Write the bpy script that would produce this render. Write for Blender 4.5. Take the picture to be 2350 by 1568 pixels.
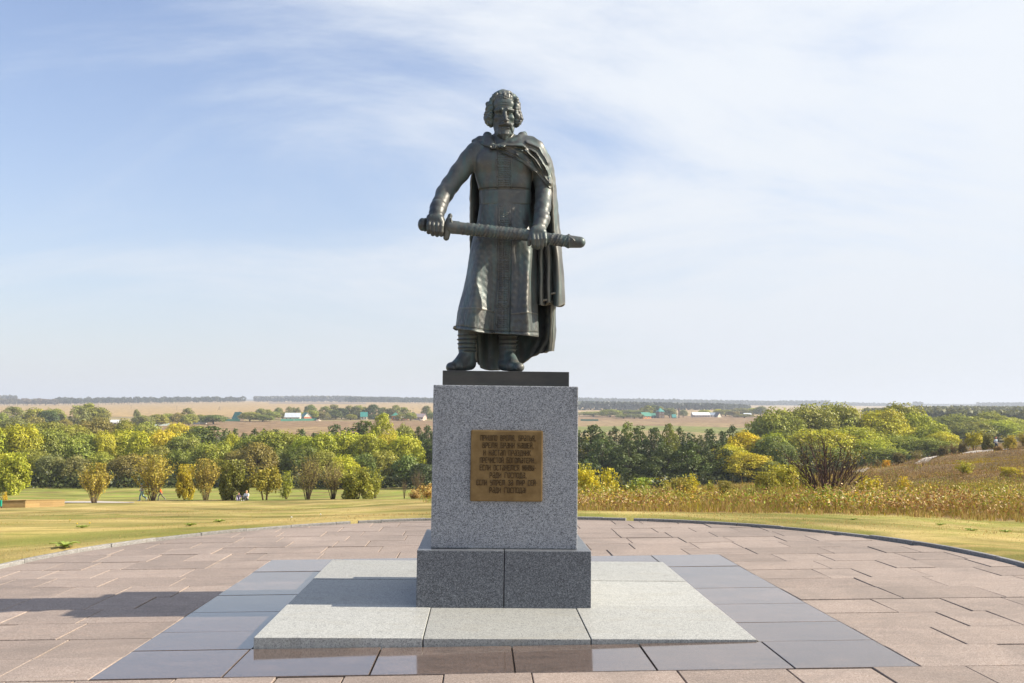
import bpy, bmesh, math, random
import numpy as np
from mathutils import Vector, Matrix
from mathutils.bvhtree import BVHTree

for o in list(bpy.data.objects):
    bpy.data.objects.remove(o, do_unlink=True)
SC = bpy.context.scene
COL = SC.collection
rnd = random.Random(7)
npr = np.random.default_rng(11)

# ------------------------------------------------------------------ camera
EYE = Vector((0.0, 0.0, 1.6))
PITCH, ROLL, LENS = 0.0729, 0.0035, 33.83
_fw = Vector((0, math.cos(PITCH), math.sin(PITCH)))
_rt = Vector((1, 0, 0)) * math.cos(ROLL) + Vector((0, -math.sin(PITCH), math.cos(PITCH))) * math.sin(ROLL)
_up = _rt.cross(_fw)
cd = bpy.data.cameras.new('camera')
cam = bpy.data.objects.new('camera', cd)
COL.objects.link(cam)
cam.matrix_world = Matrix(((_rt.x, _up.x, -_fw.x, EYE.x), (_rt.y, _up.y, -_fw.y, EYE.y), (_rt.z, _up.z, -_fw.z, EYE.z), (0, 0, 0, 1)))
cd.lens, cd.sensor_width = LENS, 36.0
cd.clip_start, cd.clip_end = 0.1, 60000
SC.camera = cam

# ------------------------------------------------------------------ sky, sun, exposure
SUN_EL, SUN_AZ = math.radians(33.0), math.radians(0.9)      # azimuth measured from +x towards +y
sun_dir = Vector((math.cos(SUN_EL) * math.cos(SUN_AZ), math.cos(SUN_EL) * math.sin(SUN_AZ), math.sin(SUN_EL)))
W = bpy.data.worlds.new('World')
SC.world = W
W.use_nodes = True
nt = W.node_tree
nt.nodes.clear()
def wn(t, **k):
    n = nt.nodes.new(t)
    for a, v in k.items():
        setattr(n, a, v)
    return n
def wl(a, b):
    nt.links.new(a, b)
sky = wn('ShaderNodeTexSky', sky_type='NISHITA', sun_disc=False, sun_elevation=SUN_EL,
         sun_rotation=math.pi / 2 - SUN_AZ, air_density=1.25, dust_density=0.6, ozone_density=3.0, altitude=150)
bg = wn('ShaderNodeBackground')
out = wn('ShaderNodeOutputWorld')
bg.inputs['Strength'].default_value = 0.088
# thin cirrus sheets: a cloud layer high overhead, seen along each view direction
tc = wn('ShaderNodeTexCoord')
sep = wn('ShaderNodeSeparateXYZ'); wl(tc.outputs['Generated'], sep.inputs[0])
zz = wn('ShaderNodeMath', operation='MAXIMUM'); wl(sep.outputs['Z'], zz.inputs[0]); zz.inputs[1].default_value = 0.0
za = wn('ShaderNodeMath', operation='ADD'); wl(zz.outputs[0], za.inputs[0]); za.inputs[1].default_value = 0.42
px = wn('ShaderNodeMath', operation='DIVIDE'); wl(sep.outputs['X'], px.inputs[0]); wl(za.outputs[0], px.inputs[1])
py = wn('ShaderNodeMath', operation='DIVIDE'); wl(sep.outputs['Y'], py.inputs[0]); wl(za.outputs[0], py.inputs[1])
cmb = wn('ShaderNodeCombineXYZ'); wl(px.outputs[0], cmb.inputs[0]); wl(py.outputs[0], cmb.inputs[1])
def cloud(scale, rot, stretch, detail, rough, dist, off):
    mp = wn('ShaderNodeMapping')
    mp.inputs['Rotation'].default_value = (0, 0, math.radians(rot))
    mp.inputs['Scale'].default_value = stretch
    mp.inputs['Location'].default_value = off
    wl(cmb.outputs[0], mp.inputs[0])
    n = wn('ShaderNodeTexNoise')
    n.inputs['Scale'].default_value = scale
    n.inputs['Detail'].default_value = detail
    n.inputs['Roughness'].default_value = rough
    n.inputs['Distortion'].default_value = dist
    wl(mp.outputs[0], n.inputs['Vector'])
    return n.outputs['Fac']
c1 = cloud(0.55, 35, (1.0, 0.45, 1), 3.0, 0.5, 0.6, (2.3, 5.1, 0))
c2 = cloud(1.6, -36, (0.58, 1.2, 1), 9.0, 0.62, 0.9, (3.1, 4.2, 0))
cm = wn('ShaderNodeMath', operation='MULTIPLY_ADD'); wl(c2, cm.inputs[0]); cm.inputs[1].default_value = 1.25; 
c1s = wn('ShaderNodeMath', operation='MULTIPLY'); wl(c1, c1s.inputs[0]); c1s.inputs[1].default_value = 0.60
wl(c1s.outputs[0], cm.inputs[2])
# the sheet is thicker over the sunward half of the sky
bx = wn('ShaderNodeMath', operation='MULTIPLY_ADD'); wl(sep.outputs['X'], bx.inputs[0]); bx.inputs[1].default_value = 0.36; wl(cm.outputs[0], bx.inputs[2])
mr = wn('ShaderNodeMapRange', interpolation_type='SMOOTHSTEP'); wl(bx.outputs[0], mr.inputs['Value'])
mr.inputs['From Min'].default_value = 0.72; mr.inputs['From Max'].default_value = 1.22
mr.inputs['To Min'].default_value = 0.04; mr.inputs['To Max'].default_value = 0.95
mix = wn('ShaderNodeMix', data_type='RGBA')
tint = wn('ShaderNodeMix', data_type='RGBA', blend_type='MULTIPLY'); tint.inputs['Factor'].default_value = 1.0
wl(sky.outputs[0], tint.inputs['A']); tint.inputs['B'].default_value = (1.0, 0.97, 1.09, 1)
wl(mr.outputs[0], mix.inputs['Factor']); wl(tint.outputs['Result'], mix.inputs['A'])
mix.inputs['B'].default_value = (5.5, 5.75, 6.05, 1)
# pale haze low in the sky, all round
hz1 = wn('ShaderNodeMath', operation='MULTIPLY'); wl(zz.outputs[0], hz1.inputs[0]); hz1.inputs[1].default_value = -5.5
hz2 = wn('ShaderNodeMath', operation='EXPONENT'); wl(hz1.outputs[0], hz2.inputs[0])
hz3 = wn('ShaderNodeMath', operation='MULTIPLY'); wl(hz2.outputs[0], hz3.inputs[0]); hz3.inputs[1].default_value = 0.72
mix2 = wn('ShaderNodeMix', data_type='RGBA'); wl(hz3.outputs[0], mix2.inputs['Factor']); wl(mix.outputs['Result'], mix2.inputs['A'])
mix2.inputs['B'].default_value = (3.75, 4.0, 4.4, 1)
wl(mix2.outputs['Result'], bg.inputs['Color'])
wl(bg.outputs[0], out.inputs['Surface'])

sl = bpy.data.lights.new('sun', 'SUN')
sl.energy, sl.angle, sl.color = 5.0, math.radians(0.55), (1.0, 0.90, 0.74)
sun = bpy.data.objects.new('sun', sl)
COL.objects.link(sun)
sun.rotation_euler = (-sun_dir).to_track_quat('-Z', 'Y').to_euler()
sun.location = (30, 5, 40)
SC.view_settings.view_transform = 'Standard'
SC.view_settings.look = 'None'
SC.view_settings.exposure = 0.95
SC.view_settings.gamma = 1.0
SC.view_settings.use_curve_mapping = False
SC.cycles.max_bounces = 6
SC.cycles.transparent_max_bounces = 8
SC.cycles.volume_bounces = 0
SC.cycles.use_denoising = True

# ------------------------------------------------------------------ helpers
def link(name, mesh, parent=None, mat=None):
    o = bpy.data.objects.new(name, mesh)
    COL.objects.link(o)
    if parent is not None:
        o.parent = parent
    if mat is not None and len(mesh.materials) == 0:
        mesh.materials.append(mat)
    return o
def empty(name, loc=(0, 0, 0), rot=(0, 0, 0)):
    o = bpy.data.objects.new(name, None)
    o.empty_display_size = 0.2
    COL.objects.link(o)
    o.location, o.rotation_euler = loc, rot
    return o
def tag(o, label=None, cat=None, group=None, kind=None):
    if label: o['label'] = label
    if cat: o['category'] = cat
    if group: o['group'] = group
    if kind: o['kind'] = kind
    return o
def pymesh(name, v, f, mat=None, smooth=False):
    me = bpy.data.meshes.new(name)
    me.from_pydata([tuple(p) for p in v], [], [tuple(q) for q in f])
    if mat: me.materials.append(mat)
    if smooth: me.polygons.foreach_set('use_smooth', [True] * len(me.polygons))
    me.update()
    return me
def npmesh(name, v, f, mat=None, smooth=False):
    """v (n,3) float, f (m,k) int; fast path"""
    v = np.ascontiguousarray(v, dtype=np.float32); f = np.ascontiguousarray(f, dtype=np.int32)
    me = bpy.data.meshes.new(name)
    k = f.shape[1]
    me.vertices.add(len(v)); me.vertices.foreach_set('co', v.ravel())
    me.loops.add(f.size); me.loops.foreach_set('vertex_index', f.ravel())
    me.polygons.add(len(f))
    me.polygons.foreach_set('loop_start', np.arange(0, f.size, k, dtype=np.int32))
    if smooth: me.polygons.foreach_set('use_smooth', np.ones(len(f), bool))
    if mat: me.materials.append(mat)
    me.update(calc_edges=True)
    return me
def bm_mesh(name, bm, mat=None, smooth=False):
    me = bpy.data.meshes.new(name)
    bmesh.ops.recalc_face_normals(bm, faces=bm.faces)
    bm.to_mesh(me); bm.free()
    if mat: me.materials.append(mat)
    if smooth: me.polygons.foreach_set('use_smooth', [True] * len(me.polygons))
    me.update()
    return me
def box_bm(bm, x0, x1, y0, y1, z0, z1):
    vs = [bm.verts.new(p) for p in ((x0, y0, z0), (x1, y0, z0), (x1, y1, z0), (x0, y1, z0), (x0, y0, z1), (x1, y0, z1), (x1, y1, z1), (x0, y1, z1))]
    for q in ((3, 2, 1, 0), (4, 5, 6, 7), (0, 1, 5, 4), (1, 2, 6, 5), (2, 3, 7, 6), (3, 0, 4, 7)):
        bm.faces.new([vs[i] for i in q])
    return vs
def box_mesh(name, x0, x1, y0, y1, z0, z1, mat, bevel=0.0, seg=2):
    bm = bmesh.new()
    box_bm(bm, x0, x1, y0, y1, z0, z1)
    if bevel:
        bmesh.ops.bevel(bm, geom=list(bm.edges), offset=bevel, segments=seg, affect='EDGES', profile=0.6)
    return bm_mesh(name, bm, mat)
def tube_bm(bm, pts, radii, n=6, cap=True):
    pts = [Vector(p) for p in pts]
    rings = []
    for i, p in enumerate(pts):
        t = (pts[min(i + 1, len(pts) - 1)] - pts[max(i - 1, 0)]).normalized()
        a = t.orthogonal().normalized() if i == 0 else (a - t * a.dot(t)).normalized()
        b = t.cross(a)
        r = radii[i] if hasattr(radii, '__len__') else radii
        rings.append([bm.verts.new(p + (a * math.cos(2 * math.pi * k / n) + b * math.sin(2 * math.pi * k / n)) * r) for k in range(n)])
    for A, B in zip(rings[:-1], rings[1:]):
        for k in range(n):
            bm.faces.new((A[k], A[(k + 1) % n], B[(k + 1) % n], B[k]))
    if cap:
        bm.faces.new(rings[0][::-1]); bm.faces.new(rings[-1])

# ------------------------------------------------------------------ materials
class M:
    """small node-graph builder"""
    def __init__(s, name):
        s.m = bpy.data.materials.new(name); s.m.use_nodes = True
        s.t = s.m.node_tree; s.t.nodes.clear()
        s.out = s.n('ShaderNodeOutputMaterial')
    def n(s, t, **k):
        x = s.t.nodes.new(t)
        for a, v in k.items():
            setattr(x, a, v)
        return x
    def l(s, a, b): s.t.links.new(a, b)
    def coord(s, kind='Object', scale=(1, 1, 1)):
        if not hasattr(s, '_tc'): s._tc = s.n('ShaderNodeTexCoord')
        if scale == (1, 1, 1): return s._tc.outputs[kind]
        mp = s.n('ShaderNodeMapping'); mp.inputs['Scale'].default_value = scale
        s.l(s._tc.outputs[kind], mp.inputs[0]); return mp.outputs[0]
    def noise(s, scale, detail=4, rough=0.55, vec=None, dist=0.0):
        x = s.n('ShaderNodeTexNoise')
        x.inputs['Scale'].default_value = scale; x.inputs['Detail'].default_value = detail
        x.inputs['Roughness'].default_value = rough; x.inputs['Distortion'].default_value = dist
        s.l(vec if vec is not None else s.coord(), x.inputs['Vector'])
        return x.outputs['Fac']
    def voro(s, scale, vec=None, out='Color'):
        x = s.n('ShaderNodeTexVoronoi'); x.inputs['Scale'].default_value = scale
        s.l(vec if vec is not None else s.coord(), x.inputs['Vector'])
        return x.outputs[out]
    def ramp(s, fac, stops, interp='LINEAR'):
        x = s.n('ShaderNodeValToRGB'); s.l(fac, x.inputs[0])
        cr = x.color_ramp; cr.interpolation = interp
        while len(cr.elements) < len(stops): cr.elements.new(0.5)
        for e, (p, c) in zip(cr.elements, stops):
            e.position = p; e.color = (c[0], c[1], c[2], 1) if hasattr(c, '__len__') else (c, c, c, 1)
        return x.outputs['Color']
    def mix(s, fac, a, b, mode='MIX'):
        x = s.n('ShaderNodeMix', data_type='RGBA', blend_type=mode)
        for sock, v in ((x.inputs['Factor'], fac), (x.inputs['A'], a), (x.inputs['B'], b)):
            if hasattr(v, 'is_linked'): s.l(v, sock)
            elif hasattr(v, '__len__'): sock.default_value = (v[0], v[1], v[2], 1)
            else: sock.default_value = v if sock.type == 'VALUE' else (v, v, v, 1)
        return x.outputs['Result']
    def math(s, op, a, b=0.0, c=0.0):
        x = s.n('ShaderNodeMath', operation=op)
        for i, v in enumerate((a, b, c)):
            if hasattr(v, 'is_linked'): s.l(v, x.inputs[i])
            else: x.inputs[i].default_value = v
        return x.outputs[0]
    def bump(s, h, strength=0.3, dist=0.01):
        x = s.n('ShaderNodeBump'); x.inputs['Strength'].default_value = strength; x.inputs['Distance'].default_value = dist
        s.l(h, x.inputs['Height']); return x.outputs[0]
    def bsdf(s, col, rough=0.6, metal=0.0, normal=None, spec=0.5, ior=1.5):
        b = s.n('ShaderNodeBsdfPrincipled')
        for nm, v in (('Base Color', col), ('Roughness', rough), ('Metallic', metal), ('Specular IOR Level', spec), ('IOR', ior)):
            if hasattr(v, 'is_linked'): s.l(v, b.inputs[nm])
            elif hasattr(v, '__len__'): b.inputs[nm].default_value = (v[0], v[1], v[2], 1)
            else: b.inputs[nm].default_value = v
        if normal is not None: s.l(normal, b.inputs['Normal'])
        s.l(b.outputs[0], s.out.inputs[0])
        return s.m
    def random(s): 
        if not hasattr(s, '_oi'): s._oi = s.n('ShaderNodeObjectInfo')
        return s._oi.outputs['Random']
    def ocolor(s):
        if not hasattr(s, '_oi'): s._oi = s.n('ShaderNodeObjectInfo')
        return s._oi.outputs['Color']
    def attr(s, name, out='Color'):
        x = s.n('ShaderNodeAttribute', attribute_name=name); return x.outputs[out]

def plain(name, col, rough=0.7, var=0.25, scale=3.0, metal=0.0):
    m = M(name)
    n = m.noise(scale, 5)
    c = m.mix(m.math('MULTIPLY', n, 1.0), [x * (1 - var) for x in col], [min(1, x * (1 + var)) for x in col])
    return m.bsdf(c, rough, metal)

def granite(name, tones, scale, rough, bump=0.15, big=0.25, stain=None, spec=0.5):
    """crystal speckle: each Voronoi cell takes one of the stone's mineral tones"""
    m = M(name)
    vec = m.coord('Object')
    r = m.n('ShaderNodeSeparateColor'); m.l(m.voro(scale, vec), r.inputs[0])
    r2 = m.n('ShaderNodeSeparateColor'); m.l(m.voro(scale * 2.3, vec), r2.inputs[0])
    f = m.math('ADD', m.math('MULTIPLY', r.outputs[0], 0.62), m.math('MULTIPLY', r2.outputs[1], 0.38))
    c = m.ramp(f, tones)
    n = m.noise(1.7, 5, 0.6, vec)
    c = m.mix(m.math('MULTIPLY', n, big), c, [t * 0.6 for t in tones[len(tones) // 2][1]])
    rn = m.math('MULTIPLY_ADD', m.random(), 0.22, 0.89)
    c = m.mix(1.0, c, rn, 'MULTIPLY')
    if stain:
        s2 = m.ramp(m.noise(2.6, 6, 0.65, m.coord('Object', (0.8, 3.0, 1.0)), 0.6), [(0.52, 0.0), (0.74, 1.0)])
        c = m.mix(m.math('MULTIPLY', s2, stain[1]), c, stain[0])
    run = m.ramp(m.noise(4.5, 5, 0.6, m.coord('Object', (1.6, 1.6, 0.12)), 0.3), [(0.56, 0.0), (0.74, 0.34)])
    c = m.mix(run, c, [t * 0.45 for t in tones[len(tones) // 2][1]])
    return m.bsdf(c, rough, 0.0, m.bump(m.noise(scale * 1.6, 3, 0.6, vec), bump, 0.002), spec)
# ================================================================== the lie of the land
MO = np.array([-0.0824, 8.7216, 0.0]); MYAW, MTILT = 0.0317, 0.008       # monument axis
_c, _s = math.cos(MYAW), math.sin(MYAW)
def loc2w(x, y):
    return MO[0] + x * _c - y * _s, MO[1] + x * _s + y * _c
def w2loc(x, y):
    dx, dy = x - MO[0], y - MO[1]
    return dx * _c + dy * _s, -dx * _s + dy * _c
PLZ0, PSX, PSY = -0.0716, 0.0107, -0.0115
def plaza_z(xl, yl):                         # the paving drains gently away from the camera
    return PLZ0 + PSX * xl + PSY * (yl - 0.084)
KC, KR = (0.0, 1.6), 5.62                    # kerb circle in monument coordinates
# surveyed sight-line table: bearing (columns) x distance (rows) -> apparent height of the ground
BEAR = np.array([-1175, -575, -175, 165, 565, 825, 1175.0]) / 2208.0
DIST = np.array([15, 20, 25, 30, 40, 60, 80, 95, 110, 125, 140, 200, 300, 450, 690, 1000, 1500, 2200, 3500, 6000, 12000.0])
TAB = np.array([
 #  -28    -14.6   -4.5    4.3    14.4    20.5   28 deg
 [1215, 1213, 1190, 1189, 1200, 1215, 1230],
 [1203, 1199, 1183, 1173, 1176, 1180, 1195],
 [1195, 1192, 1174, 1168, 1170, 1172, 1180],
 [1188, 1184, 1167, 1166, 1167, 1168, 1172],
 [1178, 1171, 1157, 1165, 1160, 1155, 1150],
 [1166, 1157, 1145, 1162, 1146, 1126, 1112],
 [1157, 1150, 1140, 1156, 1129, 1101, 1073],
 [1151, 1146, 1137, 1150, 1119, 1088, 1052],
 [1144, 1141, 1134, 1143, 1112, 1080, 1035],
 [1137, 1134, 1131, 1136, 1112, 1076, 1022],
 [1131, 1129, 1128, 1130, 1113, 1073, 1015],
 [1085, 1085, 1085, 1075, 1075, 1078, 1012],
 [1040, 1040, 1040, 1035, 1035, 1045, 1012],
 [993, 991, 990, 1000, 1000, 1003, 990],
 [968, 968, 966, 973, 973, 974, 968],
 [950, 950, 950, 955, 955, 958, 957],
 [938, 936, 936, 941, 940, 945, 947],
 [934, 926, 927, 930, 934, 939, 941],
 [926, 923, 923, 924, 928, 931, 931],
 [921, 920, 920, 921, 924, 926, 926],
 [920, 919, 919, 920, 922, 924, 924.0]])
ELEV = 1.6 - (TAB - 945.0) / 2208.0 * DIST[:, None]
LD = np.log(DIST)
def _herm(x, xs, Y):
    """monotone-ish cubic along axis 0 of Y (rows xs)"""
    i = np.clip(np.searchsorted(xs, x) - 1, 0, len(xs) - 2)
    h = xs[i + 1] - xs[i]; t = np.clip((x - xs[i]) / h, 0, 1)
    d = np.diff(Y, axis=0) / np.diff(xs)[:, None]
    m = np.zeros_like(Y); m[0], m[-1] = d[0], d[-1]
    m[1:-1] = (d[:-1] + d[1:]) / 2
    return i, t, h, m
def ground_z(x, y):
    x = np.atleast_1d(np.asarray(x, float)); y = np.atleast_1d(np.asarray(y, float))
    yy = np.maximum(y, 3.0)
    bear = np.clip(x / yy, BEAR[0] * 1.25, BEAR[-1] * 1.25)
    bear = np.clip(bear, BEAR[0], BEAR[-1])
    l = np.log(np.clip(yy, DIST[0], DIST[-1]))
    i, t, h, m = _herm(l, LD, ELEV)
    h00, h10, h01, h11 = 2 * t**3 - 3 * t**2 + 1, t**3 - 2 * t**2 + t, -2 * t**3 + 3 * t**2, t**3 - t**2
    j = np.clip(np.searchsorted(BEAR, bear) - 1, 0, len(BEAR) - 2)
    u = (bear - BEAR[j]) / (BEAR[j + 1] - BEAR[j]); u = u * u * (3 - 2 * u) * 0.5 + u * 0.5
    def col(jj): return ELEV[i, jj] * h00 + ELEV[i + 1, jj] * h01 + h * (m[i, jj] * h10 + m[i + 1, jj] * h11)
    z = col(j) * (1 - u) + col(j + 1) * u
    # small swells
    z = z + 0.05 * np.clip((yy - 18) / 20, 0, 1) * (np.sin(x * 0.31 + y * 0.17) + np.sin(x * 0.13 - y * 0.29 + 1)) 
    z = z + 0.42 * np.clip((yy - 30) / 40, 0, 1) * np.clip((x / yy - 0.2) * 5, 0, 1) * (np.sin(x * 0.22 + 2) * np.sin(y * 0.16) + 0.6 * np.sin(x * 0.5 + y * 0.3))
    xl, yl = w2loc(x, y)
    r = np.hypot(xl - KC[0], yl - KC[1]) - KR
    r = np.where(yl < KC[1], np.abs(xl) - KR, r)
    pz = plaza_z(xl, yl) + np.interp(r, [-0.5, -0.04, 0.03, 0.5], [-0.13, -0.036, -0.020, 0.014]) - 0.05 * np.clip(r - 0.5, 0, 30)
    w = np.clip(r / 7.0, 0, 1); w = w * w * (3 - 2 * w)
    return pz * (1 - w) + z * w
def gz(x, y): return float(ground_z(x, y)[0])
def at(X, d):
    """bearing given on the survey strip (0..2350), distance d -> ground point"""
    x = (X - 1175) / 2208.0 * d
    x = (X - 1175) / 2208.0 * (d * math.cos(PITCH) + (gz(x, d) - 1.6) * math.sin(PITCH))
    return x, d, gz(x, d)
def height_to(X, d, ytop):
    return 1.6 + (945 - ytop) / 2208.0 * d - at(X, d)[2]

# ---- what grows or lies where (true ground colours)
def hash_noise(x, y, s, seed):
    r = np.random.default_rng(seed); o = np.zeros(np.shape(x))
    for i in range(7):
        a = r.random() * 6.283; k = (0.5 + r.random()) * 6.283 / s
        o = o + np.sin((x * math.cos(a) + y * math.sin(a)) * k + r.random() * 6.28)
    return o / 2.6
def lawn_edge(X):        # where the mown grass stops
    return np.interp(X, [-400, 0, 350, 600, 950, 1000, 1100, 1200, 1340, 2350, 2800], [98, 98, 98, 84, 70, 45, 30, 25, 24.5, 21, 20])
def zone(x, y):
    X = 1175 + 2208 * x / np.maximum(y, 3)
    e = lawn_edge(X) * (1 + 0.03 * hash_noise(X, X * 0, 90, 3))
    z = np.full(x.shape, 1)                          # 1 meadow
    z[y < e] = 0                                     # 0 lawn
    z[(y >= e) & (X > 1040) & (y < 175)] = 2         # 2 rough hillside on the right
    z[(y > 175)] = 3                                 # 3 valley floor
    z[(y > 395)] = 4                                 # fields
    return z, X
def zone_color(x, y, z, X):
    c = np.zeros(x.shape + (3,))
    n1, n2 = hash_noise(x, y, 9, 5), hash_noise(x, y, 2.3, 6)
    L = np.array([0.39, 0.30, 0.105]); G = np.array([0.20, 0.205, 0.045])
    t = np.clip(0.22 + 0.14 * np.clip((X - 1250) / 300, 0, 1) + 0.6 * n1 + 0.35 * n2 + 0.4 * hash_noise(x, y, 22, 9), 0, 1)[..., None]
    c[:] = L * (1 - t) + G * t
    k = z == 1
    mt = np.clip(0.55 + 0.3 * n1 + 0.12 * n2, 0, 1)[..., None]
    c[k] = (np.array([0.27, 0.215, 0.075]) * (1 - mt) + np.array([0.20, 0.245, 0.045]) * mt)[k]
    k = z == 2
    c[k] = (np.array([0.22, 0.145, 0.07]) * (1 - t * 0.5) + np.array([0.20, 0.155, 0.05]) * t * 0.5)[k]
    c[(z == 3)] = (0.10, 0.09, 0.045)
    # far fields
    f = z == 4
    d = y
    wob = hash_noise(X, d * 0.2, 300, 8)
    gold = np.array([0.36, 0.25, 0.115]); brown = np.array([0.235, 0.155, 0.085]); pale = np.array([0.40, 0.29, 0.15])
    green = np.array([0.18, 0.19, 0.055]); khaki = np.array([0.27, 0.215, 0.10]); dark = np.array([0.10, 0.09, 0.055])
    cc = np.where((d < 690)[..., None], brown, gold)
    cc = np.where(((d < 560) & (hash_noise(X, d, 160, 14) > 0.1))[..., None], np.array([0.28, 0.195, 0.10]), cc)
    cc = np.where(((d > 690) & (d < 790 + 10 * wob) & (X < 1100))[..., None], khaki, cc)
    cc = np.where(((d > 790) & (d < 812))[..., None] & (X < 1100)[..., None], dark, cc)
    r = X > 1100
    cc = np.where((r & (d < 640 + 25 * wob))[..., None], green, cc)
    cc = np.where((r & (d < 520 + 30 * wob))[..., None], khaki, cc)
    cc = np.where((r & (d >= 640 + 25 * wob) & (d < 1050))[..., None], brown, cc)
    cc = np.where((r & (d >= 640 + 25 * wob) & (d < 860) & (hash_noise(X, d, 260, 15) > 0.0))[..., None], np.array([0.27, 0.19, 0.10]), cc)
    cc = np.where((r & (d > 1050))[..., None], pale * 0.92, cc)
    cc = np.where(((X > 620) & (X < 840) & (d > 1950) & (d < 2500))[..., None], np.array([0.22, 0.17, 0.13]), cc)
    cc = np.where((d > 4200)[..., None], np.where((hash_noise(X, d * 0.05, 500, 17) > 0.1)[..., None], khaki, np.array([0.08, 0.09, 0.05])), cc)
    c[f] = cc[f]
    return c

def ground_material(name, scale_fine, bump):
    m = M(name)
    base = m.attr('soil')
    v = m.coord('Object')
    n = m.noise(0.9, 6, 0.62, v, 0.3); n2 = m.noise(scale_fine, 5, 0.65, v); n3 = m.noise(0.16, 4, 0.6, v)
    st = m.noise(1.1, 5, 0.6, m.coord('Object', (0.35, 1.6, 1)), 0.4)           # mown swathes lying across the slope
    c = m.mix(m.ramp(n, [(0.36, 0.0), (0.66, 0.6)]), base, (0.30, 0.215, 0.085)) if name == 'lawn_grass_soil' else base
    if name == 'lawn_grass_soil':
        c = m.mix(m.ramp(st, [(0.46, 0.0), (0.58, 0.7)]), c, (0.17, 0.175, 0.040))
        c = m.mix(m.ramp(m.noise(0.33, 6, 0.62, v, 0.9), [(0.44, 0.0), (0.60, 0.85)]), c, (0.43, 0.33, 0.135))
        c = m.mix(m.ramp(m.noise(0.22, 5, 0.6, m.coord('Object', (0.6, 1.3, 1)), 0.6), [(0.50, 0.0), (0.62, 0.75)]), c, (0.175, 0.185, 0.040))
        c = m.mix(m.ramp(m.noise(0.55, 5, 0.6, v, 0.5), [(0.60, 0.0), (0.72, 0.5)]), c, (0.22, 0.135, 0.05))
    k = m.math('MULTIPLY_ADD', n2, 0.9, 0.55)
    c = m.mix(1.0, c, k, 'MULTIPLY')
    c = m.mix(1.0, c, m.ramp(n3, [(0.36, 0.66), (0.64, 1.30)]), 'MULTIPLY')
    return m.bsdf(c, 0.95, 0.0, m.bump(m.noise(scale_fine * 1.5, 4, 0.7, v), bump, 0.03), 0.1)

def build_ground():
    rr = np.concatenate([np.geomspace(4.0, 60, 260), np.geomspace(60.5, 400, 210), np.geomspace(402, 3000, 260), np.geomspace(3030, 12400, 50)])
    aa = np.linspace(-0.72, 0.72, 640)
    A, R = np.meshgrid(aa, rr)
    x, y = A * R, R.copy()
    v = np.stack([x, y, ground_z(x.ravel(), y.ravel()).reshape(x.shape)], -1)
    nr, na = x.shape
    i = np.arange((nr - 1) * na).reshape(nr - 1, na)[:, :-1]
    f = np.stack([i, i + 1, i + na + 1, i + na], -1)
    fx = (x[:-1, :-1] + x[1:, 1:]) / 2; fy = (y[:-1, :-1] + y[1:, 1:]) / 2
    zf, Xf = zone(fx, fy)
    zv, Xv = zone(x, y)
    col = zone_color(x, y, zv, Xv)
    mats = {0: ground_material('lawn_grass_soil', 22, 0.6), 1: ground_material('meadow_soil', 6, 0.5), 2: ground_material('hillside_soil', 9, 0.6), 3: ground_material('valley_soil', 2, 0.3), 4: ground_material('field_soil', 0.35, 0.2)}
    names = {0: 'lawn', 1: 'meadow', 2: 'hillside', 3: 'valley_ground', 4: 'field'}
    V = v.reshape(-1, 3); Cc = col.reshape(-1, 3)
    for k in range(5):
        q = f[zf == k]
        u, inv = np.unique(q, return_inverse=True)
        me = npmesh(names[k], V[u], inv.reshape(-1, 4), mats[k], True)
        a = me.color_attributes.new('soil', 'FLOAT_COLOR', 'POINT')
        a.data.foreach_set('color', np.concatenate([Cc[u], np.ones((len(u), 1))], 1).astype(np.float32).ravel())
        tag(link(names[k], me), kind='structure')
    # land beside and behind the viewer
    bm = bmesh.new()
    R2 = 12500
    for pts in (((-R2, -R2), (R2, -R2), (R2, -6), (-R2, -6)),):
        bm.faces.new([bm.verts.new((a, b, -0.35)) for a, b in pts])
    me = bm_mesh('ground', bm, plain('far_ground', (0.20, 0.17, 0.07), 0.95, 0.3, 0.4))
    tag(link('ground', me), kind='structure')
    sd = bmesh.new()
    for s_ in (-1, 1):
        ys = np.concatenate([[-6.0, 0, 4], np.geomspace(4.2, 12400, 60)])
        prev = None
        for yv in ys:
            xi = s_ * 0.715 * max(yv, 4.0) if yv >= 4 else s_ * 0.715 * 4
            zi = gz(xi, max(yv, 4.0)) - 0.03 - (0.1 if yv < 4 else 0)
            a, b = sd.verts.new((xi, yv, zi)), sd.verts.new((s_ * max(12500, abs(xi)), yv, zi))
            if prev: sd.faces.new((prev[0], a, b, prev[1]))
            prev = (a, b)
    tag(link('side_ground', bm_mesh('side_ground', sd, bpy.data.materials['far_ground'])), kind='structure')
build_ground()

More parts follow.
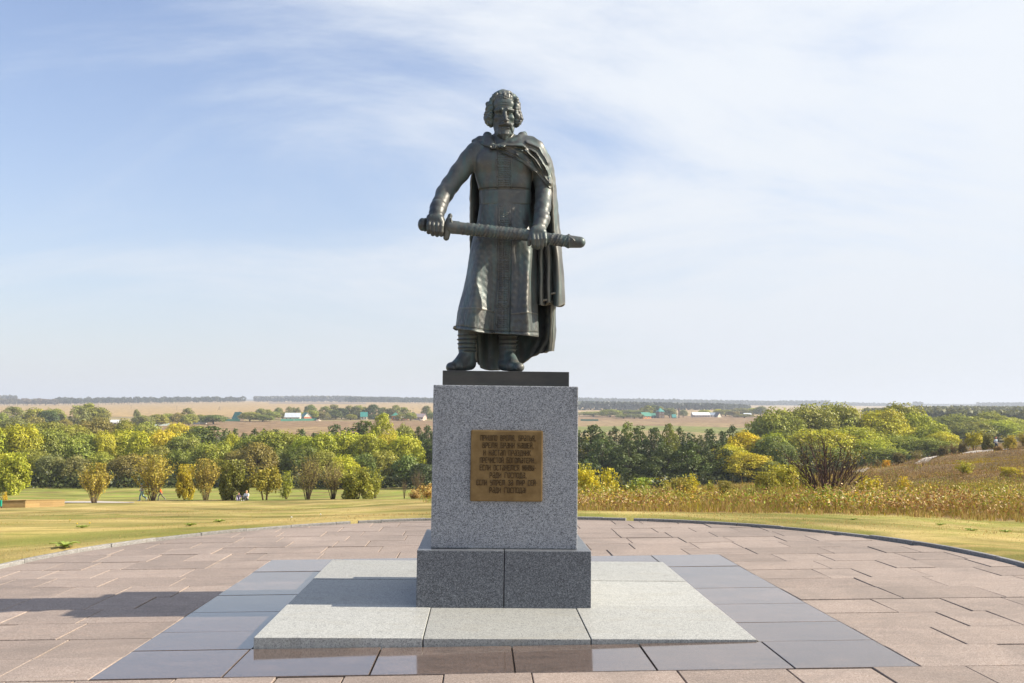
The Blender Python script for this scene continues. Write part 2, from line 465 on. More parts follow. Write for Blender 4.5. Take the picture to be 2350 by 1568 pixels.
# ================================================================== paved terrace
def paver_material():
    m = M('pink_granite_paving')
    v = m.coord('Object')
    r = m.n('ShaderNodeSeparateColor'); m.l(m.voro(170, v), r.inputs[0])
    c = m.ramp(r.outputs[0], [(0.0, (0.185, 0.143, 0.120)), (0.35, (0.265, 0.209, 0.178)), (0.75, (0.335, 0.269, 0.231)), (1.0, (0.43, 0.364, 0.32))])
    st = m.noise(2.2, 6, 0.65, m.coord('Object', (0.6, 2.4, 1)), 0.5)
    c = m.mix(m.ramp(st, [(0.45, 0.0), (0.75, 0.45)]), c, (0.175, 0.148, 0.133))
    vein = m.noise(1.3, 4, 0.5, m.coord('Object', (1.0, 1.5, 1)), 1.8)
    c = m.mix(m.ramp(vein, [(0.485, 0.0), (0.5, 0.35), (0.515, 0.0)]), c, (0.40, 0.30, 0.24))
    dirt = m.ramp(m.noise(0.9, 7, 0.68, v, 0.8), [(0.44, 0.0), (0.68, 0.55)])
    c = m.mix(dirt, c, (0.155, 0.130, 0.115))
    c = m.mix(m.ramp(m.noise(38, 3, 0.7, v), [(0.66, 0.0), (0.72, 0.5)]), c, (0.12, 0.10, 0.09))
    c = m.mix(1.0, c, m.math('MULTIPLY_ADD', m.random(), 0.26, 0.90), 'MULTIPLY')
    c = m.mix(m.math('MULTIPLY', m.math('FRACT', m.math('MULTIPLY', m.random(), 17.3)), 0.25), c, (0.225, 0.182, 0.155))
    return m.bsdf(c, 0.72, 0.0, m.bump(m.noise(260, 2, 0.6, v), 0.35, 0.002), 0.3)
PAVE = paver_material()
def polished_material():
    m = M('polished_brown_granite')
    v = m.coord('Object')
    r = m.n('ShaderNodeSeparateColor'); m.l(m.voro(150, v), r.inputs[0])
    n = m.noise(5, 6, 0.65, m.coord('Object', (0.5, 2.2, 1)), 0.6)
    f = m.math('ADD', m.math('MULTIPLY', r.outputs[0], 0.5), m.math('MULTIPLY', n, 0.6))
    c = m.ramp(f, [(0.2, (0.060, 0.048, 0.042)), (0.55, (0.115, 0.085, 0.070)), (0.9, (0.19, 0.135, 0.11))])
    c = m.mix(m.ramp(m.noise(1.4, 5, 0.6, v, 1.0), [(0.55, 0.0), (0.75, 0.35)]), c, (0.30, 0.21, 0.17))
    c = m.mix(1.0, c, m.math('MULTIPLY_ADD', m.random(), 0.3, 0.85), 'MULTIPLY')
    ro = m.math('MULTIPLY_ADD', m.noise(3.0, 5, 0.6, v), 0.16, 0.0)
    return m.bsdf(c, ro, 0.0, m.bump(m.noise(1.2, 2, 0.5, v), 0.015, 0.01), 0.5, 1.9)
POLISH = polished_material()
TONES_LIGHT = [(0.0, (0.09, 0.095, 0.096)), (0.22, (0.22, 0.226, 0.222)), (0.5, (0.365, 0.368, 0.35)), (0.8, (0.46, 0.462, 0.44)), (1.0, (0.57, 0.57, 0.545))]
TONES_KERB = [(0.0, (0.09, 0.088, 0.086)), (0.5, (0.26, 0.25, 0.24)), (1.0, (0.42, 0.41, 0.39))]
TONES_SHAFT = [(0.0, (0.022, 0.025, 0.031)), (0.25, (0.078, 0.086, 0.10)), (0.40, (0.185, 0.199, 0.222)), (0.62, (0.285, 0.303, 0.33)), (1.0, (0.42, 0.435, 0.455))]
TONES_BASE = [(0.0, (0.014, 0.015, 0.019)), (0.3, (0.05, 0.055, 0.065)), (0.55, (0.105, 0.115, 0.132)), (0.8, (0.18, 0.192, 0.212)), (1.0, (0.33, 0.342, 0.36))]
G_SLAB = granite('light_granite_slab', TONES_LIGHT, 150, 0.6, 0.15, 0.18, ((0.30, 0.28, 0.23), 0.5), 0.35)
G_SHAFT = granite('grey_granite_shaft', TONES_SHAFT, 165, 0.42, 0.1, 0.12, ((0.36, 0.36, 0.36), 0.25))
G_BASE = granite('dark_granite_base', TONES_BASE, 165, 0.42, 0.1, 0.2)
G_KERB = granite('grey_granite_kerb', TONES_KERB, 110, 0.7, 0.2, 0.3, ((0.25, 0.22, 0.19), 0.6), 0.2)
BED = plain('joint_sand', (0.095, 0.078, 0.062), 0.95, 0.4, 30)

paving = tag(empty('paving'), kind='structure')
SQ = 5.239 / 2; SQY = 0.084
def circle_poly():
    n = 110
    p = [(KC[0] + (KR - 0.07) * math.cos(a), KC[1] + (KR - 0.07) * math.sin(a)) for a in np.linspace(0, math.pi, n)]
    return p + [(-(KR - 0.07), -9.5), (KR - 0.07, -9.5)]
CP = circle_poly()
def clip_convex(poly, clip):
    outp = poly
    for (x0, y0), (x1, y1) in zip(clip, clip[1:] + clip[:1]):
        inp, outp = outp, []
        if not inp: return []
        side = lambda p: (x1 - x0) * (p[1] - y0) - (y1 - y0) * (p[0] - x0)
        for a, b in zip(inp, inp[1:] + inp[:1]):
            sa, sb = side(a), side(b)
            if sa >= 0: outp.append(a)
            if (sa >= 0) != (sb >= 0):
                t = sa / (sa - sb); outp.append((a[0] + (b[0] - a[0]) * t, a[1] + (b[1] - a[1]) * t))
    return outp
def area(p): return 0.5 * abs(sum(a[0] * b[1] - a[1] * b[0] for a, b in zip(p, p[1:] + p[:1])))
def slab_piece(poly, thick, lift, tx, ty, bev=0.004):
    """a stone from its outline, origin at its centre, arris rounded"""
    cx = sum(p[0] for p in poly) / len(poly); cy = sum(p[1] for p in poly) / len(poly)
    bm = bmesh.new()
    n = len(poly)
    top, mid, bot = [], [], []
    for x, y in poly:
        wx, wy = loc2w(x, y); z = plaza_z(x, y) + lift + (x - cx) * tx + (y - cy) * ty
        ix, iy = x + (cx - x) * bev / max(0.05, abs(x - cx) + abs(y - cy)) * 1.4, y + (cy - y) * bev / max(0.05, abs(x - cx) + abs(y - cy)) * 1.4
        ax, ay = loc2w(ix, iy)
        top.append(bm.verts.new((ax, ay, z))); mid.append(bm.verts.new((wx, wy, z - bev))); bot.append(bm.verts.new((wx, wy, z - thick)))
    bm.faces.new(top); bm.faces.new(bot[::-1])
    for i in range(n):
        j = (i + 1) % n
        bm.faces.new((top[i], mid[i], mid[j], top[j])); bm.faces.new((mid[i], bot[i], bot[j], mid[j]))
    return bm
def shrink(poly, g):
    cx = sum(p[0] for p in poly) / len(poly); cy = sum(p[1] for p in poly) / len(poly)
    return [(x - math.copysign(min(g, abs(x - cx)), x - cx), y - math.copysign(min(g, abs(y - cy)), y - cy)) for x, y in poly]
pieces = []
rowh = (2 * SQ) / 9
ys = [SQY - SQ + i * rowh for i in range(-13, 17)]
pr = random.Random(4)
for y0 in ys:
    y1 = y0 + rowh
    spans = [(-6.0, 6.0)]
    if y0 > SQY - SQ - 0.01 and y1 < SQY + SQ + 0.01: spans = [(-6.0, -SQ), (SQ, 6.0)]
    for a, b in spans:
        if b > 0 and a > 0: x, step = a, 1
        x = a
        cuts = [a]
        if a < -5 and b < 0:                       # measured from the square outwards
            cuts = [b]; x = b
            while x > a: x -= pr.choice((0.42, 0.55, 0.6, 0.62, 0.7, 0.8, 0.92)); cuts.append(max(x, a))
            cuts = cuts[::-1]
        else:
            x += pr.uniform(0.1, 0.5) if a < -5 else 0; 
            if x > a: cuts.append(x)
            while x < b: x += pr.choice((0.42, 0.55, 0.6, 0.62, 0.7, 0.8, 0.92)); cuts.append(min(x, b))
        for x0, x1 in zip(cuts[:-1], cuts[1:]):
            if x1 - x0 < 0.02: continue
            p = clip_convex([(x0, y0), (x1, y0), (x1, y1), (x0, y1)], CP)
            if len(p) >= 3 and area(p) > 0.01: pieces.append(p)
stuffbm = bmesh.new(); nst = 0
def dist_p(p):
    cx = sum(q[0] for q in p) / len(p); cy = sum(q[1] for q in p) / len(p); w = loc2w(cx, cy)
    vis = w[1] > 5.2 and abs(w[0]) / w[1] < 0.62
    return (0 if vis else 1000) + math.hypot(*w)
pieces.sort(key=dist_p)
for i, p in enumerate(pieces):
    q = shrink(p, pr.uniform(0.0035, 0.0065))
    bm = slab_piece(q, 0.05, pr.uniform(-0.004, 0.004), pr.uniform(-0.004, 0.004), pr.uniform(-0.006, 0.006))
    if i < 298:
        me = bm_mesh('paver', bm, PAVE)
        link('paver', me, paving)
    else:
        me = bpy.data.meshes.new('t'); bm.to_mesh(me); bm.free(); stuffbm.from_mesh(me); bpy.data.meshes.remove(me)
tag(link('far_pavers', bm_mesh('far_pavers', stuffbm, PAVE), paving), kind='stuff')
bm = bmesh.new()
vs = []
for x, y in CP:
    wx, wy = loc2w(x, y); vs.append(bm.verts.new((wx, wy, plaza_z(x, y) - 0.014)))
bm.faces.new(vs)
link('joint_bed', bm_mesh('joint_bed', bm, BED), paving)

border = tag(empty('polished_border'), kind='structure')
I0 = 3.5675 / 2 + 0.004
xs = [-SQ, -1.80, -0.885, 0.03, 0.93, 1.81, SQ]
ysb = [SQY - SQ, -1.84, -0.93, -0.02, 0.90, 1.86, SQY + SQ]
tiles = [(xs[i], xs[i + 1], ysb[0], -I0) for i in range(6)] + [(xs[i], xs[i + 1], I0, ysb[-1]) for i in range(6)]
yq = [-I0, -1.19, -0.42, 0.38, 1.1, I0]
for i in range(5): tiles += [(-SQ, -I0, yq[i], yq[i + 1]), (I0, SQ, yq[i] + 0.05 * (0 < i < 5), yq[i + 1] + 0.05 * (i < 4))]
for x0, x1, y0, y1 in tiles:
    g = 0.0055
    if x1 < -I0 + 0.01 or x0 > I0 - 0.01 or True:
        q = [(x0 + g, y0 + g), (x1 - g, y0 + g), (x1 - g, y1 - g), (x0 + g, y1 - g)]
    bm = slab_piece(q, 0.05, 0.004 + pr.uniform(-0.002, 0.002), pr.uniform(-0.0015, 0.0015), pr.uniform(-0.003, 0.003), 0.003)
    link('border_tile', bm_mesh('border_tile', bm, POLISH), border)

kerb = tag(empty('kerb'), kind='structure')
al = np.linspace(math.radians(-3), math.radians(183), 26)
gaps = []
spans_k = []
for a0, a1 in zip(al[:-1], al[1:]):
    am = (a0 + a1) / 2
    g = 0.004 / KR
    aa_ = [a0 + g, (a0 + am) / 2, am, (am + a1) / 2, a1 - g]
    gx = KC[0] + KR * math.cos(am)
    for ga in (math.radians(113.0), math.radians(67.0)):      # a missing length on either side
        if a0 < ga < a1:
            if ga > math.radians(90): aa_ = list(np.linspace(a0 + g, ga - 0.012, 4)); extra = (ga + 0.012, a1 - g)
            else: aa_ = list(np.linspace(ga + 0.012, a1 - g, 4)); extra = (a0 + g, ga - 0.012)
            if extra[1] - extra[0] > 0.02: spans_k.append(list(np.linspace(*extra, 3)))
    spans_k.append(aa_)
for aa_ in spans_k:
    bm = bmesh.new(); prof = [(-0.032, -0.09), (-0.032, 0.030), (-0.026, 0.036), (0.026, 0.036), (0.032, 0.030), (0.032, -0.09)]
    dz, dr = pr.uniform(-0.006, 0.006), pr.uniform(-0.004, 0.004)
    rings = []
    for a in aa_:
        rg = []
        for u, h in prof:
            x, y = KC[0] + (KR + u + dr) * math.cos(a), KC[1] + (KR + u + dr) * math.sin(a)
            wx, wy = loc2w(x, y); rg.append(bm.verts.new((wx, wy, plaza_z(x, y) + h + dz)))
        rings.append(rg)
    for A_, B_ in zip(rings[:-1], rings[1:]):
        for k in range(len(prof)): bm.faces.new((A_[k], A_[(k + 1) % len(prof)], B_[(k + 1) % len(prof)], B_[k]))
    bm.faces.new(rings[0]); bm.faces.new(rings[-1][::-1])
    link('kerb_stone', bm_mesh('kerb_stone', bm, G_KERB), kerb)

# ================================================================== stepped slab and pedestal
MROT = (0.0, MTILT, MYAW)
mrot = Matrix.Rotation(MYAW, 4, 'Z') @ Matrix.Rotation(MTILT, 4, 'Y')
platform = tag(empty('slab_platform', tuple(MO), mrot.to_euler()), 'low square platform of pale granite slabs around the pedestal foot', 'platform')
hs = 3.5675 / 2
c3 = [-hs, -0.595, 0.595, hs]
for i in range(3):
    for j in range(3):
        if i == 1 and j == 1: continue
        g = 0.004
        o = link('granite_slab', box_mesh('granite_slab', c3[i] + g, c3[i + 1] - g, c3[j] + g, c3[j + 1] - g, -0.16, 0.0 - (0.003 if (i + j) % 2 else 0), G_SLAB, 0.004), platform)
pedestal = tag(empty('pedestal', tuple(MO), mrot.to_euler()), 'grey speckled granite pedestal with a bronze inscription plaque', 'pedestal')
bw = 1.4325 / 2; bf = 0.7118; bh = 0.4601
for x0, x1 in ((-bw, -0.003), (0.003, bw)):
    link('base_block', box_mesh('base_block', x0, x1, -bf, 0.7073, -0.10, bh, G_BASE, 0.006), pedestal)
pw = 1.2212 / 2; pf = bf - 0.1056; ph = bh + 1.3592
link('shaft', box_mesh('shaft', -pw, pw, -pf, 0.6017, bh + 0.002, ph, G_SHAFT, 0.009, 2), pedestal)

# ---- bronze plaque with raised condensed lettering
def brass():
    m = M('brass_plaque')
    n = m.noise(9, 6, 0.65); n2 = m.noise(3, 4, 0.6)
    c = m.ramp(n, [(0.3, (0.15, 0.095, 0.038)), (0.7, (0.265, 0.178, 0.076))])
    c = m.mix(m.ramp(n2, [(0.55, 0.0), (0.8, 0.5)]), c, (0.12, 0.075, 0.035))
    return m.bsdf(c, m.math('MULTIPLY_ADD', n, 0.2, 0.35), 0.65, m.bump(m.noise(60, 3), 0.15, 0.002))
BRASS = brass()
def brass_dark():
    m = M('dark_brass_ground')
    n = m.noise(14, 5, 0.65)
    return m.bsdf(m.ramp(n, [(0.3, (0.045, 0.028, 0.013)), (0.7, (0.10, 0.062, 0.028))]), 0.5, 0.6)
GLY = {  # strokes on a 1 x 2 cell, after the tall narrow letters of the plaque
 'П': [[(0, 0), (0, 2), (1, 2), (1, 0)]], 'п': [[(0, 0), (0, 2), (1, 2), (1, 0)]],
 'р': [[(0, -.1), (0, 2), (.8, 2), (1, 1.7), (1, 1.1), (.8, .85), (0, .85)]], 'Р': [[(0, -.1), (0, 2), (.8, 2), (1, 1.7), (1, 1.1), (.8, .85), (0, .85)]],
 'и': [[(0, 2), (0, 0)], [(1, 2), (1, 0)], [(0, .6), (1, 1.4)]], 'И': [[(0, 2), (0, 0)], [(1, 2), (1, 0)], [(0, .6), (1, 1.4)]],
 'й': [[(0, 2), (0, 0)], [(1, 2), (1, 0)], [(0, .6), (1, 1.4)], [(.25, 2.25), (.75, 2.25)]],
 'ш': [[(0, 2), (0, 0), (1.4, 0), (1.4, 2)], [(.7, 0), (.7, 2)]],
 'л': [[(0, 0), (.15, 1.9), (.4, 2), (1, 2), (1, 0)]],
 'о': [[(.2, 0), (0, .3), (0, 1.7), (.2, 2), (.8, 2), (1, 1.7), (1, .3), (.8, 0), (.2, 0)]],
 'в': [[(0, 0), (0, 2), (.8, 2), (.95, 1.6), (.75, 1.1), (0, 1.1)], [(.75, 1.1), (1, .8), (1, .25), (.8, 0), (0, 0)]],
 'е': [[(1, .2), (.8, 0), (.2, 0), (0, .3), (0, 1.7), (.2, 2), (1, 2)], [(0, 1.05), (.8, 1.05)]], 'Е': [[(1, 0), (0, 0), (0, 2.1), (1, 2.1)], [(0, 1.1), (.8, 1.1)]],
 'м': [[(0, 0), (.1, 2), (.75, 2), (.75, .2)], [(.75, 2), (1.4, 2), (1.5, 0)]],
 'я': [[(1, 0), (1, 2), (.2, 2), (0, 1.7), (0, 1.2), (.2, .95), (1, .95)], [(.5, .95), (0, 0)]],
 'а': [[(1, 0), (1, 1.7), (.8, 2), (.3, 2)], [(1, 1.1), (.2, .9), (0, .6), (0, .2), (.2, 0), (1, .25)]],
 'Б': [[(1, 2.1), (0, 2.1), (0, 0), (.8, 0), (1, .3), (1, .9), (.8, 1.15), (0, 1.15)]], 'б': [[(1, 2), (0, 2), (0, 0), (.8, 0), (1, .3), (1, .9), (.8, 1.15), (0, 1.15)]],
 'т': [[(.5, 0), (.5, 2)], [(0, 2), (1, 2)]], 'ь': [[(0, 2), (0, 0), (.8, 0), (1, .3), (1, .8), (.8, 1.05), (0, 1.05)]],
 'н': [[(0, 0), (0, 2)], [(1, 0), (1, 2)], [(0, 1.2), (1, .8)]], 'с': [[(1, 1.8), (.8, 2), (.2, 2), (0, 1.7), (0, .3), (.2, 0), (.8, 0), (1, .2)]],
 'з': [[(0, 1.8), (.2, 2), (.8, 2), (1, 1.7), (.9, 1.2), (.4, 1.05), (.9, .9), (1, .3), (.8, 0), (.2, 0), (0, .2)]],
 'д': [[(-.1, -.3), (-.1, 0), (1.1, 0), (1.1, -.3)], [(.1, 0), (.25, 2), (.95, 2), (.95, 0)]], 'к': [[(0, 0), (0, 2)], [(1, 2), (.2, 1.05), (1, 0)]],
 'ч': [[(0, 2), (0, 1.2), (.2, 1), (1, 1)], [(1, 2), (1, 0)]], 'г': [[(0, 0), (0, 2), (.9, 2)]], 'Г': [[(0, 0), (0, 2.1), (1, 2.1), (1, 1.8)]],
 'ж': [[(.7, 0), (.7, 2)], [(0, 2), (0, 1.3), (.3, 1), (1.1, 1), (1.4, 1.3), (1.4, 2)], [(0, 0), (0, .7), (.3, 1)], [(1.4, 0), (1.4, .7), (1.1, 1)]],
 'ы': [[(0, 2), (0, 0), (.6, 0), (.8, .3), (.8, .8), (.6, 1.05), (0, 1.05)], [(1.2, 0), (1.2, 2)]],
 'у': [[(0, 2), (0, 1.2), (.2, 1), (1, 1)], [(1, 2), (1, .2), (.8, 0), (.2, 0)]],
 ',': [[(.1, .15), (.05, -.25)]], '.': [[(.05, .1), (.15, .1)]], '-': [[(0, 1), (.5, 1)]], '!': [[(.1, 2), (.1, .6)], [(.1, .15), (.1, 0)]], '…': [[(.05, .1), (.15, .1)], [(.5, .1), (.6, .1)], [(.95, .1), (1.05, .1)]],
}
WID = {'ш': 1.4, 'м': 1.5, 'ж': 1.4, 'ы': 1.2, ',': .15, '.': .2, '-': .5, '!': .2, '…': 1.05, ' ': .9, 'д': 1.0}
LINES = [('Пришло время, братья,', -0.237, 0.258), ('время брани нашей,', -0.218, 0.240), ('и настал праздник', -0.210, 0.215), ('пречистой Богоматери…', -0.240, 0.268),
         ('Если останемся живы-', -0.240, 0.264), ('ради Господа,', -0.150, 0.178), ('если умрем за мир сей-', -0.268, 0.277), ('ради Господа!', -0.150, 0.176)]
PCX, PCZ, PW2, PH2 = 0.012, 1.150, 0.302, 0.296
plq = link('plaque', None or box_mesh('plaque', PCX - PW2, PCX + PW2, -pf - 0.030, -pf + 0.002, PCZ - PH2, PCZ + PH2, BRASS, 0.013, 2), pedestal)
def letters(depth, wid, mat, y0, name, grow):
    for k, (txt, xa, xb) in enumerate(LINES):
        bm = bmesh.new(); jit = 0.0
        total = sum(WID.get(c, 1.0) for c in txt) + 0.55 * (len(txt) - 1)
        xa, xb = xa * 0.925, xb * 0.925
        sx = (xb - xa) / total; h = 0.0208
        zb = PCZ + PH2 - 0.086 - k * 0.0618
        x = PCX + xa
        for c in txt:
            for st in GLY.get(c, []):
                for a, b in zip(st[:-1], st[1:]):
                    p0 = Vector((x + a[0] * sx, 0, zb + a[1] * h)); p1 = Vector((x + b[0] * sx, 0, zb + b[1] * h))
                    d = (p1 - p0); L = d.length
                    if L < 1e-6: continue
                    d /= L; nrm = Vector((-d.z, 0, d.x)) * wid
                    e = d * wid * 0.8
                    q = [p0 - e - nrm, p1 + e - nrm, p1 + e + nrm, p0 - e + nrm]
                    f1 = [bm.verts.new((p.x, y0 - depth, p.z)) for p in q]; f0 = [bm.verts.new((p.x + (p.x - (p0.x + p1.x) / 2) * 0.0, y0, p.z)) for p in q]
                    bm.faces.new(f1)
                    for i in range(4): bm.faces.new((f0[i], f0[(i + 1) % 4], f1[(i + 1) % 4], f1[i]))
            x += (WID.get(c, 1.0) + 0.55) * sx
        tag(link(name, bm_mesh(name, bm, mat), plq), kind='stuff')
letters(0.010, 0.0024, brass_dark(), -pf - 0.0295, 'inscription', 0)
# ================================================================== trees
def leaf_material(name, trans=0.22):
    m = M(name)
    t = m.n('ShaderNodeSeparateColor'); m.l(m.attr('tint'), t.inputs[0])
    c = m.mix(1.0, m.ocolor(), m.math('MULTIPLY_ADD', t.outputs[0], 1.0, 0.55), 'MULTIPLY')
    c = m.mix(m.math('MULTIPLY', t.outputs[1], 0.55), c, m.mix(1.0, m.ocolor(), (1.75, 1.25, 0.55), 'MULTIPLY'))
    d = m.n('ShaderNodeBsdfDiffuse'); m.l(c, d.inputs[0])
    tr = m.n('ShaderNodeBsdfTranslucent'); m.l(m.mix(1.0, c, (1.15, 1.1, 0.6), 'MULTIPLY'), tr.inputs[0])
    g = m.n('ShaderNodeBsdfGlossy'); g.inputs['Roughness'].default_value = 0.5; g.inputs[0].default_value = (1, 1, 1, 1)
    a = m.n('ShaderNodeMixShader'); a.inputs[0].default_value = trans; m.l(d.outputs[0], a.inputs[1]); m.l(tr.outputs[0], a.inputs[2])
    b = m.n('ShaderNodeMixShader'); b.inputs[0].default_value = 0.025; m.l(a.outputs[0], b.inputs[1]); m.l(g.outputs[0], b.inputs[2])
    m.l(b.outputs[0], m.out.inputs[0])
    return m.m
LEAF = leaf_material('foliage')
def bark(name, col):
    m = M(name); n = m.noise(7, 5, 0.65, m.coord('Object', (1, 1, 0.25)))
    return m.bsdf(m.ramp(n, [(0.3, [c * 0.6 for c in col]), (0.7, [c * 1.3 for c in col])]), 0.9, 0, m.bump(n, 0.5, 0.05), 0.2)
BARK = bark('brown_bark', (0.085, 0.065, 0.045)); BIRCHBARK = bark('white_birch_bark', (0.55, 0.53, 0.48)); TWIG = bark('twig_bark', (0.16, 0.115, 0.07))

def leaves(rg, pos, nrm, size, aspect=1.7, tone=None, warm=None, droop=0.0, name='crown', spread=0.75):
    """small four-cornered leaf sprays at pos, roughly facing nrm"""
    n = len(pos)
    d = nrm + rg.normal(size=(n, 3)) * spread; d /= np.linalg.norm(d, axis=1)[:, None] + 1e-9
    a = rg.normal(size=(n, 3)); a[:, 2] -= droop
    a -= d * (a * d).sum(1)[:, None]; a /= np.linalg.norm(a, axis=1)[:, None] + 1e-9
    b = np.cross(d, a)
    s = size * rg.uniform(0.6, 1.35, n)[:, None]
    l, w = a * s * aspect * 0.5, b * s * 0.5
    sk_ = rg.uniform(-0.3, 0.3, (n, 1))
    v = np.stack([pos - l, pos + w * rg.uniform(.7, 1.2, (n, 1)) + l * sk_, pos + l, pos - w * rg.uniform(.7, 1.2, (n, 1)) + l * sk_], 1).reshape(-1, 3)
    me = npmesh(name, v, np.arange(n * 4).reshape(-1, 4), LEAF)
    ca = me.color_attributes.new('tint', 'FLOAT_COLOR', 'POINT')
    tone = rg.random(n) if tone is None else np.clip(tone + rg.normal(size=n) * 0.22, 0, 1)
    warm = np.clip(rg.normal(size=n) * 0.25, 0, 1) if warm is None else np.clip(warm + rg.normal(size=n) * 0.15, 0, 1)
    c = np.zeros((n, 4, 4), np.float32); c[..., 3] = 1; c[:, :, 0] = tone[:, None]; c[:, :, 1] = warm[:, None]
    ca.data.foreach_set('color', c.ravel())
    return me
def make_tree(seed, kind):
    """unit tree: 1 high, crown about 1 wide; returns trunk mesh, crown mesh"""
    rg = np.random.default_rng(seed)
    P = dict(willow=(0.10, 44, 0.165, 330, 0.023), alder=(0.06, 46, 0.13, 240, 0.023), birch=(0.20, 30, 0.11, 220, 0.022), round=(0.10, 24, 0.19, 190, 0.038),
             spire=(0.06, 26, 0.15, 150, 0.038), belt=(0.15, 13, 0.20, 40, 0.10))[kind]
    base, nl, lr, per, ls = P
    C, R = [], []
    for i in range(nl):
        u = (i + rg.random()) / nl
        th = i * 2.399 + rg.normal() * 0.4
        if kind in ('willow', 'round', 'belt'):
            ph = math.acos(1 - 1.62 * u); k = lr * rg.uniform(0.7, 1.25)
            wob = rg.uniform(0.82, 1.04)
            C.append((math.sin(ph) * math.cos(th) * (0.5 - k * 0.75) * wob, math.sin(ph) * math.sin(th) * (0.5 - k * 0.75) * wob, 0.48 + math.cos(ph) * (0.50 - k * 0.8) * wob)); R.append(k)
            continue
        h = base + (0.97 - base) * u
        t = (h - base) / (1 - base)
        if kind == 'alder': r = 0.5 * (1.0 if t < 0.45 else ((1 - t) / 0.55) ** 0.6) * (0.86 + 0.2 * math.sin(t * 9 + seed))
        elif kind == 'birch': r = 0.5 * math.sin(math.pi * min(1, 0.20 + t * 0.78)) ** 0.8
        else: r = 0.5 * math.sin(math.pi * min(1, 0.26 + t * 0.70)) ** 0.7
        k = lr * rg.uniform(0.7, 1.25) * (max(0.42, 1.1 - 0.75 * t) if kind == 'alder' else 1)
        q = max(0.0, r - k * 0.7) * (0.7 + 0.3 * rg.random()) * (1 if i % 5 else 0.2)
        C.append((q * math.cos(th), q * math.sin(th), min(h, 1.0 - k * 0.8))); R.append(k)
    C, R = np.array(C), np.array(R)
    pos, nr, tone, warm = [], [], [], []
    for c, r in zip(C, R):
        n = int(per * (r / lr) ** 2)
        d = rg.normal(size=(n, 3)); d /= np.linalg.norm(d, axis=1)[:, None]
        d[:, 2] = np.where(d[:, 2] < -0.6, -d[:, 2] * 0.6, d[:, 2])
        bl = 1 + 0.16 * np.sin(d[:, 0] * 5 + c[2] * 30) * np.sin(d[:, 1] * 5 + c[0] * 30) + 0.12 * np.sin(d[:, 2] * 9 + c[1] * 50)
        rad = r * bl * (1 - np.abs(rg.normal(size=n)) * 0.16)
        p = c + d * rad[:, None] * np.array([1.05, 1.05, 0.92])
        pos.append(p); nr.append(d * 1.1 + np.array([0, 0, 0.25]))
        tone.append(np.full(n, rg.uniform(0.22, 0.72))); warm.append(np.full(n, np.clip(rg.normal() * 0.16 + 0.06 + 0.22 * (c[2] - 0.6), 0, 0.7)))
    if kind == 'birch':                                    # hanging sprays
        n = 900; k = rg.integers(0, nl, n); p = C[k] + rg.normal(size=(n, 3)) * R[k][:, None] * 0.6; p[:, 2] -= np.abs(rg.normal(size=n)) * 0.09
        pos.append(p); nr.append(rg.normal(size=(n, 3))); tone.append(np.full(n, 0.5)); warm.append(np.full(n, 0.35))
    pos = np.concatenate(pos); pos[:, 2] = np.maximum(pos[:, 2], 0.03)
    top = pos[:, 2].max(); pos[:, 2] *= np.where(pos[:, 2] > 0.5, 1 / max(top, 0.9), 1.0)
    crown = leaves(rg, pos, np.concatenate(nr), ls, 1.6, np.concatenate(tone), np.concatenate(warm), 0.7 if kind in ('willow', 'birch') else 0.1, spread=0.5)
    bm = bmesh.new()
    lean = rg.normal(size=2) * 0.02
    spine = [(lean[0] * t * 3, lean[1] * t * 3, z) for t, z in ((0, -0.03), (0.3, 0.2), (0.6, 0.45), (1, 0.8))]
    w0 = {'birch': 0.016, 'belt': 0.02, 'alder': 0.017}.get(kind, 0.026)
    tube_bm(bm, spine, [w0 * 1.25, w0, w0 * 0.7, w0 * 0.2], 7)
    for c, r in list(zip(C, R))[:: 2 if kind != 'belt' else 4]:
        zb = max(0.1, c[2] * rg.uniform(0.22, 0.72)); b0 = np.array([lean[0] * zb * 3, lean[1] * zb * 3, zb])
        m_ = b0 * 0.45 + c * 0.55 + np.array([0, 0, -0.02])
        tube_bm(bm, [tuple(b0), tuple(m_), tuple(c)], [w0 * 0.5, w0 * 0.33, w0 * 0.1], 5)
    return bm_mesh('trunk', bm, BIRCHBARK if kind == 'birch' else BARK, True), crown
SEEDS = dict(willow=6, alder=5, birch=3, round=5, spire=3, belt=4)
TREES = {k: [make_tree(100 * i + len(k), k) for i in range(n)] for k, n in SEEDS.items()}
tcount = {}
def plant(kind, x, y, z, h, w, col, label, group, name=None, cat='tree', rz=None):
    i = tcount.get(kind, 0); tcount[kind] = i + 1
    tr, cr = TREES[kind][i % len(TREES[kind])]
    nm = name or {'willow': 'willow_tree', 'alder': 'alder_tree', 'birch': 'birch_tree', 'round': 'broadleaf_tree', 'spire': 'tall_tree', 'belt': 'belt_tree'}[kind]
    o = tag(empty(nm, (x, y, z - 0.1), (0, 0, rnd.uniform(0, 6.28) if rz is None else rz)), label, cat, group)
    o.scale = (w, w * rnd.uniform(0.85, 1.1), h)
    link('trunk', tr, o)
    c = link('crown', cr, o)
    j = [rnd.uniform(0.86, 1.16) for _ in range(3)]
    c.color = (col[0] * j[0], col[1] * (j[0] + j[1]) / 2, col[2] * j[2], 1)
    return o
ORD = 'first second third fourth fifth sixth seventh eighth ninth tenth eleventh twelfth thirteenth fourteenth fifteenth sixteenth seventeenth eighteenth nineteenth twentieth'.split()
ORD += ['twenty-' + o for o in ORD[:9]] + ['thirtieth'] + ['thirty-' + o for o in ORD[:9]] + ['fortieth'] + ['forty-' + o for o in ORD[:9]] + ['fiftieth'] + ['fifty-' + o for o in ORD[:9]]
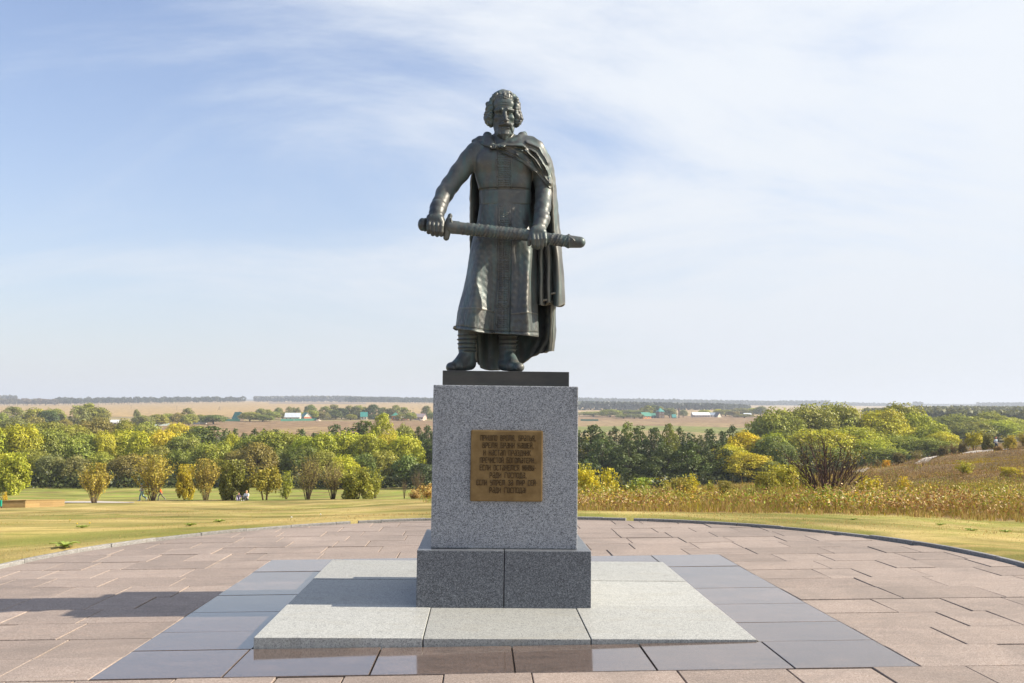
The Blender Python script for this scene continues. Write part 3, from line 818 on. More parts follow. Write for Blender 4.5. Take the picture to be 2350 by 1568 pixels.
YG, OL, GR, BR, DG, YE, MG = (0.385, 0.405, 0.026), (0.25, 0.27, 0.040), (0.22, 0.235, 0.075), (0.235, 0.205, 0.045), (0.078, 0.112, 0.028), (0.50, 0.43, 0.022), (0.165, 0.205, 0.034)
CW = {id(YG): 'yellow-green', id(OL): 'olive', id(GR): 'grey-green', id(BR): 'brownish', id(DG): 'dark green', id(YE): 'yellow', id(MG): 'mid-green'}
KW = dict(willow='willow', alder='alder', birch='birch', round='broadleaf tree', spire='tall narrow tree')
def row(items, where, group, away=True):
    """items: kind, left, right, top (survey strip), distance, colour; labelled by their order out from the pedestal"""
    order = sorted(range(len(items)), key=lambda i: abs((items[i][1] + items[i][2]) / 2 - 1160))
    rank = {i: k for k, i in enumerate(order)}
    for i, (kind, l, r, top, d, col) in enumerate(items):
        X = (l + r) / 2
        x, y, z = at(X, d)
        if kind == 'alder': top += rnd.uniform(-3, 9)
        h = height_to(X, d, top); w = rnd.uniform(0.85, 1.2) * (r - l) / 2208 * d * (2.75 if kind == 'alder' else 1.42 if d < 600 else 1.75)
        plant(kind, x, y, z, max(h, 1.5), w, col, '%s %s, %s from the pedestal %s' % (CW[id(col)], KW[kind], ORD[rank[i]], where), group)

row([('willow', -70, 8, 976, 170, YG), ('willow', -5, 86, 972, 172, YG), ('willow', 80, 158, 983, 176, OL), ('willow', 145, 226, 994, 178, OL), ('willow', 215, 262, 988, 178, YG), ('willow', 248, 312, 983, 182, YG),
     ('willow', 300, 352, 985, 176, YG), ('willow', 345, 402, 984, 178, YE), ('willow', 395, 452, 992, 176, OL), ('alder', 446, 522, 978, 188, DG), ('willow', 515, 552, 990, 178, YG), ('willow', 545, 600, 996, 178, OL),
     ('willow', 592, 682, 984, 176, OL), ('willow', 672, 722, 995, 172, YG), ('willow', 712, 772, 988, 170, YG), ('willow', 762, 832, 986, 172, YG), ('willow', 820, 880, 986, 168, YG), ('willow', 866, 915, 985, 170, YE),
     ('willow', 900, 964, 992, 168, YG)], 'in the main valley row on its left', 'willows of the main valley row on the left')
row([('willow', -30, 52, 1038, 156, YG), ('willow', 40, 100, 1030, 160, OL), ('willow', 84, 150, 1040, 156, GR), ('willow', 146, 204, 1042, 156, GR), ('willow', 200, 262, 1036, 158, OL), ('willow', 262, 334, 1040, 156, BR),
     ('willow', 330, 390, 1022, 164, OL), ('willow', 385, 440, 1030, 164, MG), ('willow', 450, 530, 1010, 160, OL), ('willow', 520, 565, 1030, 158, BR), ('willow', 560, 622, 1012, 156, BR), ('willow', 618, 668, 1028, 160, MG),
     ('willow', 660, 722, 1020, 160, MG), ('willow', 715, 772, 1030, 158, OL), ('willow', 764, 812, 1040, 152, YG), ('willow', 805, 860, 1036, 156, MG), ('willow', 850, 910, 1030, 158, OL), ('round', 905, 960, 1040, 156, MG),
     ('round', 945, 1000, 1062, 150, DG)], 'in the front valley row on its left', 'low willows of the front valley row on the left')
row([('alder', 508, 530, 979, 205, DG), ('alder', 528, 548, 983, 205, DG), ('alder', 546, 572, 986, 208, DG), ('alder', 572, 596, 980, 205, DG), ('alder', 594, 616, 977, 206, DG), ('alder', 616, 642, 981, 208, DG), ('alder', 678, 706, 981, 205, DG),
     ('alder', 706, 736, 990, 205, DG), ('alder', 736, 762, 985, 208, DG), ('alder', 752, 790, 974, 205, DG), ('alder', 784, 812, 972, 204, DG), ('alder', 804, 860, 965, 200, DG), ('birch', 850, 906, 948, 196, (YG)),
     ('willow', 902, 955, 970, 205, OL), ('alder', 948, 974, 974, 196, DG), ('alder', 966, 996, 976, 190, DG), ('alder', 984, 1010, 985, 186, DG), ('alder', 955, 1000, 1000, 176, DG)],
    'among the pointed trees behind the left willows', 'pointed alders behind the left willows')
row([('willow', 60, 140, 968, 250, OL), ('willow', 125, 200, 975, 245, OL), ('willow', 175, 265, 958, 260, BR), ('willow', 250, 318, 961, 262, OL), ('willow', 300, 368, 967, 250, OL), ('willow', 380, 436, 969, 270, YE), ('willow', 430, 480, 975, 260, OL),
     ('willow', 0, 60, 960, 280, GR)], 'in the hazier second row on its left', 'willows of the second valley row on the left')
row([('round', -20, 14, 950, 430, OL), ('birch', 4, 62, 936, 470, GR), ('round', 60, 100, 938, 480, OL), ('round', 94, 126, 943, 460, DG), ('round', 106, 142, 939, 490, OL), ('round', 132, 146, 952, 470, GR), ('round', 62, 96, 958, 410, BR), ('round', 134, 162, 963, 410, BR),
     ('spire', 162, 196, 933, 470, GR), ('spire', 186, 218, 927, 500, OL), ('round', 205, 240, 934, 480, OL), ('spire', 305, 322, 941, 520, GR), ('round', 310, 346, 954, 500, GR), ('round', 345, 380, 953, 520, OL), ('round', 372, 400, 950, 560, OL),
     ('round', 396, 424, 949, 560, BR), ('spire', 420, 444, 938, 600, GR), ('round', 416, 452, 951, 540, OL), ('round', 450, 476, 953, 600, OL), ('round', 466, 516, 954, 590, MG)],
    'among trees before the left wheat field', 'trees before the wheat field on the left')
row([('alder', 1328, 1362, 990, 172, OL), ('alder', 1336, 1394, 973, 165, DG), ('alder', 1394, 1430, 970, 168, DG), ('alder', 1424, 1460, 961, 170, MG), ('alder', 1450, 1486, 967, 168, DG), ('alder', 1484, 1524, 976, 165, DG), ('alder', 1520, 1556, 971, 168, MG),
     ('alder', 1548, 1576, 972, 172, DG), ('alder', 1570, 1596, 980, 170, DG), ('alder', 1590, 1624, 989, 168, DG), ('alder', 1616, 1650, 979, 170, DG), ('alder', 1644, 1674, 982, 172, DG), ('alder', 1668, 1698, 972, 176, DG),
     ('alder', 1352, 1410, 1000, 155, DG), ('alder', 1420, 1480, 1005, 154, DG), ('alder', 1500, 1556, 1006, 155, DG), ('alder', 1560, 1616, 1010, 154, DG), ('alder', 1616, 1668, 1014, 155, DG)],
    'in the dark alder row on its right', 'dark alders right of the pedestal')
row([('willow', 1642, 1706, 1014, 158, YG), ('willow', 1672, 1758, 982, 172, YE), ('willow', 1750, 1800, 987, 176, YG), ('willow', 1682, 1762, 1033, 150, YE), ('willow', 1738, 1806, 992, 168, MG), ('willow', 1770, 1830, 1010, 160, MG), ('willow', 1740, 1790, 1050, 148, OL)],
    'among yellow willows right of the alders', 'yellow willows right of the alders')
row([('willow', 1728, 1832, 929, 215, OL), ('willow', 1806, 1912, 920, 222, OL), ('willow', 1876, 1980, 916, 228, OL), ('willow', 1966, 2084, 931, 226, YG), ('willow', 2026, 2108, 917, 240, OL), ('willow', 2076, 2140, 940, 232, YG), ('willow', 2110, 2172, 962, 222, YG), ('willow', 2140, 2190, 984, 214, YG),
     ('willow', 1824, 1944, 978, 200, YG), ('willow', 1896, 2036, 971, 206, YG), ('willow', 1964, 2046, 1000, 196, YG), ('willow', 2030, 2112, 990, 204, OL), ('willow', 2080, 2180, 998, 200, OL), ('willow', 1830, 1900, 1010, 190, MG), ('willow', 1990, 2090, 1022, 186, MG), ('willow', 1880, 1960, 1020, 186, OL)],
    'in the great willow clump on the right slope', 'great willow clump on the right')
row([('willow', 2120, 2190, 950, 380, OL), ('willow', 2158, 2250, 944, 350, OL), ('willow', 2236, 2318, 938, 360, OL), ('willow', 2136, 2180, 958, 360, YG), ('willow', 2250, 2330, 957, 335, YG), ('willow', 2190, 2262, 962, 330, OL), ('willow', 2300, 2350, 952, 390, YG), ('willow', 2330, 2400, 958, 420, BR)],
    'in the farther willow clump at right', 'farther willow clump on the right')
VC = OL
row([('round', 543, 560, 947, 720, GR), ('round', 559, 590, 946, 672, OL), ('round', 588, 618, 953, 672, MG), ('round', 590, 612, 938, 760, GR), ('round', 610, 622, 941, 760, OL), ('round', 618, 638, 945, 730, OL), ('round', 633, 647, 936, 780, MG), ('round', 640, 660, 946, 740, GR),
     ('spire', 657, 670, 934, 760, GR), ('spire', 669, 681, 936, 770, GR), ('spire', 680, 689, 936, 760, GR), ('round', 686, 706, 947, 740, YG), ('spire', 699, 707, 933, 760, DG), ('spire', 706, 724, 929, 770, MG), ('round', 703, 726, 942, 725, OL), ('round', 723, 742, 945, 730, BR),
     ('spire', 739, 758, 933, 740, GR), ('spire', 756, 779, 929, 760, GR), ('birch', 742, 756, 947, 700, GR), ('round', 760, 782, 941, 730, DG), ('round', 773, 796, 936, 740, DG), ('spire', 792, 814, 931, 750, GR), ('round', 796, 815, 951, 712, OL), ('spire', 811, 834, 931, 740, GR), ('spire', 826, 843, 934, 750, GR),
     ('spire', 841, 874, 928, 735, DG), ('spire', 872, 888, 935, 750, GR), ('spire', 886, 900, 937, 750, GR), ('spire', 898, 918, 929, 745, GR), ('spire', 914, 936, 935, 750, MG), ('round', 915, 931, 951, 700, OL), ('round', 933, 953, 947, 690, OL), ('spire', 970, 988, 931, 740, GR), ('round', 985, 998, 947, 730, MG), ('round', 950, 968, 952, 740, YG)],
    'among the village trees on its left', 'village trees left of the pedestal')
row([('round', 1345, 1380, 943, 1000, OL), ('round', 1384, 1418, 938, 960, OL), ('round', 1416, 1428, 939, 1000, DG), ('round', 1428, 1474, 939, 980, MG), ('round', 1417, 1446, 949, 900, GR), ('round', 1440, 1472, 948, 900, GR), ('round', 1469, 1480, 934, 1000, GR), ('spire', 1480, 1497, 928, 960, OL), ('spire', 1493, 1512, 928, 970, DG), ('spire', 1510, 1522, 931, 990, OL),
     ('round', 1529, 1546, 934, 940, GR), ('round', 1562, 1575, 938, 960, GR), ('round', 1608, 1628, 938, 1080, YG), ('round', 1640, 1660, 936, 1060, YE), ('round', 1654, 1678, 938, 1050, OL), ('round', 1674, 1694, 941, 1000, BR), ('round', 1688, 1712, 934, 1040, GR), ('round', 1718, 1740, 933, 1040, YG), ('round', 1735, 1758, 929, 1020, GR), ('round', 1696, 1722, 948, 960, GR)],
    'among the farm trees on its right', 'farm trees right of the pedestal')
# long shelter belts on the skyline: countable on the left, closed forest on the right
def belt(X0, X1, n, d0, d1, t0, t1, w, label, group, col, jit=0.9):
    for i in range(n):
        u = (i + rnd.uniform(-jit, jit) * 0.5) / (n - 1)
        X = X0 + (X1 - X0) * u; d = (d0 + (d1 - d0) * u) * rnd.uniform(0.99, 1.02)
        x, y, z = at(X, d)
        h = height_to(X, d, t0 + (t1 - t0) * u + rnd.uniform(-1.5, 2.0))
        plant('belt', x, y, z, h, w * rnd.uniform(0.8, 1.35), col, label, group, 'belt_tree')
belt(-20, 130, 22, 2050, 2000, 919, 918, 15, 'pale leafless-looking tree in the thin end of the skyline belt', 'pale trees in the skyline belt', (0.15, 0.125, 0.085))
belt(130, 558, 62, 2000, 2200, 915.5, 912.5, 14, 'hazy tree in the shelter belt along the far edge of the left wheat field', 'trees of the left skyline belt', (0.060, 0.072, 0.040))
belt(798, 1000, 40, 2300, 2200, 911, 914, 14, 'hazy tall tree in the skyline belt just left of the pedestal', 'trees of the skyline belt by the pedestal', (0.055, 0.070, 0.040))
def forest(name, label, spans, col, seed, size):
    """a distant closed wood: one mass of crowns with a broken top edge; spans: X0, X1, dist0, dist1, top0, top1, depth"""
    rg = np.random.default_rng(seed); pos, nr = [], []
    for X0, X1, da, db, ta, tb, dep in spans:
        n = int(abs(X1 - X0) * 26)
        u = rg.random(n); X = X0 + (X1 - X0) * u; d = da + (db - da) * u + rg.random(n) * dep
        x = (X - 1175) / 2208 * d; z0 = ground_z(x, d)
        lump = 0.5 + 0.5 * np.sin(X * 0.9 + seed) * np.sin(X * 0.37 + d * 0.01) + 0.35 * np.sin(X * 2.3 + d * 0.03)
        ztop = 1.6 + (945 - (ta + (tb - ta) * u) - 0.4 + 1.8 * (1 - lump)) / 2208 * (da + (db - da) * u) 
        h = np.maximum(ztop - z0, 3.0)
        z = z0 + h * (1 - np.abs(rg.normal(size=n)) * 0.33).clip(0.02, 1)
        pos.append(np.stack([x, d, z], 1)); nn = rg.normal(size=(n, 3)) * 0.6; nn[:, 2] += 0.6; nn[:, 1] -= 0.4; nr.append(nn)
    pos, nr = np.concatenate(pos), np.concatenate(nr)
    o = link(name, leaves(rg, pos, nr, size, 1.2, name=name), None)
    o.color = (*col, 1)
    return tag(o, kind='stuff')
forest('far_forest', '', [(1320, 1660, 1500, 1560, 922.5, 927, 60), (1640, 1720, 1560, 1700, 926, 930, 60)], (0.045, 0.058, 0.032), 1, 4.2)
forest('farther_forest', '', [(1300, 1780, 3200, 3400, 914.5, 921, 300), (1780, 1900, 3600, 3600, 920, 919, 300), (1880, 2110, 4200, 4200, 922, 926, 300), (2095, 2115, 3800, 3800, 921, 922, 50), (2240, 2420, 3800, 3600, 923, 921, 300), (2080, 2260, 5200, 5000, 926, 927, 300)], (0.045, 0.06, 0.038), 2, 9.0)
forest('skyline_wood', '', [(585, 800, 2900, 2800, 914, 912, 120), (795, 1010, 3000, 2900, 913, 917, 120), (-40, 40, 2600, 2600, 914, 915, 80)], (0.085, 0.085, 0.06), 3, 7.0)
forest('riverside_wood', '', [(1012, 1330, 165, 165, 990, 990, 22)], (0.075, 0.10, 0.03), 6, 0.5)
forest('valley_woods', '', [(2096, 2400, 900, 820, 931, 934, 120), (2180, 2400, 1300, 1200, 929, 931, 160), (2090, 2350, 640, 560, 938, 944, 60), (1980, 2130, 700, 700, 938, 936, 80)], (0.12, 0.125, 0.035), 4, 3.0)
# dark thicket at the feet of the valley trees
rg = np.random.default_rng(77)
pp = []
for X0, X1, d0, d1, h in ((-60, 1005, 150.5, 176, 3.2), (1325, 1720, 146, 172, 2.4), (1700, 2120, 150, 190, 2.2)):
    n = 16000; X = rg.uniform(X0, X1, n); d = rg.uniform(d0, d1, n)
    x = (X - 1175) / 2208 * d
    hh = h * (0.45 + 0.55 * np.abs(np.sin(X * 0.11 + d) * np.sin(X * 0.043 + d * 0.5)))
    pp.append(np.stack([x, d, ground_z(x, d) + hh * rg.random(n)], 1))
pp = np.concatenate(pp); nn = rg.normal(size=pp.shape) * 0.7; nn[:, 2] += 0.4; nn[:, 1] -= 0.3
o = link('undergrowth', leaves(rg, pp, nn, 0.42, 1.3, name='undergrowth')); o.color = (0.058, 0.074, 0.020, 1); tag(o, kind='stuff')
# ================================================================== village and farm
def wallmat(n, c): return plain(n, c, 0.8, 0.18, 0.6)
def roofmat(n, c, rough=0.45):
    m = M(n); w = m.n('ShaderNodeTexWave'); w.inputs['Scale'].default_value = 3.0; w.inputs['Distortion'].default_value = 0.3
    m.l(m.coord(), w.inputs['Vector'])
    col = m.mix(m.noise(0.7, 4), [x * 0.8 for x in c], [min(1, x * 1.2) for x in c])
    return m.bsdf(col, rough, 0.1, m.bump(w.outputs['Fac'], 0.2, 0.02))
WM = dict(log=wallmat('brown_log_wall', (0.13, 0.085, 0.055)), yellow=wallmat('yellow_wall', (0.55, 0.34, 0.06)), cream=wallmat('cream_wall', (0.62, 0.56, 0.44)), white=wallmat('white_wall', (0.74, 0.72, 0.68)),
          orange=wallmat('orange_wall', (0.62, 0.24, 0.06)), brick=wallmat('red_brick_wall', (0.42, 0.17, 0.10)), rust=wallmat('rusty_wall', (0.11, 0.06, 0.05)), pink=wallmat('pinkish_wall', (0.45, 0.34, 0.29)))
RM = dict(green=roofmat('green_metal_roof', (0.055, 0.23, 0.16)), teal=roofmat('teal_metal_roof', (0.05, 0.26, 0.23)), silver=roofmat('silver_metal_roof', (0.58, 0.62, 0.66)), brown=roofmat('brown_roof', (0.15, 0.09, 0.08)), white=roofmat('white_roof', (0.76, 0.76, 0.74)),
          blue=roofmat('blue_grey_roof', (0.25, 0.31, 0.38)), dark=roofmat('dark_roof', (0.10, 0.10, 0.115)), pink=roofmat('pinkish_slate_roof', (0.34, 0.27, 0.27)))
PANE = plain('dark_pane', (0.03, 0.035, 0.04), 0.15, 0.1); FRAME = plain('white_frame', (0.75, 0.75, 0.72), 0.6, 0.05)
def house(X, d, w, dep, hw, hr, wall, roof, rz, label, cat='house', hip=False, gable=None, nwin=3, chim=True, name='village_house', tall=False):
    x, y, z = at(X, d)
    o = tag(empty(name, (x, y, z - 0.3), (0, 0, rz)), label, cat)
    H = hw + 0.3
    bm = bmesh.new(); box_bm(bm, -w / 2, w / 2, -dep / 2, dep / 2, 0, H)
    wl_ = link('wall', bm_mesh('wall', bm, WM[wall]), o)
    if not hip:
        for s in (-1, 1):                                    # gables at the ends of the ridge
            bm = bmesh.new()
            a = [bm.verts.new((s * (w / 2 - 0.06), -dep / 2, H)), bm.verts.new((s * (w / 2 - 0.06), dep / 2, H)), bm.verts.new((s * (w / 2 - 0.06), 0, H + hr))]
            b = [bm.verts.new((s * (w / 2 - 0.26), v.co.y, v.co.z)) for v in a]
            bm.faces.new(a); bm.faces.new(b[::-1])
            for i in range(3): bm.faces.new((a[i], a[(i + 1) % 3], b[(i + 1) % 3], b[i]))
            link('gable', bm_mesh('gable', bm, WM[gable or wall]), o)
    bm = bmesh.new(); e = 0.45; t = 0.14
    if hip:
        lo = [(-w / 2 - e, -dep / 2 - e, H), (w / 2 + e, -dep / 2 - e, H), (w / 2 + e, dep / 2 + e, H), (-w / 2 - e, dep / 2 + e, H)]
        k = max(0.0, (w - dep) / 2)
        up = [(-k - 0.1, 0, H + hr), (k + 0.1, 0, H + hr)]
        L = [bm.verts.new(p) for p in lo]; U = [bm.verts.new(p) for p in up]
        bm.faces.new((L[0], L[1], U[1], U[0])); bm.faces.new((L[1], L[2], U[1])); bm.faces.new((L[2], L[3], U[0], U[1])); bm.faces.new((L[3], L[0], U[0])); bm.faces.new(L[::-1])
    else:
        sl = hr / (dep / 2)
        for s in (-1, 1):
            p = [(-w / 2 - e, s * (dep / 2 + e), H - e * sl), (w / 2 + e, s * (dep / 2 + e), H - e * sl), (w / 2 + e, 0, H + hr), (-w / 2 - e, 0, H + hr)]
            a = [bm.verts.new(q) for q in p]; b = [bm.verts.new((q[0], q[1], q[2] + t)) for q in p]
            bm.faces.new(b); bm.faces.new(a[::-1])
            for i in range(4): bm.faces.new((a[i], a[(i + 1) % 4], b[(i + 1) % 4], b[i]))
    rf = link('roof', bm_mesh('roof', bm, RM[roof]), o)
    if chim: link('chimney', box_mesh('chimney', w * 0.18, w * 0.18 + 0.6, 0.3, 0.9, H + hr * 0.3, H + hr + 0.7, WM['brick']), rf)
    for k in range(nwin):
        for s, fl in [(-1, 0)] + ([(-1, 1)] if tall else []):
            xx = -w / 2 + w * (k + 0.5) / nwin; zz_ = H * (0.55 if not tall else 0.28 + 0.5 * fl)
            f = link('window', box_mesh('window', xx - 0.55, xx + 0.55, -dep / 2 - 0.05, -dep / 2 + 0.03, zz_ - 0.65, zz_ + 0.65, FRAME), o)
            link('pane', box_mesh('pane', xx - 0.42, xx + 0.42, -dep / 2 - 0.07, -dep / 2 - 0.052, zz_ - 0.52, zz_ + 0.52, PANE), f)
    if not hip and not name.startswith('barn'):
        for s in (-1, 1):
            f = link('window', box_mesh('window', s * (w / 2 - 0.07), s * (w / 2 - 0.03) , -0.5, 0.5, H + hr * 0.22, H + hr * 0.22 + 0.9, FRAME), o)
            link('pane', box_mesh('pane', s * (w / 2 - 0.029), s * (w / 2 - 0.015), -0.38, 0.38, H + hr * 0.22 + 0.12, H + hr * 0.22 + 0.78, PANE), f)
    return o
PI = math.pi
house(354, 560, 7, 6.0, 2.6, 2.6, 'log', 'brown', -1.2, 'brown-roofed log house with a yellow gable among olive trees', gable='yellow')
house(458, 600, 8, 5.5, 2.4, 2.2, 'white', 'white', -0.7, 'pale-roofed house with white gable peeping over trees beside the yellow-gabled house')
house(267, 560, 5, 4, 1.8, 1.2, 'white', 'white', 0.1, 'small white-roofed shed alone at the wheat field edge', 'shed', nwin=1, chim=False, name='garden_shed')
house(547, 690, 5.6, 5.4, 2.0, 4.2, 'log', 'green', -0.5, 'steep green-roofed cottage with brown walls behind green fence', nwin=2)
house(673, 700, 10.5, 7.0, 2.7, 2.8, 'cream', 'silver', 0.08, 'long cream house under a silver metal roof behind the green fence', nwin=4)
house(703, 712, 6.5, 6.0, 2.7, 2.9, 'brick', 'green', -0.95, 'green-roofed brick house with white gable beside the silver-roofed house', gable='white')
house(724, 730, 4.5, 4, 1.8, 2.2, 'log', 'dark', 0.2, 'little dark-roofed hut at the end of the green fence', 'hut', nwin=1, chim=False, name='hut')
house(836, 725, 4.6, 5, 2.6, 3.0, 'cream', 'teal', 0.1, 'teal-roofed cream cottage half hidden behind tall village trees', nwin=2)
house(908.5, 705, 5.6, 5.6, 3.4, 2.4, 'orange', 'green', 0.1, 'orange house with green pyramid roof near the pedestal', hip=True, nwin=2)
house(930, 712, 5.0, 4.5, 1.8, 1.3, 'brick', 'white', 0.0, 'low white-roofed outbuilding next to the orange house', 'outbuilding', nwin=2, chim=False, name='outbuilding')
house(965, 715, 7.5, 7, 2.4, 2.2, 'pink', 'pink', -0.3, 'pinkish slate-roofed house nearest the pedestal edge', nwin=3)
house(1481, 905, 9, 7, 2.6, 3.2, 'orange', 'green', 0.45, 'orange brick farmhouse with green gable roof right of the pedestal', nwin=3)
house(1498, 930, 5, 5, 2.0, 2.6, 'log', 'green', 0.2, 'small dark green-roofed shed beside the orange farmhouse', 'shed', nwin=1, chim=False, name='farm_shed')
house(1516, 925, 5.8, 5.8, 6.2, 3.6, 'log', 'teal', 0.3, 'tall two-storey brown tower house with teal pyramid roof', hip=True, nwin=2, tall=True, chim=False, name='tower_house')
house(1547, 930, 3.4, 3.4, 1.2, 2.4, 'log', 'teal', 0.1, 'tiny teal-roofed shed between tower house and rusty tower', 'shed', nwin=1, chim=False, name='farm_shed')
house(1608, 985, 17.5, 8, 2.2, 2.6, 'pink', 'white', 0.10, 'long farm barn with a bright white roof', 'barn', nwin=6, chim=False, name='barn')
house(1635, 990, 7.5, 7, 2.2, 2.4, 'white', 'blue', 0.05, 'blue-grey roofed barn joined to the long white-roofed barn', 'barn', nwin=2, chim=False, name='barn')
house(1648, 978, 4.5, 6, 1.4, 3.4, 'cream', 'dark', -0.9, 'dark steep-roofed barn end with a pale gable', 'barn', nwin=1, chim=False, name='barn')
house(1715, 1010, 7.5, 6, 2.6, 1.2, 'white', 'silver', 0.1, 'white flat farm building among the yellow farm trees', 'building', nwin=3, chim=False, name='farm_building')
# rusty water tower
x, y, z = at(1558.7, 940)
wt = tag(empty('water_tower', (x, y, z)), 'dark rusty cylindrical water tower standing on the open field', 'water tower')
bm = bmesh.new(); tube_bm(bm, [(0, 0, 0), (0, 0, 6.2)], 0.55, 12); link('shaft', bm_mesh('shaft', bm, WM['rust']), wt)
bm = bmesh.new(); tube_bm(bm, [(0, 0, 6.2), (0, 0, 6.6), (0, 0, 9.0), (0, 0, 9.6)], [0.6, 0.85, 0.85, 0.25], 12); link('tank', bm_mesh('tank', bm, WM['rust']), wt)
# fences
FG = plain('green_fence_sheet', (0.03, 0.17, 0.12), 0.5, 0.15, 1.0); FB = plain('pale_blue_fence', (0.45, 0.55, 0.56), 0.6, 0.1)
def fence(X0, X1, d0, d1, h, m, label, n):
    o = tag(empty('metal_fence', at((X0 + X1) / 2, (d0 + d1) / 2)), label, 'fence')
    inv = Matrix.Translation(-o.location)
    for i in range(n):
        a, b = at(X0 + (X1 - X0) * i / n, d0 + (d1 - d0) * i / n), at(X0 + (X1 - X0) * (i + 1) / n, d0 + (d1 - d0) * (i + 1) / n)
        bm = bmesh.new(); A, B_ = Vector(a), Vector(b); u = (B_ - A).normalized(); nrm = Vector((-u.y, u.x, 0)) * 0.03; A += u * 0.06; B_ -= u * 0.06
        vs = [bm.verts.new(A + s * nrm + Vector((0, 0, t))) for s in (-1, 1) for t in (-0.2, h)] + [bm.verts.new(B_ + s * nrm + Vector((0, 0, t))) for s in (-1, 1) for t in (-0.2, h)]
        for q in ((0, 1, 5, 4), (2, 6, 7, 3), (1, 3, 7, 5), (0, 4, 6, 2), (0, 2, 3, 1), (4, 5, 7, 6)): bm.faces.new([vs[k] for k in q])
        me = bm_mesh('fence_panel', bm, m); me.transform(inv); link('fence_panel', me, o)
        bm = bmesh.new(); tube_bm(bm, [Vector(a) - Vector((0, 0, 0.3)), Vector(a) + Vector((0, 0, h + 0.1))], 0.07, 5); me = bm_mesh('fence_post', bm, m); me.transform(inv); link('fence_post', me, o)
fence(516, 552, 682, 684, 1.5, FG, 'green sheet fence in front of the steep green-roofed cottage', 5)
fence(645, 728, 682, 700, 1.6, FG, 'long green sheet fence before the silver-roofed house', 12)
fence(1333, 1374, 800, 800, 1.4, FG, 'green fence on the field just right of the pedestal', 6)
fence(356, 390, 548, 552, 1.2, FB, 'pale bluish fence beside the yellow-gabled log house', 5)
# poles
POLE = plain('pole_wood', (0.20, 0.16, 0.13), 0.9, 0.2); CONC = plain('pole_concrete', (0.42, 0.40, 0.37), 0.9, 0.1)
def pole(X, d, top, m, label, arms=1):
    x, y, z = at(X, d); h = height_to(X, d, top)
    o = tag(empty('utility_pole', (x, y, z)), label, 'utility pole', 'utility poles round the village')
    bm = bmesh.new(); tube_bm(bm, [(0, 0, -0.3), (0, 0, h)], [0.17, 0.11], 7); link('mast', bm_mesh('mast', bm, m), o)
    for k in range(arms): link('crossarm', box_mesh('crossarm', -0.9, 0.9, -0.17, -0.112, h - 0.5 - k * 0.7, h - 0.38 - k * 0.7, m), o)
pole(652, 690, 957, CONC, 'pale pole left of the silver-roofed house'); pole(675, 686, 960, CONC, 'pole before the silver-roofed house')
pole(406.5, 1150, 934, POLE, 'thin pole standing in the wheat field'); pole(301.5, 1250, 933, POLE, 'thin pole rising from a lone bush in the wheat'); pole(948.5, 1000, 937, POLE, 'thin pole in the wheat nearest the pedestal')
pole(1449, 880, 949, CONC, 'pale pole left of the orange farmhouse'); pole(1556, 900, 946, CONC, 'pale pole before the rusty tower'); pole(1587.5, 905, 942, CONC, 'pale pole at the near end of the long barn', 2); pole(1364, 840, 955, CONC, 'pole by the green fence right of the pedestal')
x, y, z = at(504.5, 1120); h = height_to(504.5, 1120, 935)
o = tag(empty('lattice_pylon', (x, y, z)), 'dark wooden A-frame pylon standing alone in the wheat field', 'pylon')
for s, nm in ((-1, 'leg'), (1, 'leg')):
    bm = bmesh.new(); tube_bm(bm, [(s * 2.6 if s < 0 else 0.5, 0, -0.3), (0.3, 0, h)], [0.2, 0.14], 6); link(nm, bm_mesh(nm, bm, POLE), o)
bm = bmesh.new(); tube_bm(bm, [(-1.6, 0, h * 0.38), (0.4, 0, h * 0.38)], 0.1, 5); link('crossbar', bm_mesh('crossbar', bm, POLE), o)
# heaps of sand
SAND = plain('pale_sand', (0.45, 0.36, 0.27), 0.95, 0.2, 1.0)
for X, d, w, lab in ((731, 690, 4.2, 'pale sand heap at the end of the green fence'), (969, 690, 4.0, 'pale rubble heap before the pinkish house')):
    bm = bmesh.new(); bmesh.ops.create_icosphere(bm, subdivisions=3, radius=1)
    for v in bm.verts: v.co = Vector((v.co.x * w / 2, v.co.y * w / 2, v.co.z * 1.1 * (1 - 0.2 * abs(v.co.x)))) + Vector((math.sin(v.co.y * 5), math.cos(v.co.x * 6), math.sin(v.co.x * 7))) * 0.12
    o = link('sand_heap', bm_mesh('sand_heap', bm, SAND, True)); o.location = at(X, d); tag(o, lab, 'heap')
# lone bush in the wheat
for X, d, top, w, lab in ((301.5, 1250, 945, 5.5, 'dark round bush alone in the wheat field'), (948.5, 1000, 946, 4.0, 'dark round bush in the wheat nearest the pedestal')):
    x, y, z = at(X, d); plant('round', x, y, z - 0.4, height_to(X, d, top) + 0.4, w, DG, lab, None, 'field_bush', 'bush')
# ---- haze: the air over the valley
bm = bmesh.new(); box_bm(bm, -13000, 13000, -13000, 13000, -24.0, 165.0)
hm = bpy.data.materials.new('thin_haze'); hm.use_nodes = True; t = hm.node_tree; t.nodes.clear()
vo = t.nodes.new('ShaderNodeVolumePrincipled'); vo.inputs['Color'].default_value = (0.80, 0.87, 1.0, 1); vo.inputs['Density'].default_value = 0.00022; vo.inputs['Anisotropy'].default_value = 0.1
ou = t.nodes.new('ShaderNodeOutputMaterial'); t.links.new(vo.outputs[0], ou.inputs['Volume'])
hz = link('haze', bm_mesh('haze', bm, hm)); tag(hz, kind='stuff')
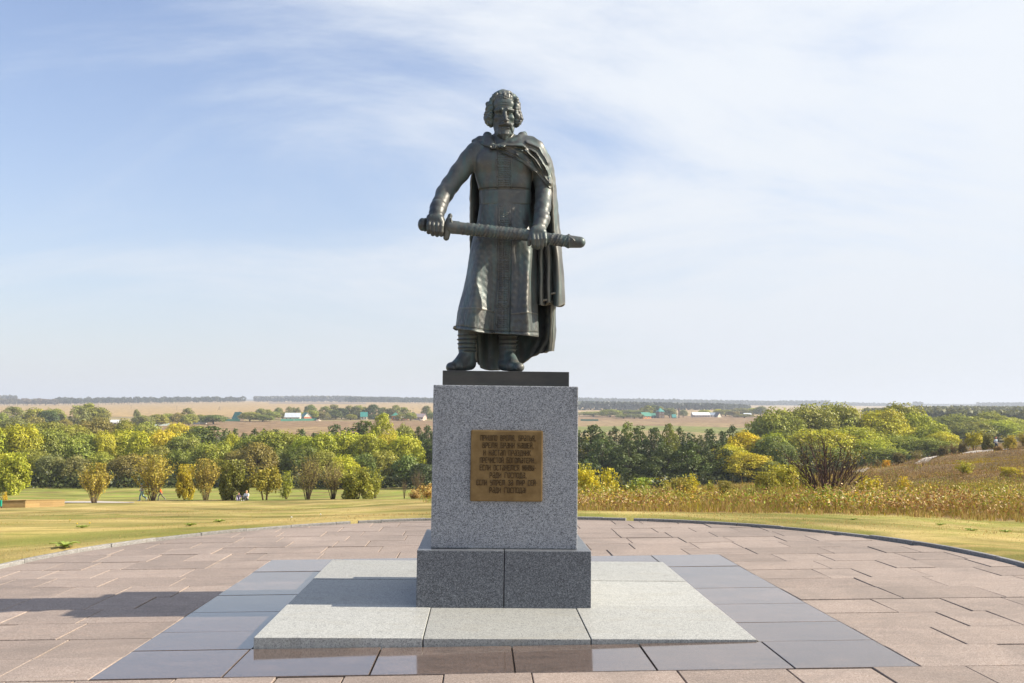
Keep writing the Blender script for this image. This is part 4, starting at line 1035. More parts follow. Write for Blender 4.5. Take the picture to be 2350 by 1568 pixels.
# ================================================================== bronze statue
import openvdb as vdb
ST = np.array([-0.074, 8.7216, 1.9444])          # the statue's foot point
_F, _R, _U, _E = np.array(_fw), np.array(_rt), np.array(_up), np.array(EYE)
FPX = 8380.0                                       # measuring scale: one unit is about a millimetre on the figure
def S(cx, cy, y=0.0):
    """measured figure (width, height, depth in mm) -> statue-local metres"""
    a = (cx + 2558.8 + 1030 - 3588.8 - 870.6) / FPX    # offset from the vertical through the lens
    b = (2278.0 - cy) / FPX
    d = _F + _R * a + _U * b
    Y = ST[1] + y / 1000.0
    return _E + d * (Y / d[1]) - ST
def S_inv(P):
    w = P + ST - _E
    z = w @ _F
    return (w @ _R) / z * FPX + 870.6, 2278.0 - (w @ _U) / z * FPX

class Grid:
    def __init__(s, lo, hi, h):
        s.lo, s.h = np.array(lo, float), h
        s.n = np.ceil((np.array(hi) - s.lo) / h).astype(int)
        s.d = np.full(s.n, 0.25, np.float32)
        s.ax = [s.lo[i] + h * np.arange(s.n[i]) for i in range(3)]
    def box(s, lo, hi):
        a = np.clip(np.floor((np.array(lo) - s.lo) / s.h).astype(int), 0, s.n)
        b = np.clip(np.ceil((np.array(hi) - s.lo) / s.h).astype(int) + 1, 0, s.n)
        sl = tuple(slice(a[i], b[i]) for i in range(3))
        X, Y, Z = np.meshgrid(*[s.ax[i][sl[i]] for i in range(3)], indexing='ij', sparse=True)
        return sl, X, Y, Z
    def put(s, sl, f, k=0.0, op='add'):
        d = s.d[sl]
        if op == 'sub': d = -d
        if k > 0:
            h = np.clip(0.5 + 0.5 * (d - f) / k, 0, 1)
            r = d * (1 - h) + f * h - k * h * (1 - h)
        else:
            r = np.minimum(d, f)
        s.d[sl] = -r if op == 'sub' else r
    def cap(s, A, B, ra, rb=None, k=0.012, op='add', flat=None):
        rb = ra if rb is None else rb
        A, B = np.array(A), np.array(B)
        m = max(ra, rb) + k + 3 * s.h
        sl, X, Y, Z = s.box(np.minimum(A, B) - m, np.maximum(A, B) + m)
        if min(s.d[sl].shape) == 0: return
        v = B - A; L = v @ v + 1e-12
        t = np.clip(((X - A[0]) * v[0] + (Y - A[1]) * v[1] + (Z - A[2]) * v[2]) / L, 0, 1)
        dx, dy, dz = X - A[0] - t * v[0], Y - A[1] - t * v[1], Z - A[2] - t * v[2]
        if flat is not None: dx, dy, dz = dx * flat[0], dy * flat[1], dz * flat[2]
        s.put(sl, np.sqrt(dx * dx + dy * dy + dz * dz) - (ra + (rb - ra) * t), k, op)
    def chain(s, pts, k=0.012, op='add'):
        for (a, ra), (b, rb) in zip(pts[:-1], pts[1:]): s.cap(a, b, ra, rb, k, op)
    def ell(s, c, r, k=0.012, op='add', rotz=0.0):
        c, r = np.array(c), np.array(r)
        m = r.max() + k + 3 * s.h
        sl, X, Y, Z = s.box(c - m, c + m)
        if min(s.d[sl].shape) == 0: return
        x, y, z = X - c[0], Y - c[1], Z - c[2]
        if rotz:
            cz, sz = math.cos(rotz), math.sin(rotz); x, y = x * cz + y * sz, -x * sz + y * cz
        q = np.sqrt((x / r[0]) ** 2 + (y / r[1]) ** 2 + (z / r[2]) ** 2)
        g = np.sqrt((x / r[0] ** 2) ** 2 + (y / r[1] ** 2) ** 2 + (z / r[2] ** 2) ** 2) + 1e-9
        s.put(sl, q * (q - 1) / g, k, op)
    def mesh(s):
        d = np.clip(s.d, -0.2, 0.2)
        d[0], d[-1], d[:, 0], d[:, -1], d[:, :, 0], d[:, :, -1] = 0.2, 0.2, 0.2, 0.2, 0.2, 0.2
        g = vdb.FloatGrid(background=0.2); g.copyFromArray(np.ascontiguousarray(d))
        v, q = g.convertToQuads(0.0)[:2]
        return v * s.h + s.lo, q[:, ::-1]

def smooth_noise(P, scale, seed=0):
    """cheap band-limited noise on points: a sum of random plane waves"""
    r = np.random.default_rng(seed); out = np.zeros(len(P))
    for i in range(9):
        k = r.normal(size=3); k /= np.linalg.norm(k); k *= scale * (0.6 + r.random())
        out += np.sin(P @ k + r.random() * 6.28)
    return out / 3.0

def polyline_dist(cx, cy, pts):
    best = np.full(cx.shape, 1e9); 
    for (x0, y0), (x1, y1) in zip(pts[:-1], pts[1:]):
        vx, vy = x1 - x0, y1 - y0
        t = np.clip(((cx - x0) * vx + (cy - y0) * vy) / (vx * vx + vy * vy), 0, 1)
        best = np.minimum(best, np.hypot(cx - x0 - t * vx, cy - y0 - t * vy))
    return best
def emboss(v, q, lines, front=True):
    """push the surface out (+) or in (-) along drawn lines: (points, height m, width)"""
    me = npmesh('tmp', v, q); n = np.zeros(len(v) * 3, np.float32)
    me.vertices.foreach_get('normal', n); n = n.reshape(-1, 3).astype(float); bpy.data.meshes.remove(me)
    cx, cy = S_inv(v)
    off = np.zeros(len(v))
    for pts, h, w in lines:
        off += h * np.exp(-(polyline_dist(cx, cy, pts) / w) ** 2)
    if front: off *= np.clip(-n[:, 1] * 2.0, 0, 1)
    return v + n * off[:, None]

# ---- bronze with brown ground colour, verdigris rain streaks, rubbed relief with painted highlights, painted hollow shade
def bronze_material(name='patinated_bronze', wear_highlight=0.8):
    m = M(name)
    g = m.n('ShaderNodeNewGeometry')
    n1 = m.noise(3.2, 6, 0.6); n2 = m.noise(16, 4, 0.6); n3 = m.noise(5.5, 5, 0.65, m.coord('Object', (2.6, 2.6, 0.42)))
    c = m.ramp(n1, [(0.32, (0.036, 0.040, 0.044)), (0.52, (0.074, 0.077, 0.076)), (0.72, (0.15, 0.142, 0.122))])
    green = m.ramp(n3, [(0.46, 0.0), (0.64, 0.85)])
    c = m.mix(green, c, (0.074, 0.118, 0.116))
    worn_highlight = m.ramp(g.outputs['Pointiness'], [(0.50, 0.0), (0.60, 1.0)])  # rubbed edges, also brightened as highlights painted into the colour
    c = m.mix(m.math('MULTIPLY', worn_highlight, wear_highlight), c, (0.30, 0.27, 0.20))
    hollow_shade = m.ramp(g.outputs['Pointiness'], [(0.42, 1.0), (0.49, 0.0)])  # shade in the hollows painted into the colour, like ambient occlusion
    c = m.mix(m.math('MULTIPLY', hollow_shade, 0.75), c, (0.016, 0.019, 0.019))
    sp = m.ramp(m.noise(60, 2, 0.5), [(0.68, 0.0), (0.74, 1.0)])
    c = m.mix(m.math('MULTIPLY', sp, 0.35), c, (0.20, 0.24, 0.20))
    ro = m.math('MULTIPLY_ADD', n2, 0.25, 0.33)
    h = m.math('ADD', m.noise(38, 4, 0.6), m.math('MULTIPLY', m.noise(120, 2, 0.5), 0.35))
    return m.bsdf(c, ro, 0.10, m.bump(h, 0.35, 0.005))
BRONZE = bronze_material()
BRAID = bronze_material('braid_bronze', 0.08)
def dark_bronze():
    m = M('dark_bronze'); n = m.noise(3, 6, 0.6, m.coord('Object', (1, 1, 2.5))); g = m.ramp(m.noise(4, 5, 0.6, m.coord('Object', (0.8, 1, 5))), [(0.55, 0.0), (0.72, 0.6)])
    c = m.mix(g, m.ramp(n, [(0.3, (0.028, 0.030, 0.032)), (0.7, (0.062, 0.058, 0.052))]), (0.06, 0.075, 0.055))
    return m.bsdf(c, 0.42, 0.2, m.bump(m.noise(30, 4), 0.2, 0.004))

statue = tag(empty('statue', tuple(ST)), 'tall bronze statue of a bearded cloaked man holding a sheathed sword across his hips', 'statue')

# ---- body: torso, arms, boots, head and hands as one surface
def cap_(G, a, b, ra, rb=None, k=14, op='add', flat=None):
    G.cap(S(*a), S(*b), ra * 1.04e-3, (rb if rb is not None else ra) * 1.04e-3, k * 1e-3, op, flat)
def ell_(G, c, r, k=14, op='add', rotz=0.0):
    G.ell(S(*c), np.array(r) * 1.04e-3, k * 1e-3, op, rotz)

B = Grid((-0.80, -0.53, -0.012), (0.60, 0.33, 2.62), 0.0047)
# torso sections: height, left, right, front, back
TOR = [(500, 700, 900, -20, 110), (540, 640, 965, -62, 118), (575, 585, 1030, -92, 128), (640, 545, 1060, -122, 138), (740, 538, 1055, -146, 142),
       (850, 552, 1046, -150, 138), (925, 572, 1036, -146, 132), (958, 577, 1034, -138, 130), (968, 594, 1030, -122, 124),
       (1030, 596, 1024, -120, 120), (1084, 594, 1026, -124, 124), (1092, 588, 1032, -134, 130), (1250, 566, 1056, -150, 140)]
def torso():
    sl, X, Y, Z = B.box((-0.45, -0.3, 1.2), (0.45, 0.3, 2.45))
    zs, xl, xr, yf, yb = [], [], [], [], []
    for cy, l, r, f, b in TOR:
        pl, pr = S(l, cy, 0), S(r, cy, 0)
        zs.append(pl[2]); xl.append(pl[0]); xr.append(pr[0]); yf.append(f / 1000); yb.append(b / 1000)
    o = np.argsort(zs); zs = np.array(zs)[o]
    z = Z.ravel()
    g = lambda a: np.interp(z, zs, np.array(a)[o])[None, None, :]
    l, r, f, b = g(xl), g(xr), g(yf), g(yb)
    cx_, cy_ = (l + r) / 2, (f + b) / 2; a_, b_ = (r - l) / 2, (b - f) / 2
    u, v = np.abs(X - cx_) / a_, np.abs(Y - cy_) / b_
    q = (u ** 2.5 + v ** 2.5) ** (1 / 2.5)
    d = (q - 1) * np.minimum(a_, b_) * 0.9
    d = np.maximum(d, np.maximum(zs[0] - Z, Z - zs[-1]))
    B.put(sl, d.astype(np.float32), 0.0)
torso()
cap_(B, (800, 470, 25), (803, 570, 30), 82, 100, 40)
cap_(B, (560, 600, 10), (700, 560, 30), 62, 70, 60)
cap_(B, (1060, 600, 10), (900, 560, 30), 66, 70, 60)
# pectorals and belly
ell_(B, (680, 700, -100), (110, 60, 90), 60); ell_(B, (930, 700, -100), (110, 60, 90), 60)
# his right arm (out to the side, gripping the hilt)
A1 = [((548, 640, 0), 92), ((500, 700, -12), 90), ((412, 812, -40), 84), ((335, 915, -80), 77), ((285, 990, -140), 75), ((242, 1080, -220), 66), ((222, 1150, -282), 56)]
for (a, ra), (b, rb) in zip(A1[:-1], A1[1:]): cap_(B, a, b, ra, rb, 26)
cap_(B, (226, 1122, -262), (214, 1165, -296), 70, 68, 5)
cap_(B, (230, 1112, -254), (228, 1118, -258), 75, 75, 5)
# his left arm (bent under the cloak, hand over the scabbard)
A2 = [((1062, 640, 10), 96), ((1120, 780, 20), 86), ((1150, 920, 0), 78), ((1148, 1000, -50), 72), ((1138, 1110, -150), 68), ((1124, 1200, -222), 60), ((1112, 1268, -272), 54)]
for (a, ra), (b, rb) in zip(A2[:-1], A2[1:]): cap_(B, a, b, ra, rb, 26)
cap_(B, (1128, 1222, -238), (1116, 1262, -268), 66, 64, 5)
cap_(B, (1130, 1214, -232), (1129, 1220, -236), 71, 71, 5)
for i, (cyy, w) in enumerate(((1150, 66), (1176, 68), (1195, 66))):       # bunched sleeve
    cap_(B, (1075, cyy - 20, -205 - 10 * i), (1195, cyy + 14, -215 - 10 * i), 8, 7, 16)
# boots
cap_(B, (487, 2140, -60), (478, 2330, -38), 90, 72, 20); cap_(B, (478, 2330, -38), (482, 2440, -30), 70, 66, 20)
for cyy, r in ((2225, 92), (2262, 90), (2298, 86), (2335, 82), (2360, 80)):
    ell_(B, (478 + (cyy % 3) * 4, cyy, -48), (r, r, 13), 9, rotz=0.2)
cap_(B, (500, 2468, -5), (395, 2490, -150), 60, 50, 20); cap_(B, (395, 2492, -150), (338, 2497, -205), 50, 38, 20); cap_(B, (326, 2508, -180), (348, 2508, -226), 27, 27, 26)
cap_(B, (474, 2390, -50), (395, 2472, -145), 62, 42, 20)
cap_(B, (838, 2150, 60), (830, 2350, 50), 86, 70, 20); cap_(B, (830, 2350, 50), (815, 2450, 55), 70, 62, 20)
for cyy, r in ((2230, 90), (2268, 90), (2305, 86), (2345, 80)):
    ell_(B, (842 - (cyy % 4) * 3, cyy, 50), (r, r, 13), 9, rotz=-0.2)
cap_(B, (800, 2478, 60), (880, 2492, -110), 56, 48, 20); cap_(B, (880, 2492, -110), (940, 2500, -190), 46, 36, 20); cap_(B, (920, 2508, -205), (945, 2508, -165), 26, 26, 26)
cap_(B, (838, 2400, 30), (900, 2478, -110), 60, 38, 20)
_sl, _X, _Y, _Z = B.box((-0.8, -0.55, -0.02), (0.6, 0.35, 0.1))
B.d[_sl] = np.maximum(B.d[_sl], 0.0 - _Z)
# ---- head
H = B
ell_(H, (797, 235, 22), (104, 120, 126), 0)
ell_(H, (797, 322, -16), (94, 104, 150), 30)
ell_(H, (800, 410, -30), (74, 84, 84), 30)
cap_(H, (800, 400, 30), (803, 560, 35), 80, 84, 14)
for a, b, ra, rb in (((728, 268, -92), (782, 256, -122), 15, 17), ((826, 256, -122), (876, 266, -92), 17, 15)): cap_(H, a, b, ra, rb, 16)
cap_(H, (750, 212, -72), (850, 210, -72), 32, 32, 40)
for yy in (200, 222, 240): cap_(H, (752, yy + 3, -118), (852, yy, -118), 5, 5, 6, 'sub')
cap_(H, (792, 250, -136), (797, 275, -136), 5, 4, 6, 'sub'); cap_(H, (816, 250, -136), (812, 275, -136), 5, 4, 6, 'sub')
ell_(H, (757, 292, -126), (33, 44, 22), 10, 'sub'); ell_(H, (849, 290, -126), (33, 44, 22), 10, 'sub')
for ex in (756, 850):
    ell_(H, (ex, 291, -78), (20, 20, 17), 2)
    cap_(H, (ex - 26, 281, -92), (ex + 26, 280, -92), 8, 8, 5); cap_(H, (ex - 22, 306, -84), (ex + 22, 305, -84), 6, 6, 8)
    ell_(H, (ex + 5, 290, -100), (8, 9, 7), 3, 'sub')
cap_(H, (806, 268, -112), (814, 345, -152), 15, 19, 16)
ell_(H, (815, 350, -156), (20, 20, 17), 12); ell_(H, (793, 356, -136), (14, 16, 12), 8); ell_(H, (836, 354, -136), (14, 16, 12), 8)
ell_(H, (803, 366, -148), (7, 9, 6), 3, 'sub'); ell_(H, (826, 365, -148), (7, 9, 6), 3, 'sub')
ell_(H, (742, 336, -78), (28, 26, 22), 26); ell_(H, (864, 334, -78), (28, 26, 22), 26)
cap_(H, (780, 352, -128), (750, 392, -108), 6, 5, 8, 'sub'); cap_(H, (848, 350, -128), (872, 390, -106), 6, 5, 8, 'sub')
cap_(H, (716, 350, -30), (738, 440, -52), 22, 22, 26); cap_(H, (884, 350, -30), (866, 440, -52), 22, 22, 26)
# moustache, mouth, lip, beard
ell_(H, (804, 452, -74), (70, 62, 62), 22)
for s_, x0 in ((-1, 806), (1, 820)):
    for j, (dy, rr) in enumerate(((0, 17), (9, 15), (18, 11))):
        cap_(H, (x0, 378 + dy, -142 + j * 4), (x0 + s_ * 36, 390 + dy * 1.1, -128 + j * 3), rr, rr - 1, 7)
        cap_(H, (x0 + s_ * 36, 390 + dy * 1.1, -128 + j * 3), (x0 + s_ * 56, 424 + dy * 1.7, -94), rr - 1, 6, 9)
cap_(H, (758, 405, -128), (808, 398, -140), 8, 9, 5, 'sub'); cap_(H, (808, 398, -140), (862, 403, -126), 9, 8, 5, 'sub')
cap_(H, (782, 420, -132), (838, 419, -132), 11, 11, 8)
for i in range(15):
    a = (i - 7) / 7
    x0 = 804 + a * 62
    cap_(H, (x0, 425 + abs(a) * 4, -128 + abs(a) ** 2 * 62), (804 + a * 58 + 5 * math.sin(i * 2.1), 470, -132 + abs(a) ** 2 * 58), 10, 11, 6)
    cap_(H, (804 + a * 58 + 5 * math.sin(i * 2.1), 470, -132 + abs(a) ** 2 * 58), (806 + a * 30, 516 - 22 * a * a + 6 * math.sin(i * 1.7), -112 + abs(a) ** 2 * 40), 11, 6, 5)
for s_, x0 in ((-1, 716), (1, 888)):
    for j in range(4):
        cap_(H, (x0 - s_ * j * 3, 370 + j * 14, -22 - j * 9), (x0 - s_ * (10 + j * 6), 440 + j * 14, -48 - j * 10), 11, 9, 6)
# ---- hands
def hand(lo, hi, palm, fingers, thumb, extra=()):
    g = B
    for a, b, ra, rb in palm: cap_(g, a, b, ra, rb, 18)
    for f in fingers:
        for (a, ra), (b, rb) in zip(f[:-1], f[1:]): cap_(g, a, b, ra, rb, 4)
    for (a, ra), (b, rb) in zip(thumb[:-1], thumb[1:]): cap_(g, a, b, ra, rb, 6)
    for e in extra: cap_(g, *e)
PA = [((218, 1150, -288), (205, 1200, -322), 50, 46), ((165, 1205, -340), (235, 1215, -340), 40, 42), ((160, 1235, -350), (250, 1245, -350), 28, 30)]
FA = []
for i, x in enumerate((146, 182, 219, 256)):
    dy = i * 5; ln = (0, 12, 14, 8)[i]
    FA.append([((x + 6, 1222 + dy, -352), 22), ((x, 1262 + dy, -378), 21), ((x - 2, 1300 + dy + ln * .6, -376), 19), ((x - 1, 1326 + dy + ln, -342), 18), ((x + 2, 1322 + dy + ln, -300), 16)])
TA = [((226, 1190, -300), 28), ((262, 1215, -280), 23), ((272, 1250, -262), 19), ((268, 1285, -268), 16)]
hand((-0.78, -0.52, 1.05), (-0.46, -0.2, 1.50), PA, FA, TA)
PB = [((1112, 1265, -272), (1100, 1310, -322), 50, 50), ((1068, 1318, -338), (1130, 1330, -338), 44, 42), ((1060, 1355, -356), (1140, 1365, -350), 28, 30)]
FB = []
for i, x in enumerate((1058, 1092, 1126, 1156)):
    dy = (0, 4, 4, -4)[i]; ln = (4, 12, 8, -6)[i]
    FB.append([((x - 4, 1345 + dy, -362), 22), ((x, 1388 + dy, -384), 21), ((x + 1, 1424 + dy + ln, -374), 19), ((x, 1446 + dy + ln, -336), 18), ((x - 2, 1440 + dy + ln, -296), 16)])
TB = [((1062, 1300, -330), 28), ((1040, 1350, -350), 23), ((1024, 1395, -356), 20), ((1020, 1432, -338), 17)]
hand((0.15, -0.52, 0.95), (0.45, -0.2, 1.40), PB, FB, TB, [((1150, 1290, -318), (1146, 1370, -368), 16, 18, 10)])
v1, q1 = B.mesh()
v1 = v1 + 0.0007 * (smooth_noise(v1, 30, 1) + smooth_noise(v1, 110, 2) * 0.5)[:, None] * np.array([0.6, 1, 0.3])
v1 = emboss(v1, q1, [
    ([(560, 620), (640, 720), (668, 820), (660, 930)], 0.007, 22), ([(600, 780), (700, 850), (735, 930)], -0.006, 20),
    ([(640, 940), (740, 958)], 0.006, 14), ([(600, 960), (735, 948)], 0.006, 9), ([(860, 945), (1020, 965)], 0.007, 9),
    ([(880, 700), (930, 820), (905, 940)], 0.006, 24), ([(980, 720), (985, 930)], -0.008, 20),
    ([(490, 620), (470, 740), (480, 850)], -0.007, 14), ([(520, 640), (440, 820), (330, 960)], 0.005, 16),
    ([(400, 760), (350, 880), (270, 980)], -0.006, 10), ([(330, 900), (290, 1020), (280, 1090)], 0.004, 20),
    ([(250, 960), (210, 1060)], -0.005, 12), ([(430, 900), (330, 940)], -0.007, 12), ([(440, 870), (360, 905)], 0.005, 12),
    ([(1100, 960), (1180, 990)], -0.006, 14), ([(1110, 1010), (1190, 1060)], 0.006, 16), ([(1120, 1130), (1195, 1190)], -0.005, 9),
    ([(598, 1090), (735, 1072)], -0.006, 5), ([(735, 1070), (1026, 1068)], -0.006, 5), ([(741, 960), (741, 1070)], -0.003, 4),
    ([(598, 1040), (1024, 1010)], 0.0, 10)])

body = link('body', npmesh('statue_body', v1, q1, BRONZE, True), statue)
body_bvh = BVHTree.FromPolygons(v1.tolist(), q1.tolist())

# ---- hair: thick swept-back waves with curls over the ears
HR = Grid((-0.3, -0.26, 2.15), (0.3, 0.27, 2.68), 0.0042)
ell_(HR, (797, 205, 52), (112, 122, 124), 0)
ell_(HR, (797, 300, 95), (122, 85, 130), 40)
ell_(HR, (797, 260, -118), (96, 78, 105), 18, 'sub'); ell_(HR, (797, 370, -90), (98, 120, 120), 14, 'sub')
lk = []
for i in range(11):                                     # locks combed back from the brow
    a = (i - 5) / 5
    x0 = 800 + a * 88
    lk.append([((x0, 178 - 18 * (1 - a * a) + abs(a) * 26, -92 + 52 * a * a), 13), ((802 + a * 84, 140 + a * a * 28 - 10 * (i % 2), -76 + 50 * a * a), 17), ((800 + a * 86, 106 + 34 * a * a, -14 + 26 * a * a), 18), ((798 + a * 78, 100 + 40 * a * a, 60), 18)])
L_ = [(722, 140, -30), (700, 175, -38), (682, 205, -34), (660, 215, -22), (668, 245, -36), (690, 225, -48), (700, 255, -52), (664, 275, -28), (650, 305, -22), (642, 335, -14), (656, 352, -32), (676, 330, -48), (690, 300, -54), (668, 375, -12), (688, 384, -20), (697, 360, -34), (648, 320, 20), (660, 360, 30)]
R_ = [(882, 142, -30), (900, 172, -36), (915, 190, -26), (926, 215, -22), (922, 245, -26), (905, 228, -48), (900, 258, -52), (918, 275, -34), (934, 300, -24), (942, 325, -14), (930, 345, -30), (914, 322, -48), (904, 296, -52), (924, 372, -14), (908, 386, -22), (900, 362, -36), (944, 318, 20), (930, 358, 30)]
for P_ in (L_, R_):
    for i, p in enumerate(P_):
        r_ = 24 + 5 * math.sin(i * 1.9)
        ell_(HR, p, (r_, 28, r_ * 1.1), 16)
for sg, cx0 in ((-1, 797), (1, 800)):                   # flowing strands curling outwards at their ends
    for j in range(9):
        y_ = -46 + j * 14; ox = 4 * math.sin(j * 2.1)
        pts_l = [(cx0 + sg * (62 + ox), 122 + j * 2, y_ - 4), (cx0 + sg * (100 + ox), 172, y_), (cx0 + sg * (128 + ox), 212 + j, y_ + 4), (cx0 + sg * (120 + ox), 252 + j * 2, y_ - 2), (cx0 + sg * (140 + ox), 300 + j, y_ + 2), (cx0 + sg * (152 + ox * 2), 340, y_), (cx0 + sg * (132 + ox), 372 + 2 * j, y_ - 6), (cx0 + sg * (108 + ox), 384, y_ - 10)]
        for a_, b_ in zip(pts_l[:-1], pts_l[1:]): cap_(HR, a_, b_, 13, 13, 4)
for p in lk:
    for (a, ra), (b, rb) in zip(p[:-1], p[1:]): cap_(HR, a, b, ra, rb, 5)
v5, q5 = HR.mesh()
cx_, cy_ = S_inv(v5)
v5 = v5 + (0.0026 * np.sin(smooth_noise(v5, 42, 9) * 4.0 + cy_ * 0.13))[:, None] * np.sign(v5 - np.array(S(797, 260, 40))) * 0.7
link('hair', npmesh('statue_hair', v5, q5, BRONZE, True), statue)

# ---- generic spline sheet: rows of measured points -> dense grid
def catmull(P, n):
    P = np.array(P, float); m = len(P)
    t = np.linspace(0, m - 1, n); i = np.clip(t.astype(int), 0, m - 2); u = (t - i)[:, None]
    p0, p1, p2, p3 = P[np.maximum(i - 1, 0)], P[i], P[i + 1], P[np.minimum(i + 2, m - 1)]
    sh = (-1,) + (1,) * (P.ndim - 1); u = (t - i).reshape(sh)
    return 0.5 * (2 * p1 + (p2 - p0) * u + (2 * p0 - 5 * p1 + 4 * p2 - p3) * u * u + (3 * p1 - p0 - 3 * p2 + p3) * u ** 3)
def sheet(rows, nu, nv):
    g = np.stack([catmull(r, nu) for r in rows])
    g = catmull(g, nv)
    return np.array([[S(*p) for p in row] for row in g])
def grid_faces(nv, nu, close=False):
    f = []
    for j in range(nv - 1):
        for i in range(nu if close else nu - 1):
            a, b = j * nu + i, j * nu + (i + 1) % nu
            f.append((a, a + nu, b + nu, b))
    return np.array(f)
def solid(o, t, off=0.0):
    md = o.modifiers.new('thickness', 'SOLIDIFY'); md.thickness, md.offset = t, off
    return o

# ---- skirt of the caftan: flared, creased over the advanced leg
def sk(cy, front, back):
    return [(x, cy + (dc if len(p) > 2 else 0), y) for p in front for (x, y, dc) in [(p + (0,))[:3]]] + [(x, cy, y) for x, y in back]
SKF = [
 (1078, [(590, -10), (600, -45), (620, -85), (650, -108), (680, -119), (710, -126), (738, -131), (748, -126), (800, -132), (858, -126), (872, -131), (920, -124), (965, -104), (1005, -62), (1030, -8)], 90, 126),
 (1250, [(562, -20), (575, -65), (595, -102), (625, -130), (660, -144), (700, -153), (738, -159), (750, -153), (800, -158), (860, -154), (875, -160), (930, -152), (985, -128), (1035, -76), (1058, -10)], 100, 145),
 (1445, [(513, -30), (528, -80), (555, -128), (592, -164), (635, -180), (690, -188), (734, -192), (748, -185), (800, -188), (862, -185), (878, -194), (945, -190), (1018, -174), (1060, -108), (1087, -30)], 108, 160),
 (1745, [(464, -50), (480, -110), (512, -195), (548, -250), (582, -246), (652, -206), (726, -176), (744, -176), (798, -185), (856, -186), (873, -202), (950, -212), (1008, -226), (1046, -140), (1099, -40)], 118, 178),
 (1985, [(403, -60), (436, -170), (488, -262), (538, -308), (580, -300), (650, -236), (712, -184), (730, -184), (795, -196), (850, -200), (868, -226), (938, -242), (1004, -268), (1046, -156), (1096, -50)], 125, 188),
 (2140, [(378, -62), (412, -180), (466, -278), (524, -326), (572, -314), (646, -246), (702, -194), (724, -192), (790, -206), (846, -210), (864, -238), (940, -250), (1012, -258), (1052, -176), (1101, -60)], 125, 190),
]
SK = []
for cy, fr, bs, bm_ in SKF:
    l, r = fr[0][0], fr[-1][0]
    SK.append([(x, cy, y) for x, y in fr] + [(r - 60, cy, bs), ((l + r) / 2, cy, bm_), (l + 70, cy, bs)])
_hem = [(374, 2160, -62), (410, 2172, -184), (466, 2178, -284), (524, 2182, -332), (572, 2196, -320), (646, 2206, -250), (702, 2210, -198), (724, 2206, -202), (790, 2212, -208), (846, 2216, -212), (864, 2214, -240), (940, 2220, -252), (1012, 2228, -260), (1052, 2232, -178), (1103, 2236, -60), (1040, 2200, 125), (740, 2180, 190), (446, 2165, 125)]
SK.append(_hem)
def skirt_grid(nu, nv):
    rows = []
    for r in SK:
        r = r + [r[0]]
        rows.append(catmull(r, nu + 1)[:-1])
    return catmull(np.stack(rows), nv)
NU, NV = 260, 170
gg = skirt_grid(NU, NV)
P = np.array([[S(*p) for p in row] for row in gg]).reshape(-1, 3)
fs = grid_faces(NV, NU, True)
P = P + 0.0022 * (smooth_noise(P * np.array([1, 1, 0.35]), 60, 21) + 0.7 * smooth_noise(P, 120, 22))[:, None] * np.array([0.4, 1, 0.1])
hemline = [(376, 2140), (470, 2150), (590, 2172), (700, 2186), (846, 2190), (1012, 2196), (1101, 2200)]
hemtop = [(402, 1985), (545, 1983), (640, 2000), (716, 2022)]
hemtop2 = [(866, 2036), (940, 2030), (1012, 2022), (1097, 2040)]
P = emboss(P, fs, [(hemline, -0.007, 7), ([(x, y + 22) for x, y in hemline], 0.006, 16), (hemtop, 0.006, 6), (hemtop2, 0.006, 6),
    ([(905, 1460), (930, 1700), (915, 1980)], -0.007, 16), ([(610, 1500), (570, 1720), (560, 1980)], 0.005, 24), ([(800, 1400), (800, 2190)], -0.004, 5)])
cx_, cy_ = S_inv(P)
rib = 0.0026 * np.sin(cx_ * 0.55) * np.clip((cy_ - np.interp(cx_, [376, 545, 700, 860, 1100], [1990, 1992, 2025, 2040, 2045])) / 14, 0, 1) * np.clip((np.interp(cx_, [376, 590, 846, 1100], [2136, 2164, 2182, 2195]) - cy_) / 8, 0, 1) * ((cx_ < 712) | (cx_ > 862))
P[:, 1] -= rib * (P[:, 1] < 0)
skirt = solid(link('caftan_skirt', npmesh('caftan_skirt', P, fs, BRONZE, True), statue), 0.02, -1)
skirt_bvh = BVHTree.FromPolygons([Vector(p) for p in P], fs.tolist())

# ---- braided front bands: rows of short cords between two edge beads, laid on the surface below
def drape(bm, bvhs, a, b, r, n=5, lift=0.0):
    pts = []
    for i in range(n):
        t = i / (n - 1)
        cx, cy = a[0] + (b[0] - a[0]) * t, a[1] + (b[1] - a[1]) * t
        p0, p1 = Vector(S(cx, cy, -600)), Vector(S(cx, cy, 100))
        hit = None
        for bv in bvhs:
            h = bv.ray_cast(p0, (p1 - p0).normalized())
            if h[0] is not None and (hit is None or h[3] < hit[1]): hit = (h[0], h[3])
        if hit: pts.append(hit[0] + Vector((0, -lift, 0)))
    if len(pts) > 1: tube_bm(bm, pts, r, 5)
def band(name, rows, bvhs):
    """rows: (height, left, right)"""
    bm = bmesh.new()
    ys = [r[0] for r in rows]
    cy = ys[0] + 8
    k = 0
    while cy < ys[-1]:
        l, r = np.interp(cy, ys, [q[1] for q in rows]), np.interp(cy, ys, [q[2] for q in rows])
        mid = (l + r) / 2
        j = rnd.uniform(-3, 3)
        drape(bm, bvhs, (l + 7, cy + j), (mid - 5, cy - j), 0.0052, 4); drape(bm, bvhs, (mid + 5, cy + j), (r - 7, cy - j), 0.0052, 4)
        cy += 18 + rnd.uniform(-3, 3) + (12 if k % 6 == 5 else 0); k += 1
    for s_ in (1, 2):
        for (y0, *a), (y1, *b) in zip(rows[:-1], rows[1:]): drape(bm, bvhs, (a[s_ - 1], y0), (b[s_ - 1], y1), 0.0075, 8)
    tag(link(name, bm_mesh(name, bm, BRAID, True), statue), kind='stuff')
band('chest_band', [(628, 738, 862), (700, 738, 864), (850, 741, 862), (942, 741, 862)], [body_bvh])
